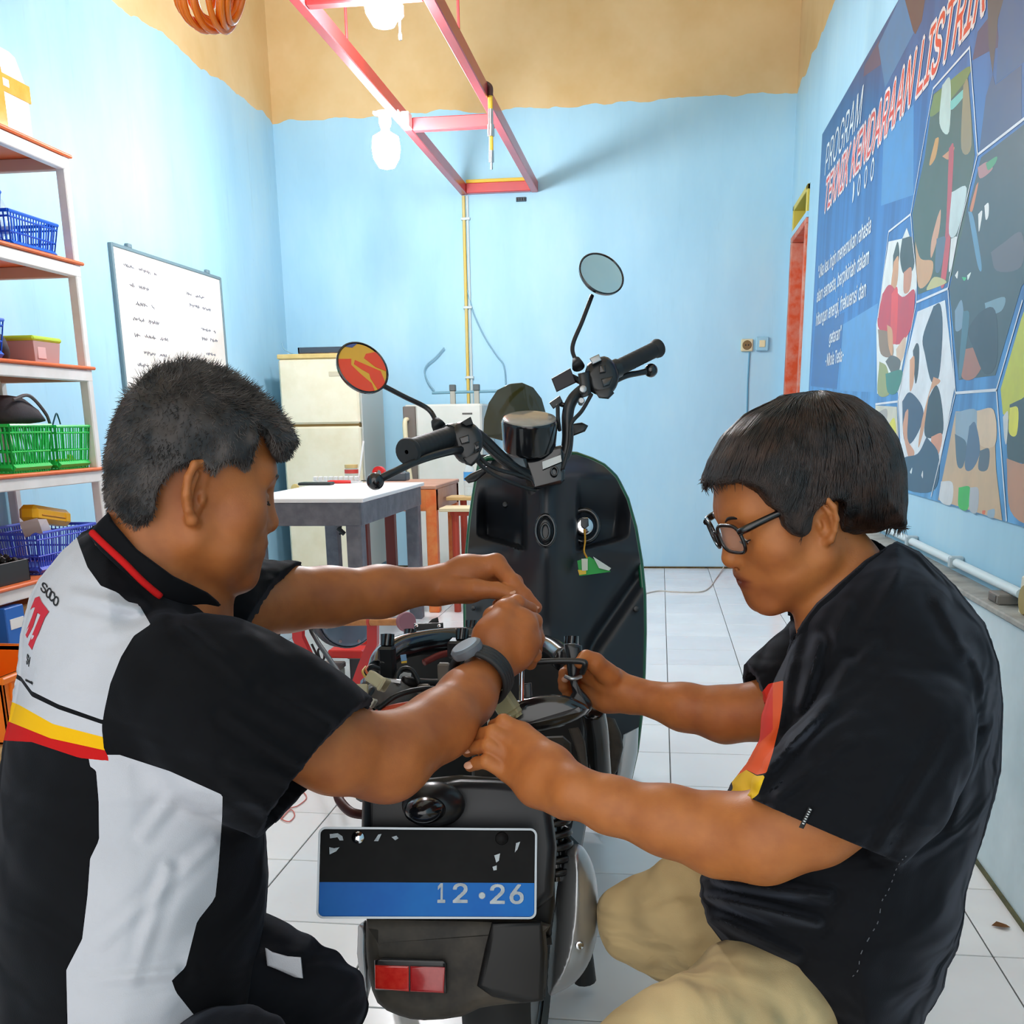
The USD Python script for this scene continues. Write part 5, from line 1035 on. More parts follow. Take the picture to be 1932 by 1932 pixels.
put('lens_ring', panel([(753, 1274), (762, 1268), (776, 1270), (776, 1286), (764, 1284), (754, 1282)], 1.66, .01, .002), mat('lens_white', (236, 238, 238), .3), sc)
put('silver_clip', tube(spline([C(*q) for q in ((724, 1284, 1.58), (742, 1286, 1.58), (756, 1288, 1.58))], 4), .005, 6), alu, sc)
for u, v in ((760, 1300), (800, 1308), (838, 1268)): put('small_clamp', cbox(C(u, v, 1.63), (.02, .012, .03), .003), mat('clamp_dusty', (128, 118, 108), .6), sc)
# the big six-way connector in front of the cross plate
Rk = np.stack([CR*.55-CU*.83, CR*.78+CU*.5-CF*.35, CF], 1); Rk = np.stack([Rk[:, 0]/np.linalg.norm(Rk[:, 0]), Rk[:, 1], Rk[:, 2]], 1); Rk, _ = np.linalg.qr(Rk); Rk = Rk*np.sign(np.array([Rk[:, 0]@(CR-CU), Rk[:, 1]@CR, 1.])); Rk[:, 2] = np.cross(Rk[:, 0], Rk[:, 1])
kc = C(951, 1325, 1.42); beige = mat('connector_beige', (176, 166, 124), .5)
mcn = put('main_connector', cat([cbox(kc, (.036, .028, .024), .003, Rk), cbox(kc+Rk@np.array([.017, .002, 0]), (.014, .022, .02), .002, Rk), cbox(kc-Rk@np.array([.004, 0, .013]), (.022, .01, .006), .002, Rk), cbox(kc-Rk@np.array([.014, 0, .0]), (.008, .032, .028), .002, Rk)]), beige, sc, 'large beige six-way wire connector', smooth=30)
for a in (-.0055, .0055):
    for b in (-.006, 0, .006):
        q = kc+Rk@np.array([.024, a+.002, b]); put('connector_hole', cat([cyl(q, q+Rk[:, 0]*.0035, .0032, 10)]), beige, mcn); put('hole_dark', cyl(q+Rk[:, 0]*.0032, q+Rk[:, 0]*.0038, .0021, 8), wire_b, mcn)
put('wire', tube(spline([C(962, 1350, 1.41), C(968, 1362, 1.42), C(970, 1375, 1.44)], 5), .0016, 6), cr2, sc); put('wire', tube(spline([C(918, 1340, 1.4), C(921, 1356, 1.4), C(922, 1376, 1.41)], 5), .002, 6), cr2, sc)
put('upright_bracket', panel([(986, 1290), (1003, 1288), (1004, 1325), (985, 1327)], 1.5, .02, .003), satin, sc)
# --- tail: cover, dome, registration plate, fender, reflector
put('tail_cover', panel([(684, 1500), (700, 1484), (830, 1478), (870, 1470), (1000, 1478), (1034, 1500), (1046, 1560), (1048, 1640), (1000, 1730), (690, 1730), (682, 1600)], 1.355, .16, .014, smoothpts=2), blk, sc, smooth=50)
put('cover_shelf', panel([(790, 1470), (868, 1462), (985, 1470), (1000, 1492), (890, 1496), (700, 1494)], 1.42, .08, .008), dirty, sc, smooth=50)
m = trimesh.creation.icosphere(4, 1.); m.vertices *= (.041, .03, .03); m.vertices[:, 2] = np.maximum(m.vertices[:, 2], -.02); m.apply_transform(T4(np.stack([CR, CU, -CF], 1), C(818, 1518, 1.335))); put('tail_dome', m, satin, sc, smooth=True)
m = trimesh.creation.icosphere(4, 1.); m.vertices *= (.028, .0185, .034); m.apply_transform(T4(np.stack([CR*.99+CU*.05, CU, -CF], 1), C(803, 1527, 1.318))); put('tail_dome_cap', m, glossb, sc, smooth=True)
pl = thing('registration_plate', 'black and blue registration plate with raised numbers 12 26 on the back of the scooter', 'registration plate')
PTL, PTR, PBR, PBL = C(602, 1558, 1.30), C(1014, 1561, 1.315), C(1009, 1739, 1.305), C(598, 1731, 1.29)
pw, ph = .277, .1165; pxd = (PTR-PTL)/np.linalg.norm(PTR-PTL); pyd = (PTL-PBL); pyd -= pxd*(pyd@pxd); pyd /= np.linalg.norm(pyd); pn = np.cross(pxd, pyd); pc = (PTL+PTR+PBR+PBL)/4
PR = np.stack([pxd, pyd, pn], 1)
pw, ph = np.linalg.norm(PTR-PTL), np.linalg.norm(PTL-PBL)
def rrect(w, h, r): return shapely.box(-w/2+r, -h/2+r, w/2-r, h/2-r).buffer(r, 8)
pblack = mat('plate_black', (9, 9, 10), .6, spec=.2, bump=(200, .08), noise=(30, (22, 22, 22), .6)); pblue = mat('plate_blue', (0, 104, 196), .5, spec=.3, noise=(12, (10, 122, 206), .7), bump=(150, .08)); pwhite = mat('plate_white', (196, 208, 214), .5, noise=(60, (150, 160, 170), .7))
put('backing', prism(rrect(pw, ph, .009), PR, pc-pn*.0016, .0016), pblack, pl, smooth=False)
put('blue_field', prism(rrect(pw-.006, ph-.006, .006).intersection(shapely.box(-1, -1, 1, -ph*.5+ph*.395)), PR, pc, .0007), pblue, pl, smooth=False)
put('black_field', prism(rrect(pw-.006, ph-.006, .006).intersection(shapely.box(-1, -ph*.5+ph*.395, 1, 1)), PR, pc, .0007), pblack, pl, smooth=False)
put('edge', prism(rrect(pw, ph, .009).difference(rrect(pw-.0055, ph-.0055, .0065)), PR, pc, .0022), mat('plate_edge', (170, 178, 184), .35, metal=.6), pl, 'worn silver edge', smooth=False)
def plate_text(tx, x, y, h, w=None):
    m = meshkit.text_mesh(tx, h, .0012, bold=True); b = m.bounds
    if w: m.vertices[:, 0] = (m.vertices[:, 0]-b[0, 0])*w/(b[1, 0]-b[0, 0])
    m.apply_transform(T4(PR, pc+PR@np.array([x, y, .0007]))); put('digit', m, pwhite, pl, smooth=False)
for ch, u, w in (('1', 825, 15), ('2', 854, 28), ('2', 924, 28), ('6', 961, 27)):
    x = (u-806)/412*pw; plate_text(ch, x, -ph*.5+.0205+(-.001 if u > 900 else 0), .0232, w/412*pw)
q = pc+PR@np.array([(909-806)/412*pw, -ph*.5+.029, .0007]); put('dot', lathe([(0, .0014), (.0038, .0012), (.0045, 0), (0, 0)], 14, q, pn), pwhite, pl); 
# the visible scraps of the worn upper characters
for pts in ([(621, 1573), (636, 1571), (645, 1577), (647, 1585), (640, 1585), (636, 1579), (622, 1581)], [(621, 1598), (630, 1600), (640, 1598), (634, 1606), (622, 1612)], [(704, 1586), (712, 1573), (718, 1572), (712, 1586)], [(737, 1578), (746, 1575), (750, 1580), (744, 1584)], [(972, 1588), (980, 1585), (975, 1600), (970, 1606)], [(931, 1612), (942, 1608), (940, 1622), (935, 1626)], [(928, 1634), (936, 1631), (936, 1640), (930, 1641)]):
    poly = [((u-806)/412*pw, (1646.5-v)/175*ph) for u, v in pts]; put('worn_stroke', prism(poly, PR, pc+pn*.0007, .001), pwhite, pl, smooth=False)
for u in (674, 945): q = pc+PR@np.array([(u-806)/412*pw, (1646.5-1579)/175*ph, .0007]); put('plate_bolt', lathe([(0, .004), (.0045, .004), (.0078, .002), (.0085, 0), (0, 0)], 16, q, pn), chrome if u < 800 else pblack, pl)
fend = [(692, 1728), (1010, 1736), (1030, 1760), (1032, 1830), (1020, 1885), (960, 1894), (905, 1902), (870, 1918), (800, 1925), (752, 1916), (712, 1892), (696, 1840), (690, 1780)]
put('rear_fender', panel(fend, 1.335, .08, .016, smoothpts=2), dirty, sc, smooth=50)
put('fender_rib', panel([(928, 1740), (1022, 1738), (1030, 1800), (1026, 1888), (985, 1893), (928, 1880), (900, 1860), (915, 1790)], 1.325, .05, .008), mat('inner_black', (22, 22, 23), .5), sc, smooth=50)
rf = mat('reflector_red', (216, 36, 30), .18, coat=.6, noise=(120, (236, 70, 50), .5)); rf2 = mat('reflector_dark', (176, 34, 38), .18, coat=.6, noise=(120, (200, 56, 56), .5))
rb = put('reflector_base', panel([(706, 1812), (722, 1806), (836, 1810), (843, 1818), (843, 1874), (708, 1868)], 1.318, .03, .005), satin, sc, smooth=40)
put('reflector_lens', panel([(707, 1820), (772, 1822), (772, 1871), (707, 1866)], 1.312, .012, .004), rf, rb, 'bright half of the red reflector', smooth=40); put('reflector_lens', panel([(774, 1822), (840, 1824), (838, 1874), (774, 1871)], 1.312, .012, .004), rf2, rb, 'darker half of the red reflector', smooth=40)
# silver side covers
def pod(poly, d, H, R0, nm, label=None):
    p2 = Poly2(np.asarray(poly, float), 1.0, 30)
    cu, cv = np.mean(poly, 0); c = C(cu, cv, d)
    def f(P):
        q = P-EYE; z = q@CF; u = CX+F_PX*(q@CR)/z; v = CY-F_PX*(q@CU)/z
        s = np.clip(-p2(np.stack([u, v], 1))*d/F_PX/R0, -1, 1); h = np.where(s > 0, H*np.sqrt(np.maximum(1-(1-s)**2, 0)), -H*.5*-s*0+s*H)
        return (np.abs(z-d)-h)*.6
    lo, hi = np.min([C(a, b, d) for a, b in poly], 0)-H-.02, np.max([C(a, b, d) for a, b in poly], 0)+H+.02
    v, fc, n = surf(f, lo, hi, .004); return put(nm, (v, fc), silver, sc, label, normals=n)
pod(spline([(1066, 1602), (1088, 1592), (1106, 1606), (1121, 1642), (1129, 1700), (1127, 1758), (1113, 1812), (1086, 1852), (1052, 1873), (1034, 1872), (1037, 1800), (1046, 1720), (1055, 1650), (1066, 1602)], 4)[:-1], 1.47, .05, .045, 'side_cover', 'silver curved side cover on the right of the wheel')
pod([(676, 1745), (690, 1736), (700, 1760), (700, 1860), (692, 1890), (682, 1860), (674, 1800)], 1.44, .04, .02, 'side_cover')
boss(1093, 1783, 1.425, .006, .004, chrome, 'cover_screw')
# shock absorber, swing arm, stand, wheels
p0, p1 = C(1040, 1500, 1.46), C(1052, 1660, 1.46)
hx = np.array([p0+(p1-p0)*t+.022*(CR*math.cos(t*14*math.pi)-CF*math.sin(t*14*math.pi)) for t in np.linspace(0, 1, 140)]); put('shock_spring', tube(hx, .005, 6), satin, sc, smooth=True); put('shock_body', cyl(p0, p1, .014, 14), glossb, sc)
put('swing_arm', panel([(1000, 1690), (1042, 1660), (1048, 1700), (1034, 1790), (1030, 1880), (985, 1890), (960, 1800)], 1.40, .05, .008), mat('inner_black', (22, 22, 23), .5), sc, smooth=50)
put('arm_lug', panel([(1024, 1768), (1040, 1764), (1042, 1782), (1026, 1786)], 1.39, .03, .004), satin, sc)
put('hose', tube(spline([C(*q) for q in ((690, 1538, 1.42), (662, 1532, 1.43), (642, 1512, 1.45), (634, 1492, 1.48))], 8), .007, 8), mat('hose_brown', (92, 40, 36), .5), sc, 'brown-red hose loop on the left side', smooth=True)
put('centre_stand', tube([at(1090, 1740, Y=1.66), at(1104, 1862, Y=1.66)+[0, 0, .012]], .02, 12), rubber2, sc); put('centre_stand', tube([at(1090, 1740, Y=1.66)+[-.3, .0, 0], at(1104, 1862, Y=1.66)+[-.34, 0, .012]], .02, 12), rubber2, sc); put('stand_bar', cyl(at(1090, 1740, Y=1.66), at(1090, 1740, Y=1.66)+[-.3, 0, 0], .012, 10), satin, sc)
def wheel(c, r, w):
    ty = put('tyre', lathe([(r-.055, -w*.42), (r-.03, -w*.5), (r-.008, -w*.36), (r, -w*.12), (r, w*.12), (r-.008, w*.36), (r-.03, w*.5), (r-.055, w*.42)], 56, c, (1, .0, 0)), rubber2, sc, smooth=50)
    put('hub', lathe([(0, -w*.5), (.06, -w*.5), (.1, -w*.3), (r-.054, -w*.36), (r-.05, -w*.4), (r-.05, w*.4), (r-.054, w*.36), (.1, w*.3), (.06, w*.5), (0, w*.5)], 48, c, (1, 0, 0)), alu, ty, smooth=35)
wheel((-.215, 1.46, .205), .205, .1); wheel((-.185, 2.78, .205), .205, .085)
put('floor_board', box(-.30, -.13, 1.75, 2.35, .2, .26, .02), blk, sc); put('spine', tube(spline([(-.2, 1.5, .35), (-.2, 1.8, .28), (-.19, 2.3, .3), (-.19, 2.5, .6)], 6), .03, 12), satin, sc); put('fork', tube([(-.19, 2.5, .6), (-.185, 2.78, .205)], .025, 12), satin, sc)
# ================================================================ people: shared anatomy
def cloth(name, rgb, sheen=.1, amp=.5, scale=6., rough=.88, spec=.16):
    """woven cloth: fine weave and soft creases in the relief"""
    return graph(name, {'g': ('geometry', {}), 'm': ('mapping', {'rotation': (0, .5, .3), 'scale': (1, 1, 2.2)}), 'n1': ('noise_texture', {'scale': scale, 'detail': 1.6, 'roughness': .4, 'distortion': .7}), 'b1': ('bump', {'strength': amp, 'distance': .05}),
        'n2': ('noise_texture', {'scale': 700.0, 'detail': 2.0}), 'b2': ('bump', {'strength': .2, 'distance': .001}), 'p': ('principled_bsdf', {'base_color': s2l(rgb), 'roughness': rough, 'specular_ior_level': spec, 'sheen_weight': sheen, 'sheen_roughness': .45, 'sheen_tint': s2l((170, 176, 196))})},
        [('g.position', 'm.vector'), ('m.vector', 'n1.vector'), ('n1.fac', 'b1.height'), ('g.position', 'n2.vector'), ('n2.fac', 'b2.height'), ('b1.normal', 'b2.normal'), ('b2.normal', 'p.normal')])
def crease(t, uv, lines, w=11., hi=.7):
    """soft folds along lines: a valley with a rounded ridge beside it"""
    for (u0, v0), (u1, v1), am in lines:
        a, b = np.array([u0, v0], np.float32), np.array([u1, v1], np.float32); ab = b-a; k = ((uv-a)@ab)/(ab@ab); kc = np.clip(k, 0, 1); dd = np.sqrt(((uv-a-kc[:, None]*ab)**2).sum(1)); fade = 1-kc*.6
        t = t+am*(hi*np.exp(-((dd-2*w)/(1.1*w))**2)-np.exp(-(dd/w)**2))*fade
    return t
def nail(tip, nrm, along, parent, s=1.):
    n = np.asarray(nrm, float); n /= np.linalg.norm(n); a = np.asarray(along, float); a = a-n*(a@n); a /= np.linalg.norm(a); m = trimesh.creation.icosphere(2, 1.); m.vertices *= (.0055*s, .0046*s, .0016*s); m.apply_transform(T4(np.stack([a, np.cross(n, a), n], 1), tip)); put('fingernail', m, mat('nail', (216, 160, 130), .3), parent, smooth=True)

I3 = np.eye(3)
class Limb:
    """a piece of an implicit body, evaluated only near its own points"""
    def __init__(self, fn, pts, pad): self.fn, self.c = fn, np.mean(pts, 0).astype(np.float32); self.R = float(np.linalg.norm(np.asarray(pts)-self.c, axis=1).max()+pad)
    def __call__(self, P):
        d = np.sqrt(((P-self.c)**2).sum(1))-self.R; m = d < .05; out = np.maximum(d, .05).astype(np.float32)
        if m.any(): out[m] = self.fn(P[m])
        return out
def blend(limbs, k):
    def f(P):
        d = limbs[0](P)
        for l in limbs[1:]: d = smin(d, l(P), k)
        return d
    return f
def bones(pts, rad, k=.006, pad=.02): return Limb(lambda P: chain(P, pts, rad, k), pts, max(rad)+pad)
def skew(q, kf, kb, kz=.88):
    q = q.copy(); q[:, 2] = np.where(q[:, 2] > -.01, q[:, 2], (q[:, 2]+.01)/kz-.01); q[:, 0] = np.where(q[:, 0] > 0, q[:, 0]/kf, q[:, 0]/kb); return q
def head_sdf(q, kf=.92, kb=.85, cheek=1., lean=0):
    q = skew(q, kf, kb); s = q.copy(); s[:, 1] = np.abs(s[:, 1])                 # symmetric halves
    d = smin(ell(q, (-.004, 0, .042), I3, (.097, .076, .086)), ell(q, (.033, 0, -.016), I3, (.062, .061*cheek, .088)), .03)
    d = smin(d, rc(s, (-.002, .05, -.048), (.068, .018, -.089), .021, .0175), .03)
    d = smin(d, rc(s, (.045, .036*cheek, -.05), (.05, .038, -.02), .026, .024), .025)
    d = smin(d, rc(s, (.056, .045, -.006), (.05, .05, -.012), .0205, .02), .022)
    d = smin(d, rc(q, (.077, -.006, -.087), (.077, .006, -.087), .0165, .0165), .02)
    d = smin(d, rc(s, (.085, .008, .035), (.074, .04, .038), .0095, .0105), .018)
    d = smin(d, ell(q, (.074, 0, -.049), I3, (.024, .034, .032)), .02)
    sock = ell(s, (.1, .033, .012), I3, (.019, .018, .0135)); d = smax(d, -sock, .016)
    d = smin(d, ell(s, (.0715, .0325, .0105), I3, (.0148, .0155, .0128)), .005)
    d = smin(d, rc(q, (.0865, 0, .022), (.1015, 0, -.014), .0075, .0115), .012)
    d = smin(d, rc(q, (.1, 0, -.017), (.094, 0, -.022), .0115, .010), .006)
    d = smin(d, ell(s, (.089, .0135, -.0205), I3, (.0115, .0085, .0085)), .006)
    d = smax(d, -ell(s, (.0955, .0068, -.0295), I3, (.0055, .0038, .004)), .003)
    lip = smin(ell(q, (.0905, 0, -.0425), I3, (.0105, .024, .0068)), ell(q, (.0885, 0, -.0555), I3, (.0105, .021, .0078)), .002)
    d = smin(d, lip, .006)
    d = smax(d, -rc(s, (.1015, 0, -.0488), (.083, .027, -.0495), .0016, .0012), .003)
    d = smax(d, -rc(s, (.0875, .024, .0035), (.081, .0445, .0065), .0013, .001), .002)     # the slit of the lowered lids
    d = smax(d, -rc(s, (.089, .022, .0185), (.08, .046, .0175), .0012, .001), .004)        # lid crease
    return d
def ear_sdf(q, kf=.92, kb=.85, out=.0, k=1.):
    s = skew(q, kf, kb); s[:, 1] = np.abs(s[:, 1])
    t = np.array([[.9, .38, .0], [-.36, .86, .0], [0, 0, 1]]);                            # columns: forward, outward, up in the ear's plane
    ex, en = np.array([.92, -.36, .12]), np.array([.36, .93, 0.]); ez = np.cross(ex, en); ez /= np.linalg.norm(ez); ex /= np.linalg.norm(ex); en = np.cross(ez, ex)
    R = np.stack([ex, ez, en], 1).astype(np.float32)
    p = (s-np.array((-.012, .0745+out, .0), np.float32))@R
    if (R[2, 1] < 0): p[:, 1] *= -1
    p /= k
    rim = [(.010, .010, -.002), (.0115, .024, .001), (.003, .0335, .004), (-.009, .031, .006), (-.017, .019, .007), (-.0175, .003, .006), (-.012, -.013, .004), (-.004, -.025, .001), (.003, -.029, -.002)]
    d = chain(p, rim, [.0032, .0042, .0046, .0046, .0046, .0044, .0044, .0068, .0055], .003)
    d = smin(d, ell(p, (-.004, .003, -.001), I3, (.016, .028, .0042)), .004)
    d = smin(d, chain(p, [(-.002, .022, .003), (-.009, .012, .004), (-.0085, -.006, .003)], [.003, .0036, .003], .003), .004)
    d = smax(d, -ell(p, (.001, -.001, .006), I3, (.0085, .012, .008)), .003)
    d = smin(d, ell(p, (.0085, -.003, .001), I3, (.0045, .006, .004)), .004)
    return d*k
def head_frame(fwd, pitch, roll=0):
    f = np.asarray(fwd, float).copy(); f[2] = 0; f /= np.linalg.norm(f); l = np.cross([0, 0, 1.], f); u = np.array([0, 0, 1.])
    p = math.radians(pitch); f2 = f*math.cos(p)-u*math.sin(p); u2 = np.cross(f2, l)
    r = math.radians(roll); l2 = l*math.cos(r)+u2*math.sin(r); u3 = np.cross(f2, l2)
    return np.stack([f2, l2, u3], 1)
def skin_mat(name, rgb, dark):
    a, b = np.array(s2l(rgb)), np.array(s2l(dark))
    return graph(name, {'tc': ('geometry', {}), 'n': ('noise_texture', {'scale': 26.0, 'detail': 4.0}), 'r': ('rgb_ramp', {'ramp': [(.35, tuple(a)), (.7, tuple(a*.6+b*.4))]}),
        'at': ('attribute', {'attribute': 'tint'}), 'mx': ('mix', {'color2': tuple(b)}), 'nb': ('noise_texture', {'scale': 420.0, 'detail': 3.0}), 'b': ('bump', {'strength': .16, 'distance': .001}),
        'p': ('principled_bsdf', {'roughness': .46, 'specular_ior_level': .34, 'subsurface_weight': .12, 'subsurface_scale': .006, 'subsurface_radius': (1, .35, .18)})},
        [('tc.position', 'n.vector'), ('n.fac', 'r.fac'), ('r.color', 'mx.color1'), ('at.fac', 'mx.fac'), ('mx.color', 'p.base_color'), ('tc.position', 'nb.vector'), ('nb.fac', 'b.height'), ('b.normal', 'p.normal')])
def tint(prim, vals): UsdGeom.PrimvarsAPI(prim).CreatePrimvar('tint', Sdf.ValueTypeNames.FloatArray, 'vertex').Set(Vt.FloatArray.FromNumpy(np.asarray(vals, np.float32)))
def curves(name, strands, width, m, parent, label=None, kind=None):
    n = len(strands[0]); c = UsdGeom.BasisCurves.Define(stage, _path(parent, name)); c.CreateTypeAttr('linear')
    c.CreateCurveVertexCountsAttr(Vt.IntArray.FromNumpy(np.full(len(strands), n, np.int32))); c.CreatePointsAttr(Vt.Vec3fArray.FromNumpy(np.asarray(strands, np.float32).reshape(-1, 3)))
    w = np.tile(np.interp(np.linspace(0, 1, n), [0, .6, 1], [1, .9, .25])*width, len(strands)); c.CreateWidthsAttr(Vt.FloatArray.FromNumpy(w.astype(np.float32))); c.SetWidthsInterpolation('vertex')
    UsdShade.MaterialBindingAPI.Apply(c.GetPrim()).Bind(m); return tag(c, label, kind=kind)
def hair_mat(name, rgb, rgb2, rough=.38):
    a, b = s2l(rgb), s2l(rgb2)
    return graph(name, {'tc': ('geometry', {}), 'n': ('noise_texture', {'scale': 40.0, 'detail': 4.0}), 'r': ('rgb_ramp', {'ramp': [(.35, a), (.72, b)]}), 'p': ('principled_bsdf', {'roughness': rough, 'specular_ior_level': .5})}, [('tc.position', 'n.vector'), ('n.fac', 'r.fac'), ('r.color', 'p.base_color')])
def sample(v, f, n, g):
    a, b, c = v[f[:, 0]], v[f[:, 1]], v[f[:, 2]]; ar = np.linalg.norm(np.cross(b-a, c-a), axis=1); i = g.choice(len(f), n, p=ar/ar.sum()); r1, r2 = np.sqrt(g.random(n)), g.random(n)
    return (1-r1)[:, None]*a[i]+(r1*(1-r2))[:, None]*b[i]+(r1*r2)[:, None]*c[i], i
def to_uv(P):
    q = P-EYE; z = q@CF; return np.stack([CX+F_PX*(q@CR)/z, CY-F_PX*(q@CU)/z], 1), z
def pod_fn(poly, d0, H, R0, yaw=0., e=2.):
    """rounded body whose outline from the front of the picture is the polygon; d0 its mid depth, H half thickness, R0 how far from the outline it reaches full thickness"""
    p2 = Poly2(np.asarray(poly, float), 2.0, 60); cu = np.mean(poly, 0)[0]
    def f(P):
        uv, z = to_uv(P); s = np.clip(-p2(uv)*(d0/F_PX)/R0, -1.5, 1); h = np.where(s > 0, H*np.maximum(1-(1-np.maximum(s, 0))**e, 1e-6)**(1/e), s*R0)
        zc = d0+yaw*(uv[:, 0]-cu)*d0/F_PX
        return ((np.abs(z-zc)-h)*.7).astype(np.float32)
    return f
def lids(person, O, R, kf, skin, dark):
    """eyes behind lowered lids, lashes and brows, both sides"""
    w = lambda x, y, z: O+R@np.array([x*kf, y, z])
    for s in (-1, 1):
        e = trimesh.creation.icosphere(3, .0122); e.apply_translation(w(.0722, s*.0325, .0085)); put('eye', e, mat('eye_white', (206, 198, 188), .2), person, smooth=True)
        put('iris', lathe([(0, .0006), (.005, .0002), (.0052, -.002), (0, -.002)], 18, w(.0722, s*.0325, .0085)+(R@np.array([.93, s*.05, -.36]))*.0119, R@np.array([.93, s*.05, -.36])), mat('iris_dark', (30, 20, 16), .1), person)
        put('eyelash', tube(spline([w(.0885, s*.022, .005), w(.0885, s*.033, .0045), w(.082, s*.0455, .0075)], 5), [.0006, .0013, .0007], 6), dark, person, smooth=True)
        put('eyebrow', tube(spline([w(.0965, s*.014, .031), w(.0945, s*.027, .0365), w(.087, s*.04, .036), w(.075, s*.049, .031)], 5), [.0012, .0022, .002, .0008], 8), dark, person, smooth=True)
# ================================================================ the man on the left (striped work shirt)
skin1 = skin_mat('skin_brown', (178, 106, 56), (112, 54, 34)); hair1 = hair_mat('hair_short_dark', (26, 22, 22), (58, 50, 47), .5)
h1 = thing('person', 'man in a black and white work shirt with red and yellow stripes on its back', 'person')
R1 = head_frame(CR*math.cos(math.radians(29))+CF*math.sin(math.radians(29)), 13)
KF1, KB1 = .87, .80
D1 = 1.12
ear_n = C(378, 938, D1-.07)                                        # near ear canal
O1 = ear_n-R1@np.array([-.004, -.07, .0])
loc1 = lambda P: ((P-O1.astype(np.float32))@R1.astype(np.float32)).astype(np.float32)
headL = Limb(lambda P: head_sdf(loc1(P), KF1, KB1, .99), [O1+R1@np.array(p) for p in ((.1, 0, 0), (-.1, 0, 0), (0, 0, .12), (0, 0, -.1))], .05)
earL = Limb(lambda P: ear_sdf(loc1(P), KF1, KB1, k=1.02), [O1+R1@np.array((0, .075, 0)), O1+R1@np.array((0, -.075, 0))], .06)
neck = bones([O1+R1@np.array([-.022, 0, -.03]), O1+R1@np.array([-.035, 0, -.085]), C(312, 1110, 1.14)], [.057, .054, .056], .01)
# arms
ra = bones([C(400, 1300, 1.03), C(632, 1412, 1.12), C(728, 1430, 1.165), C(830, 1368, 1.245), C(880, 1316, 1.30), C(924, 1258, 1.36)], [.055, .047, .0475, .040, .0345, .028], .02)
la = bones([C(430, 1150, 1.30), C(545, 1130, 1.39), C(620, 1126, 1.42), C(720, 1116, 1.46), C(822, 1103, 1.50)], [.046, .041, .0385, .034, .0255], .02)
# near right hand: a fist round the screwdriver, back of the hand to the viewer
hr = [bones([C(924, 1258, 1.36), C(938, 1205, 1.375), C(956, 1160, 1.39)], [.029, .031, .021], .015),
      bones([C(930, 1250, 1.37), C(972, 1205, 1.38), C(990, 1180, 1.385)], [.027, .026, .019], .015),
      bones([C(935, 1262, 1.375), C(975, 1230, 1.38), C(1000, 1210, 1.385)], [.024, .022, .016], .015),
      bones([C(952, 1152, 1.39), C(975, 1138, 1.405), C(1000, 1150, 1.43), C(1002, 1178, 1.45)], [.0145, .0115, .0095, .0085], .004),
      bones([C(984, 1166, 1.385), C(1008, 1172, 1.41), C(1012, 1195, 1.435), C(996, 1206, 1.45)], [.0145, .0108, .0092, .0085], .004),
      bones([C(994, 1192, 1.385), C(1013, 1204, 1.41), C(1010, 1226, 1.432), C(994, 1230, 1.447)], [.0135, .0104, .009, .008], .004),
      bones([C(996, 1216, 1.385), C(1008, 1236, 1.405), C(1000, 1252, 1.425), C(986, 1250, 1.437)], [.0122, .0096, .0082, .0075], .004),
      bones([C(925, 1215, 1.40), C(932, 1165, 1.415), C(958, 1140, 1.435), C(982, 1152, 1.45)], [.019, .0145, .011, .009], .006)]
# far left hand: index pressing down on the screwdriver, thumb under
hl = [bones([C(822, 1103, 1.50), C(880, 1082, 1.505), C(934, 1066, 1.50)], [.0255, .026, .0165], .012),
      bones([C(826, 1112, 1.50), C(885, 1103, 1.51), C(930, 1094, 1.525)], [.024, .025, .02], .012),
      bones([C(936, 1064, 1.498), C(966, 1098, 1.475), C(990, 1124, 1.465), C(1012, 1146, 1.46)], [.0145, .0118, .0102, .0082], .004),
      bones([C(938, 1078, 1.515), C(972, 1098, 1.505), C(984, 1122, 1.50), C(972, 1138, 1.50)], [.0135, .0108, .0095, .0082], .004),
      bones([C(934, 1092, 1.53), C(962, 1108, 1.525), C(968, 1130, 1.52), C(954, 1140, 1.52)], [.013, .0102, .0092, .008], .004),
      bones([C(928, 1100, 1.54), C(950, 1118, 1.538), C(950, 1136, 1.535), C(938, 1140, 1.53)], [.0122, .0096, .0085, .0075], .004),
      bones([C(848, 1112, 1.485), C(898, 1112, 1.47), C(938, 1114, 1.465), C(966, 1120, 1.462)], [.019, .0145, .0115, .0092], .005)]
core1 = bones([C(300, 1180, 1.15), C(270, 1500, 1.17), C(270, 1750, 1.17)], [.08, .09, .09], .02)
fist = blend(hr, .006); lhand = blend(hl, .006)
def body1(P):
    d = smin(headL(P), earL(P), .007); d = smin(d, neck(P), .025); d = smin(d, core1(P), .03)
    return smin(smin(d, smin(ra(P), fist(P), .014), .02), smin(la(P), lhand(P), .012), .02).astype(np.float32)
allp = np.array([C(u, v, d) for u, v, d in ((60, 1900, 1.1), (205, 700, 1.2), (1030, 1300, 1.36), (1030, 1040, 1.56), (700, 1530, 1.1), (400, 1400, .95), (500, 1900, 1.3))])
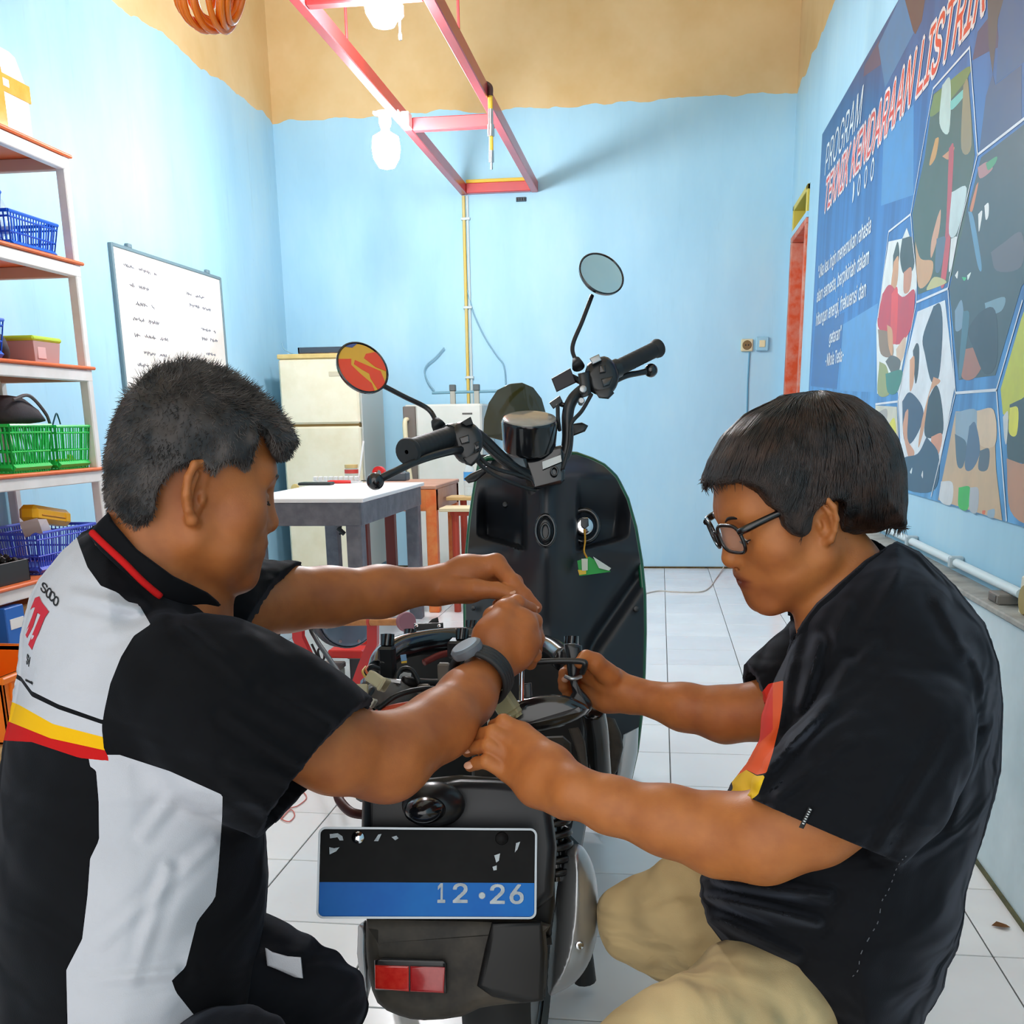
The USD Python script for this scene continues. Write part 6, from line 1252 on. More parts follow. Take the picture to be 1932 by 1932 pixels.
def body_mesh(f, pts, h, O, R, kf, name='body', skin=None, parent=None):
    v, fc, n = surf(f, pts.min(0)-.03, pts.max(0)+.03, h)
    q = (v-O)@R; q = skew(q, kf, 1.)
    lip = np.exp(-((np.abs(q[:, 1])/.024)**4+((q[:, 2]+.049)/.0125)**4))*ss((q[:, 0]-.082)/.008)
    mou = np.exp(-(((np.abs(q[:, 1]))/.03)**4+((q[:, 2]+.0488)/.0022)**2))*ss((q[:, 0]-.075)/.01)
    stub = .28*ss((-.035-q[:, 2])/.03)*ss((q[:, 0]-.03)/.03)*(np.linalg.norm(q, axis=1) < .16)
    m = put(name, (v, fc), skin, parent, normals=n); tint(m, np.clip(.75*lip+.5*mou+stub, 0, 1)); return v, fc, n
b1 = body_mesh(body1, allp, .0027, O1, R1, KF1, 'body', skin1, h1)
lids(h1, O1, R1, KF1, skin1, hair1)
# hair: a cap over the skull, cut by the hairline
def plane_xz(pts, O, R, y0):
    out = []
    for u, v in pts:
        d = ray(u, v); n = R[:, 1]; t = ((O+n*y0-EYE)@n)/(d@n); q = (EYE+t*d-O)@R; out.append((q[0], q[2]))
    return out
def mid_xz(pts, O, R): return plane_xz(pts, O, R, 0.)
def hair_cap(outer, region, O, R, kf, kb, H, R0, under, noise_amp, h, nscale=70., lo=-.16, hi=.2):
    po, pr = Poly2(outer, .001, .03), Poly2(region, .001, .04)
    Rf, Of = R.astype(np.float32), O.astype(np.float32)
    def f(P):
        q = (P-Of)@Rf; xz = q[:, [0, 2]]
        s = np.clip(-po(xz)/R0, -1, 1); hh = np.where(s > 0, H*np.sqrt(np.maximum(1-(1-np.maximum(s, 0))**2, 1e-6)), s*R0)
        d = smin((np.abs(q[:, 1])-hh)*.75, head_sdf(q, kf, kb)-under, .006)
        nz = meshkit.noise(q*np.array([nscale, nscale, nscale*.6]), 3)-.5
        d = d+noise_amp*nz
        return smax(d, pr(xz)+.006*nz, .004).astype(np.float32)
    c = O+R@np.array([0, 0, .03]); return surf(f, c-.19, c+.19, h)
out1 = mid_xz([(212, 985), (200, 930), (200, 860), (212, 800), (238, 745), (290, 703), (345, 688), (405, 700), (470, 738), (520, 782), (556, 826), (540, 862), (520, 900), (500, 990), (440, 1080), (330, 1060), (250, 1020)], O1, R1)
reg1 = plane_xz([(150, 1008), (150, 650), (620, 650), (620, 858), (545, 866), (524, 850), (505, 812), (488, 800), (482, 835), (478, 868), (462, 884), (440, 868), (415, 872), (400, 890), (388, 884), (372, 868), (340, 872), (322, 880), (305, 905), (292, 940), (282, 985), (255, 1004), (225, 1008)], O1, R1, -.066)
hv, hf, hn = hair_cap(out1, reg1, O1, R1, KF1, KB1, .084, .075, .006, .006, .0025)
hp = put('hair', (hv, hf), hair1, h1, 'short dark hair, lamp highlights put into its strand colour', normals=hn)
g = np.random.default_rng(11)
p, i = sample(hv, hf, 30000, g); nn = hn[hf[i, 0]]; q = (p-O1)@R1
top = ss((q[:, 2]-.06)/.06); L = .007+.009*top*g.random(len(p))
dirn = nn*(.2+.22*top[:, None])+(R1@np.array([.8, 0, .1]))*(.7*top[:, None])+(R1@np.array([-.1, 0, -1.]))*(.9*(1-top[:, None]))+.35*g.standard_normal((len(p), 3)); dirn /= np.linalg.norm(dirn, axis=1, keepdims=True)
st = p[:, None]+dirn[:, None]*(L[:, None]*np.linspace(0, 1, 4))[..., None]; st += nn[:, None]*0
curves('hair_strands', st-nn[:, None]*.001, .00055, hair_mat('hair_strand_1', (26, 22, 21), (104, 94, 88), .45), h1, kind='stuff')  # paler strand colour stands in for lamp highlights on the hair
# ---- shirt
tor1 = [(205, 985), (150, 1013), (116, 1042), (72, 1095), (56, 1128), (40, 1198), (36, 1273), (27, 1325), (18, 1359), (7, 1403), (-2, 1480), (-8, 1560), (-14, 1700), (-16, 1850), (0, 2260), (460, 2260), (490, 1850), (500, 1750), (506, 1650), (500, 1560), (485, 1420), (465, 1270), (440, 1180), (395, 1120), (330, 1070), (260, 1015)]
torf = pod_fn(tor1, 1.17, .18, .17, yaw=.25, e=2.3)
wr = lambda P, a, sc, seed: a*(meshkit.fbm(P*sc, 3, seed)-.5)
slR = ([C(335, 1290, 1.04), C(420, 1330, 1.04), C(525, 1380, 1.07), C(612, 1424, 1.115)], [.074, .082, .081, .080]); slL = ([C(400, 1165, 1.28), C(470, 1160, 1.34), C(546, 1134, 1.392)], [.07, .07, .056])
cutR = (C(628, 1426, 1.118), (C(690, 1470, 1.15)-C(560, 1380, 1.08))); cutR = (cutR[0], cutR[1]/np.linalg.norm(cutR[1])); cutR2 = CR*.62+CU*-.60*-1
a_, b_ = C(676, 1350, 1.12), C(512, 1556, 1.10); axR = np.cross(b_-a_, CF); axR /= np.linalg.norm(axR); axR *= np.sign(axR@CR)
a2, b2 = C(556, 1088, 1.39), C(520, 1190, 1.39); axL = np.cross(b2-a2, CF); axL /= np.linalg.norm(axL); axL *= np.sign(axL@CR)
folds1 = [((262, 1150), (140, 1120), .006), ((285, 1185), (190, 1200), .004), ((345, 1480), (270, 1580), .0025), ((408, 1590), (190, 1780), .002), ((330, 1835), (170, 1850), .003), ((318, 1640), (250, 1850), .002), ((240, 1070), (330, 1150), .005)]
folds1s = [((560, 1440), (430, 1350), .006), ((590, 1480), (440, 1440), .006), ((520, 1540), (430, 1480), .005), ((345, 1180), (460, 1280), .005), ((620, 1370), (500, 1300), .005)]
def shirt1(P):
    uv = to_uv(P)[0]; t = crease(torf(P), uv, folds1); sr = chain(P, slR[0], slR[1], .03); sl = chain(P, slL[0], slL[1], .02)
    sr = smin(sr, rc(P, C(450, 1440, 1.05), C(520, 1500, 1.075), .06, .045), .05)      # the sleeve hangs below the arm
    sl = smin(sl, rc(P, C(455, 1195, 1.33), C(505, 1172, 1.36), .045, .04), .04)
    def cuff(s, arm, a, ax):
        pl = ((P-a.astype(np.float32))@ax.astype(np.float32)); s0 = s; s = np.maximum(s, pl)
        return np.maximum(s, -np.maximum(s0+.0135, -(pl+.04)))
    fold = .010*np.sin(60*(P@(CU*.8+CR*.5).astype(np.float32))+6*meshkit.noise(P*9, 4))*ss((P@CU.astype(np.float32)-(C(300, 1330, 1.1)@CU))/.25)*.25
    sr = crease(sr, uv, folds1s); sr = cuff(sr+wr(P, .02, 13, 1), None, a_, axR); sl = cuff(sl+wr(P, .014, 18, 2), None, a2, axL)
    d = smin(smin(t+wr(P, .014, 8, 5)+fold, sr, .02), sl, .02)
    return np.maximum(d, (P@CU.astype(np.float32)-float(C(250, 1990, 1.05)@CU))*-1.).astype(np.float32)
pts = np.array([C(u, v, d) for u, v, d in ((-30, 2010, 1.1), (-30, 960, 1.35), (720, 1350, 1.1), (600, 1600, .93), (560, 1060, 1.5), (300, 2010, 1.4), (200, 1400, .93))])
sv, sf, sn = surf(shirt1, pts.min(0)-.04, pts.max(0)+.04, .0048, slack=2.4)
uv, z = to_uv(sv)
cloth_k = cloth('cloth_black', (12, 12, 15), .08); cloth_w = cloth('cloth_white', (196, 196, 202), .05, .4); cloth_y = cloth('cloth_yellow', (240, 182, 16), .0, .3); cloth_r = cloth('cloth_red', (196, 26, 26), .0, .3)
def cloth_piece(nm, m, mesh_, parent, label=None):
    v, f, n = mesh_
    return put(nm, (v, f), m, parent, label, normals=n) if len(f) else None
P_up = Poly2([(-80, 1380), (-80, 1000), (140, 1000), (150, 1030), (165, 1070), (190, 1105), (222, 1118), (240, 1135), (262, 1140), (284, 1178), (252, 1200), (228, 1240), (208, 1290), (197, 1340), (192, 1372), (196, 1412), (208, 1436), (150, 1430), (60, 1400), (-80, 1392)], 1., 60)
P_side = Poly2([(166, 1424), (225, 1424), (320, 1455), (420, 1500), (419, 1545), (412, 1640), (406, 1695), (372, 1738), (350, 1825), (324, 1850), (332, 1872), (382, 1935), (395, 2040), (130, 2040), (125, 1830), (155, 1772), (165, 1690), (170, 1620), (187, 1585), (186, 1510), (181, 1452), (170, 1446)], 1., 60)
def split(mesh_, field): return clip_mesh(*mesh_, field(to_uv(mesh_[0])[0], mesh_[0]))
whole = (sv, sf, sn)
# the near sleeve stays black: the white pieces end where the arm's cloth begins
arm_near = lambda w: chain(w.astype(np.float32), slR[0], slR[1], .03)
up, rest = split(whole, lambda q, w: P_up(q))
side, rest = split(rest, lambda q, w: P_side(q))
line_y = lambda q, pts: q[:, 1]-np.interp(q[:, 0], [a for a, _ in pts], [b for _, b in pts])
red_, up = split(up, lambda q, w: -line_y(q, [(-60, 1330), (28, 1366), (95, 1393), (208, 1418)]))
yel_, up = split(up, lambda q, w: -line_y(q, [(-60, 1290), (36, 1330), (100, 1366), (200, 1392)]))
low, up = split(up, lambda q, w: -line_y(q, [(-60, 1225), (40, 1286), (60, 1314), (110, 1338), (192, 1366)]))
blk_, up = split(up, lambda q, w: -line_y(q, [(-60, 1216), (40, 1277), (60, 1304), (110, 1329), (192, 1358)]))
shirt1_p = cloth_piece('shirt', cloth_k, rest, h1)
for nm, m, ms, lb in (('back_panel', cloth_w, up, 'white back panel'), ('black_line', cloth_k, blk_, None), ('white_band', cloth_w, low, 'white band'), ('yellow_stripe', cloth_y, yel_, 'yellow stripe'), ('red_stripe', cloth_r, red_, 'red stripe'), ('side_panel', cloth_w, side, 'white side panel')):
    cloth_piece(nm, m, ms, shirt1_p, lb)
# lettering on the back, wrapped on the cloth: points of flat lettering dropped on the shirt along the view of the back
from scipy.spatial import cKDTree
tree = cKDTree(to_uv(sv)[0]); suv, sz = to_uv(sv)
front_only = np.where(((sn*(EYE-sv)).sum(1) > 0))[0]; ftree = cKDTree(suv[front_only])
def drop(pts2, lift):
    out = []
    dd, ii = ftree.query(np.asarray(pts2), k=1)
    for (u, v), i in zip(pts2, front_only[ii]):
        d = ray(u, v); n = sn[i]; den = d@n; t = ((sv[i]-EYE)@n)/den if abs(den) > .12 else sz[i]
        out.append(C(u, v, float(np.clip(t, sz[i]-.012, sz[i]+.012))-lift))
    return np.array(out)
def on_cloth(nm, m2, matl, parent, lift=.002):
    v = m2.vertices; lo_ = drop(v[:, :2], -.002); hi_ = drop(v[:, :2], lift); t = (v[:, 2:3] > 1e-6); put(nm, trimesh.Trimesh(np.where(t, hi_, lo_), m2.faces, process=False), matl, parent, smooth=False)
def word(tx, quad, bold=True):
    m = meshkit.text_mesh(tx, 1., .01, bold=bold).subdivide(); b = m.bounds; x = (m.vertices[:, 0]-b[0, 0])/(b[1, 0]-b[0, 0]); y = (m.vertices[:, 1]-b[0, 1])/(b[1, 1]-b[0, 1]); q = np.asarray(quad, float)
    uv_ = ((1-x)*(1-y))[:, None]*q[0]+(x*(1-y))[:, None]*q[1]+(x*y)[:, None]*q[2]+((1-x)*y)[:, None]*q[3]; m.vertices = np.column_stack([uv_, m.vertices[:, 2]*(m.vertices[:, 2] > 0)]); return m
ink_k = mat('print_black', (18, 18, 22), .7); ink_r = mat('print_red', (198, 26, 48), .7)
for ch, qd in (('S', [(75, 1113), (85, 1122), (91, 1104), (80, 1096)]), ('O', [(84, 1123), (93, 1132), (99, 1113), (91, 1106)]), ('C', [(90, 1128), (99, 1138), (105, 1120), (96, 1112)]), ('O', [(98, 1139), (107, 1146), (112, 1128), (103, 1122)])):
    on_cloth('lettering', word(ch, qd), ink_k, shirt1_p)
ex = lambda poly: trimesh.creation.extrude_polygon(shapely.Polygon(poly), 1., engine='earcut').subdivide()
on_cloth('emblem', ex([(66, 1128), (74, 1125), (78, 1135), (92, 1154), (84, 1166), (60, 1226), (53, 1216), (76, 1160), (70, 1156), (62, 1182), (51, 1204), (47, 1196), (60, 1164), (66, 1146), (62, 1146), (57, 1150)]), ink_r, shirt1_p)
on_cloth('lettering', word('SV', [(49, 1252), (55, 1260), (57, 1240), (51, 1232)]), ink_k, shirt1_p); on_cloth('lettering', word('community', [(47, 1286), (61, 1293), (62, 1286), (48, 1279)]), ink_k, shirt1_p)
# collar with its red edge
colp = [(204, 966), (214, 985), (258, 1036), (326, 1086), (392, 1118), (430, 1150), (436, 1190), (412, 1172), (380, 1148), (304, 1132), (266, 1106), (224, 1072), (188, 1038), (166, 1008), (186, 984)]
colq = Poly2(colp, 1., 60)
nb1 = lambda P: smin(smin(headL(P), earL(P), .007), neck(P), .025)
def collar(P):
    uv, z = to_uv(P); fold = colq(uv)*1.12/F_PX
    return smax(nb1(P)-.0125, fold, .004).astype(np.float32)
pts = np.array([C(u, v, d) for u, v, d in ((160, 950, 1.2), (450, 1210, 1.0), (160, 1210, 1.0), (450, 950, 1.2))])
cv, cf, cn = surf(collar, pts.min(0)-.02, pts.max(0)+.02, .003); put('collar', (cv, cf), cloth_k, h1, normals=cn)
ctree = cKDTree(to_uv(cv)[0][((cn*(EYE-cv)).sum(1) > 0)]); cz = to_uv(cv)[1][((cn*(EYE-cv)).sum(1) > 0)]
rp = spline([(174, 1005), (200, 1030), (232, 1060), (268, 1096), (303, 1126)], 8); dd, ii = ctree.query(rp, k=4)
zs = np.polyval(np.polyfit(rp[:, 0], cz[ii].min(1), 3), rp[:, 0])
put('collar_edge', tube([C(u, v, z_) for (u, v), z_ in zip(rp, zs)], .0038, 8), cloth_r, h1, 'red collar edge', smooth=True)
# trousers
trm = cloth('trousers_black', (19, 20, 25), .1, .8, 8.)
kn = C(592, 1894, 1.22)
def tro(P):
    d = chain(P, [C(300, 1850, 1.17), C(430, 1850, 1.2), C(520, 1872, 1.22), kn], [.115, .078, .066, .058], .03)
    d = smin(d, chain(P, [kn, C(480, 1990, 1.25), C(330, 2080, 1.3)], [.055, .055, .05], .02), .02)
    d = smin(d, chain(P, [C(250, 2100, 1.14), C(430, 2050, 1.03), C(560, 2140, 1.03)], [.11, .073, .065], .03), .03)
    d = smin(d, chain(P, [C(560, 2140, 1.03), C(470, 2300, 1.12), C(330, 2420, 1.2)], [.068, .055, .05], .02), .02)
    f = (P-kn.astype(np.float32))@(CR*.75-CU*.65).astype(np.float32)
    return (d+wr(P, .012, 16, 8)+.0016*np.sin(f*190+5*meshkit.noise(P*9, 6))*ss((f+.12)/.1)).astype(np.float32)
pts = np.array([C(u, v, d) for u, v, d in ((120, 1700, 1.4), (720, 2000, 1.0), (720, 1750, 1.35), (100, 2450, 1.1), (100, 2450, 1.35))])
lo_, hi_ = pts.min(0)-.1, pts.max(0)+.05; lo_[2] = max(lo_[2], .002)
tv, tf, tn = surf(tro, lo_, hi_, .006); tp = put('trousers', (tv, tf), trm, h1, normals=tn)
put('shirt_tail', panel([(500, 1788), (514, 1796), (542, 1804), (568, 1806), (572, 1846), (556, 1844), (520, 1828), (504, 1822)], 1.142, .008, .003), cloth_w, h1, 'white tail of the shirt', smooth=50)
nail(C(1011, 1144, 1.452), -CF+CU*.6+CR*.3, CR-CU*.6, h1); nail(C(966, 1117, 1.454), -CF+CU*.7, CR, h1)
# watch
wc = C(908, 1274, 1.335); wa = C(924, 1258, 1.36)-C(880, 1316, 1.30); wa /= np.linalg.norm(wa)
Rw = frame_from(wa, -CF); ws = 40
band = [wc+Rw@np.array([.0365*math.cos(a), .0385*math.sin(a), 0]) for a in np.linspace(0, 2*np.pi, ws+1)[:-1]]
bm = []
for o in np.linspace(-.009, .009, 4): bm.append(tube([b+wa*o for b in band], .0042, 8, closed=True))
put('watch_strap', cat(bm), rubber2, h1, 'black watch strap', smooth=True)
fd = -CR*.52+CU*.62-CF*.55; fd -= wa*(fd@wa); fd /= np.linalg.norm(fd); wf = wc+fd*.040
put('watch_case', lathe([(0, -.006), (.02, -.006), (.0215, -.002), (.0215, .004), (.0185, .007), (0, .007)], 28, wf, fd), mat('watch_grey', (104, 112, 120), .35), h1, 'grey watch case', smooth=35); put('watch_face', lathe([(0, .0078), (.017, .0078), (.0175, .007), (0, .007)], 24, wf, fd), mat('watch_face', (176, 190, 204), .15), h1)
# the screwdriver in his hand
sd = thing('screwdriver', 'screwdriver held upright in the fist of the man on the left', 'screwdriver')
s0, s1, s2 = C(984, 1322, 1.425), C(984, 1238, 1.425), C(988, 1150, 1.425)
put('shaft', cyl(s0, s1, .0036, 12), chrome, sd); put('handle', lathe([(0, 0), (.007, 0), (.008, .004), (.011, .012), (.012, .03), (.010, .05), (.011, .065), (.0, .068)], 16, s1-(s2-s1)*.02, s2-s1), mat('handle_red', (170, 40, 36), .3), sd)
# ================================================================ the man on the right (black T-shirt, glasses)
skin2 = skin_mat('skin_tan', (188, 116, 62), (122, 58, 38)); hair2 = hair_mat('hair_black_brown', (12, 10, 11), (34, 24, 20), .36)
h2 = thing('person', 'man with glasses in a black T-shirt and khaki trousers right of the scooter', 'person')
R2 = head_frame(-CR-CF*.14, 21)
KF2, KB2 = .84, .80
D2 = 1.235
O2 = C(1544, 988, D2-.065)-R2@np.array([-.004, .07, .0])
loc2 = lambda P: ((P-O2.astype(np.float32))@R2.astype(np.float32)).astype(np.float32)
headL2 = Limb(lambda P: head_sdf(loc2(P), KF2, KB2, 1.05), [O2+R2@np.array(p) for p in ((.12, 0, 0), (-.1, 0, 0), (0, 0, .12), (0, 0, -.1))], .05)
earL2 = Limb(lambda P: ear_sdf(loc2(P), KF2, KB2, k=.87), [O2+R2@np.array((0, .075, 0)), O2+R2@np.array((0, -.075, 0))], .06)
neck2 = bones([O2+R2@np.array([-.014, 0, -.03]), O2+R2@np.array([-.03, 0, -.09]), C(1604, 1180, 1.24)], [.055, .058, .062], .01)
la2 = bones([C(1660, 1450, 1.09), C(1530, 1540, 1.085), C(1440, 1580, 1.10), C(1360, 1575, 1.125), C(1260, 1548, 1.135), C(1150, 1518, 1.155), C(1088, 1494, 1.165)], [.06, .052, .0475, .0445, .0375, .0305, .026], .015)
ra2 = bones([C(1520, 1310, 1.47), C(1430, 1342, 1.5), C(1370, 1348, 1.515), C(1290, 1334, 1.53), C(1196, 1311, 1.56)], [.046, .041, .0405, .034, .0245], .015)
# near left hand, back to the viewer, fingers reaching left
hl2 = [bones([C(1088, 1494, 1.165), C(1040, 1445, 1.200), C(984, 1386, 1.235)], [.0275, .0235, .0155], .012),
       bones([C(1080, 1498, 1.170), C(1030, 1455, 1.200), C(972, 1406, 1.230)], [.027, .0245, .0155], .012),
       bones([C(1075, 1502, 1.175), C(1020, 1468, 1.202), C(968, 1430, 1.230)], [.026, .024, .0152], .012),
       bones([C(1068, 1508, 1.180), C(1012, 1484, 1.205), C(960, 1454, 1.230)], [.024, .0225, .0142], .012),
       bones([C(984, 1384, 1.235), C(950, 1362, 1.240), C(934, 1370, 1.270), C(926, 1384, 1.290)], [.0132, .0096, .0085, .0074], .003),
       bones([C(972, 1405, 1.230), C(930, 1382, 1.235), C(906, 1386, 1.260), C(892, 1396, 1.275)], [.0132, .0097, .0085, .0074], .003),
       bones([C(968, 1430, 1.230), C(922, 1406, 1.230), C(898, 1410, 1.250), C(882, 1418, 1.265)], [.013, .0095, .0083, .0072], .003),
       bones([C(958, 1456, 1.230), C(918, 1437, 1.225), C(900, 1440, 1.240), C(887, 1446, 1.250)], [.012, .0088, .0078, .0068], .003),
       bones([C(1050, 1480, 1.210), C(1005, 1420, 1.255), C(975, 1388, 1.285), C(952, 1376, 1.300)], [.02, .0145, .0115, .009], .006)]
# far right hand gripping the frame post
hr2 = [bones([C(1196, 1311, 1.56), C(1150, 1290, 1.565), C(1112, 1268, 1.57)], [.0245, .025, .019], .012),
       bones([C(1190, 1318, 1.565), C(1146, 1312, 1.575), C(1112, 1304, 1.585)], [.024, .025, .019], .012),
       bones([C(1150, 1276, 1.545), C(1122, 1250, 1.525), C(1106, 1242, 1.52), C(1094, 1250, 1.51)], [.018, .014, .0115, .009], .006),
       bones([C(1112, 1262, 1.575), C(1090, 1260, 1.60), C(1072, 1266, 1.59), C(1064, 1270, 1.565)], [.0145, .0108, .0095, .0085], .004),
       bones([C(1112, 1278, 1.58), C(1088, 1278, 1.605), C(1068, 1280, 1.59), C(1062, 1284, 1.565)], [.0142, .0106, .0092, .0082], .004),
       bones([C(1112, 1294, 1.585), C(1088, 1294, 1.605), C(1070, 1293, 1.59), C(1063, 1297, 1.567)], [.0138, .0102, .009, .008], .004),
       bones([C(1113, 1308, 1.585), C(1092, 1308, 1.60), C(1076, 1306, 1.588), C(1070, 1310, 1.57)], [.0125, .0094, .0082, .0073], .004)]
core2 = bones([C(1630, 1240, 1.27), C(1640, 1450, 1.28), C(1620, 1650, 1.28)], [.075, .09, .09], .02)
lh2, rh2 = blend(hl2, .0045), blend(hr2, .005)
def body2(P):
    d = smin(headL2(P), earL2(P), .007); d = smin(d, neck2(P), .025); d = smin(d, core2(P), .03)
    return smin(smin(d, smin(la2(P), lh2(P), .012), .02), smin(ra2(P), rh2(P), .012), .02).astype(np.float32)
allp = np.array([C(u, v, d) for u, v, d in ((860, 1340, 1.4), (1040, 1220, 1.64), (1400, 720, 1.3), (1720, 700, 1.3), (1450, 1660, 1.0), (1760, 1900, 1.2), (1500, 1950, 1.45), (1700, 1400, 1.05))])
b2 = body_mesh(body2, allp, .0027, O2, R2, KF2, 'body', skin2, h2)
lids(h2, O2, R2, KF2, skin2, hair2)
# hair: straight bowl-like cut over the forehead
out2 = mid_xz([(1332, 905), (1345, 868), (1375, 820), (1420, 778), (1480, 748), (1545, 738), (1600, 748), (1645, 778), (1675, 822), (1690, 880), (1692, 940), (1688, 1000), (1640, 1015), (1560, 1020), (1440, 1100), (1390, 1060), (1352, 985), (1338, 945)], O2, R2)
reg2 = plane_xz([(1290, 960), (1290, 680), (1740, 680), (1740, 1000), (1688, 998), (1655, 1008), (1620, 1012), (1594, 1006), (1588, 975), (1586, 946), (1570, 942), (1545, 946), (1524, 962), (1520, 1000), (1506, 1010), (1490, 1006), (1472, 990), (1462, 966), (1446, 950), (1430, 925), (1400, 908), (1372, 916), (1356, 932), (1346, 958), (1330, 945)], O2, R2, .066)
hv, hf, hn = hair_cap(out2, reg2, O2, R2, KF2, KB2, .088, .075, .008, .004, .0025, 55.)
put('hair', (hv, hf), hair2, h2, 'straight black-brown hair with a fringe', normals=hn)
g = np.random.default_rng(12)
p, i = sample(hv, hf, 15000, g); nn = hn[hf[i, 0]]
crown = O2+R2@np.array([-.035, 0, .125]); away = p-crown; away += (R2@np.array([0, 0, -.02]))
T = away+(R2@np.array([.05, 0, -.03]))*1.; T -= nn*(T*nn).sum(1, keepdims=True); T /= np.linalg.norm(T, axis=1, keepdims=True)+1e-9
T += .07*g.standard_normal((len(p), 3)); L = .018+.03*g.random(len(p)); k5 = np.linspace(0, 1, 5)
htree = cKDTree(hv); st = np.empty((len(p), 5, 3)); cur = p.copy(); nrm = nn.copy(); st[:, 0] = p+nn*.0008
for s in range(1, 5):
    nxt = cur+T*(L/4)[:, None]; dq, iq = htree.query(nxt); inside = dq < .009; cur = np.where(inside[:, None], nxt, cur)
    cur = np.where(inside[:, None], hv[iq]+hn[iq]*.0012+(cur-hv[iq]-hn[iq]*((cur-hv[iq])*hn[iq]).sum(1, keepdims=True)), cur+T*.0022+(R2@np.array([0, 0, -.0012])))
    st[:, s] = cur; n2 = hn[iq]; T = T-n2*(T*n2).sum(1, keepdims=True)*inside[:, None]; T /= np.linalg.norm(T, axis=1, keepdims=True)+1e-9
curves('hair_strands', st, .0007, hair_mat('hair_strand_2', (15, 12, 12), (62, 42, 32), .34), h2, kind='stuff')  # lighter brown in the strands paints the light caught by the hair
# glasses
gl = thing('eyeglasses', 'black-rimmed eyeglasses worn by the man on the right', 'glasses')
fb_ = mat('frame_black', (16, 16, 18), .2, coat=.5); W2 = lambda x, y, z: O2+R2@np.array([x*KF2, y, z])
for s in (-1, 1):
    rimq = []
    for t in np.linspace(0, 2*np.pi, 41)[:-1]:
        yy = .034+.0265*math.copysign(abs(math.cos(t))**.6, math.cos(t)); zz = .0145+.0175*math.copysign(abs(math.sin(t))**.65, math.sin(t)); rimq.append(W2(.108-.22*(yy-.01)+.08*(zz-.0145), s*yy, zz))
    put('rim', tube(rimq, .0022, 8, closed=True), fb_, gl, smooth=True)
    c = np.mean(rimq, 0); v = np.vstack([rimq, [c+R2[:, 0]*.0012]]); n = len(rimq); put('lens', trimesh.Trimesh(v, [(a, (a+1) % n, n) for a in range(n)], process=False), mat('lens_clear', (228, 236, 240), .02, alpha=.16), gl, smooth=True)
    put('temple', tube(spline([W2(.0985, s*.0605, .0245), W2(.088, s*.069, .027), W2(.045, s*.0745, .030), W2(.0, s*.078, .030), W2(-.02, s*.079, .020), W2(-.03, s*.076, .004)], 6), [.0042, .0046, .004, .0034, .0028, .002], 8), fb_, gl, smooth=True)
put('bridge', tube(spline([W2(.108, -.0085, .0195), W2(.111, 0, .022), W2(.108, .0085, .0195)], 5), .0022, 8), fb_, gl, smooth=True)
nail(C(884, 1444, 1.236), -CF+CU*.5-CR*.2, -CR, h2, 1.1); nail(C(881, 1416, 1.25), -CF+CU*.8, -CR, h2); nail(C(1066, 1282, 1.553), -CF, -CR+CU*.3, h2)
# ---- T-shirt
tor2 = [(1538, 1135), (1512, 1172), (1495, 1215), (1465, 1275), (1450, 1310), (1438, 1350), (1434, 1395), (1410, 1440), (1380, 1478), (1366, 1510), (1360, 1560), (1348, 1610), (1322, 1655), (1320, 1690), (1336, 1742), (1366, 1780), (1402, 1812), (1462, 1862), (1520, 1935), (1570, 2060), (1575, 2260), (1730, 2260), (1735, 2000), (1748, 1917), (1778, 1868), (1786, 1828), (1806, 1790), (1818, 1735), (1822, 1685), (1842, 1618), (1854, 1580), (1874, 1510), (1888, 1450), (1892, 1330), (1884, 1250), (1858, 1178), (1802, 1106), (1738, 1045), (1692, 1022), (1630, 1055), (1575, 1100)]
torf2 = pod_fn(tor2, 1.28, .19, .16, yaw=-.1, e=2.7)
sl2 = ([C(1725, 1310, 1.14), C(1680, 1395, 1.115), C(1595, 1480, 1.09), C(1535, 1555, 1.08)], [.07, .08, .081, .076]); sr2 = ([C(1600, 1210, 1.42), C(1500, 1290, 1.47), C(1428, 1330, 1.50)], [.075, .066, .058])
a_, b_ = C(1416, 1506, 1.075), C(1662, 1612, 1.075); ax1 = np.cross(b_-a_, CF); ax1 /= np.linalg.norm(ax1); ax1 *= np.sign(-(ax1@CU))
a2, b2_ = C(1414, 1288, 1.5), C(1442, 1390, 1.5); ax2 = np.cross(b2_-a2, CF); ax2 /= np.linalg.norm(ax2); ax2 *= np.sign(-(ax2@CR))
folds2 = [((1330, 1660), (1560, 1690), .010), ((1335, 1690), (1540, 1740), .011), ((1345, 1730), (1500, 1800), .010), ((1500, 1190), (1470, 1400), .006), ((1545, 1215), (1490, 1420), .007), ((1600, 1260), (1500, 1440), .007), ((1830, 1230), (1870, 1420), .006), ((1850, 1400), (1800, 1560), .006)]
folds2 = [(a, b, c*1.5) for a, b, c in folds2]
folds3 = [((1432, 1475), (1560, 1330), .006), ((1455, 1440), (1640, 1270), .006), ((1490, 1400), (1650, 1220), .006), ((1470, 1500), (1600, 1400), .005), ((1545, 1205), (1500, 1330), .005), ((1600, 1150), (1545, 1260), .005), ((1700, 1070), (1640, 1180), .006), ((1770, 1130), (1830, 1240), .006), ((1660, 1600), (1790, 1380), .006), ((1850, 1250), (1880, 1420), .005)]
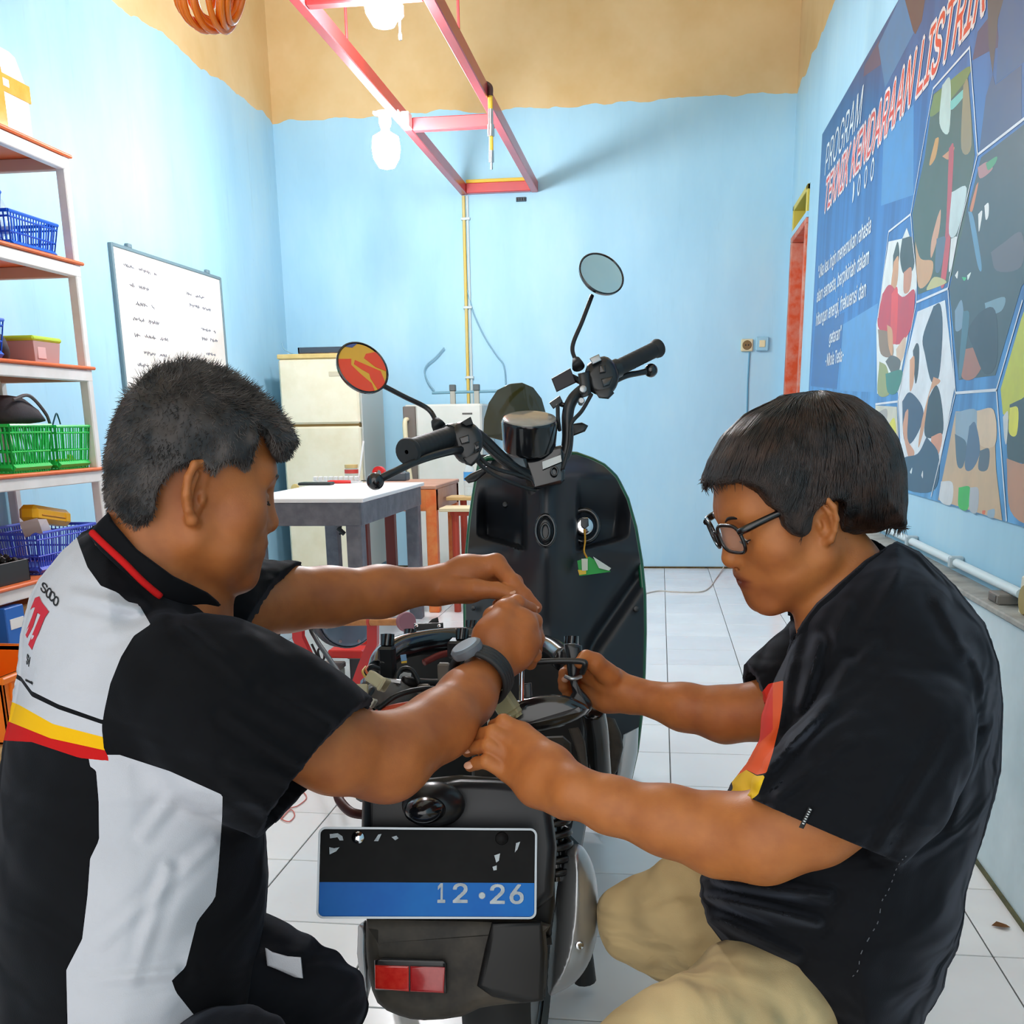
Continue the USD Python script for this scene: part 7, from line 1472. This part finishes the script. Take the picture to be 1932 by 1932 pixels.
def shirt2(P):
    t = torf2(P); uv, z = to_uv(P)
    t = crease(t, uv, folds2+folds3)
    sn_ = chain(P, sl2[0], sl2[1], .03); sn_ = smin(sn_, rc(P, C(1650, 1500, 1.09), C(1612, 1560, 1.085), .062, .05), .04)
    sn_ = crease(sn_, uv, folds3); sf_ = chain(P, sr2[0], sr2[1], .02)
    def cuff(s0, a, ax): pl = ((P-a.astype(np.float32))@ax.astype(np.float32)); s = np.maximum(s0, pl); return np.maximum(s, -np.maximum(s0+.0135, -(pl+.04)))
    sn_ = cuff(sn_+wr(P, .016, 14, 21), a_, ax1); sf_ = cuff(sf_+wr(P, .01, 18, 22), a2, ax2)
    d = smin(smin(t+wr(P, .012, 9, 25), sn_, .014), sf_, .02)
    return np.maximum(d, (P@CU.astype(np.float32)-float(C(1600, 2010, 1.1)@CU))*-1.).astype(np.float32)
pts = np.array([C(u, v, d) for u, v, d in ((1300, 2010, 1.1), (1300, 1000, 1.55), (1920, 2010, 1.1), (1920, 1000, 1.5), (1400, 1640, 1.0), (1400, 1250, 1.6), (1650, 1400, .98))])
sv, sf, sn = surf(shirt2, pts.min(0)-.04, pts.max(0)+.04, .0048, slack=2.5)
tee = cloth('tee_black', (17, 18, 22), .18, .8, 7.)
whole = (sv, sf, sn); far_enough = lambda w: to_uv(w)[1]
def front_print(poly, ms): p = Poly2(poly, 1., 40); return split(ms, lambda q, w: p(q))
wave = lambda u: 0
pr_o, rest = front_print([(1380, 1470), (1400, 1440), (1432, 1395), (1428, 1350), (1436, 1308), (1450, 1290), (1478, 1284), (1476, 1330), (1470, 1370), (1458, 1420), (1446, 1458), (1428, 1462), (1408, 1452)], whole)
pr_y, rest = front_print([(1380, 1474), (1404, 1450), (1428, 1464), (1444, 1462), (1430, 1500), (1412, 1512), (1384, 1508), (1376, 1496), (1383, 1488)], rest)
pr_r, pr_o = split(pr_o, lambda q, w: np.maximum(q[:, 1]-(1395-.9*(q[:, 0]-1440)), (q[:, 0]-1458)*.6))
tee_p = cloth_piece('t_shirt', tee, rest, h2)
cloth_piece('chest_print', mat('print_orange', (244, 92, 30), .8), pr_o, tee_p, 'orange part of the chest print'); cloth_piece('chest_print', mat('print_redorange', (232, 52, 34), .8), pr_r, tee_p, 'red part of the chest print'); cloth_piece('chest_print', mat('print_yel', (244, 196, 28), .8), pr_y, tee_p, 'yellow part of the chest print')
# collar rib, sleeve tag
front = ((sn*(EYE-sv)).sum(1) > 0); suv, sz = to_uv(sv); front_only = np.where(front)[0]; ftree = cKDTree(suv[front_only])
nb2 = lambda P: smin(smin(headL2(P), earL2(P), .007), neck2(P), .025)
def ribf(P): return smax(nb2(P)-.0105, np.abs(shirt2(P)-.004)-.0115, .003).astype(np.float32)
p_ = np.array([C(u, v, d) for u, v, d in ((1500, 1240, 1.12), (1760, 1000, 1.12), (1500, 1240, 1.36), (1760, 1000, 1.36))]); rv, rf_, rn = surf(ribf, p_.min(0)-.05, p_.max(0)+.05, .0032, slack=2.2); put('collar_rib', (rv, rf_), tee, tee_p, 'ribbed collar', normals=rn)
put('sleeve_tag', panel([(1507, 1561), (1516, 1564), (1534, 1527), (1526, 1522)], float(np.median(to_uv(drop([(1520, 1545)], .0))[1]))-.003, .004, .0008), mat('tag_black', (10, 10, 12), .6), h2)
tz = float(to_uv(drop([(1520, 1545)], .0))[1][0])-.0045
for k in range(7):
    u, v = 1513+2.2*k, 1554-4.4*k; put('tag_letter', panel([(u, v), (u+4, v+2), (u+5.2, v-.2), (u+1.2, v-2.2)], tz, .002, .0003), mat('tag_ink', (206, 206, 206), .7), h2)
# side seam stitches
stp = [(1710, 1615), (1700, 1625), (1690, 1642), (1684, 1660), (1674, 1685), (1664, 1700), (1657, 1738), (1644, 1762), (1624, 1800), (1619, 1830), (1606, 1845)]
dp = drop(spline(stp, 5), .0012); put('seam_stitch', cat([tube(dp[k:k+2], .0006, 5) for k in range(0, len(dp)-1, 3)]), mat('stitch_grey', (92, 94, 100), .8), tee_p, smooth=True)
# khaki trousers
kh = cloth('khaki', (212, 186, 138), .06, .8, 7.)
kf_, kn_ = C(1205, 1738, 1.44), C(1150, 2120, 1.0)
def tro2(P):
    d = chain(P, [C(1560, 1800, 1.42), C(1400, 1745, 1.40), C(1290, 1722, 1.41), kf_], [.085, .076, .070, .056], .03)
    d = smin(d, chain(P, [kf_, C(1270, 1780, 1.47), C(1400, 1900, 1.55), C(1500, 1960, 1.62)], [.054, .053, .05, .045], .015), .02)
    d = smin(d, chain(P, [C(1600, 2010, 1.35), C(1440, 1925, 1.20), C(1290, 2008, 1.08), kn_], [.10, .090, .082, .078], .03), .02)
    d = smin(d, chain(P, [kn_, C(1230, 2330, 1.1), C(1330, 2520, 1.2)], [.072, .06, .048], .02), .02)
    f = (P-kf_.astype(np.float32))@(CR*.9+CU*.3).astype(np.float32); f2 = P@(CR*.5+CU*.85).astype(np.float32)
    return (d+wr(P, .014, 13, 31)+.0012*np.sin(f*150+9*meshkit.noise(P*8, 6))*ss((.22-f)/.1)*ss((f+.1)/.1)).astype(np.float32)
pts = np.array([C(u, v, d) for u, v, d in ((1100, 1620, 1.55), (1100, 2150, .93), (1760, 2000, 1.4), (1760, 1700, 1.5), (1400, 2560, 1.2), (1000, 2200, 1.0))])
lo_, hi_ = pts.min(0)-.05, pts.max(0)+.05; lo_[2] = max(lo_[2], .002)
tv, tf, tn = surf(tro2, lo_, hi_, .006); put('trousers', (tv, tf), kh, h2, normals=tn)
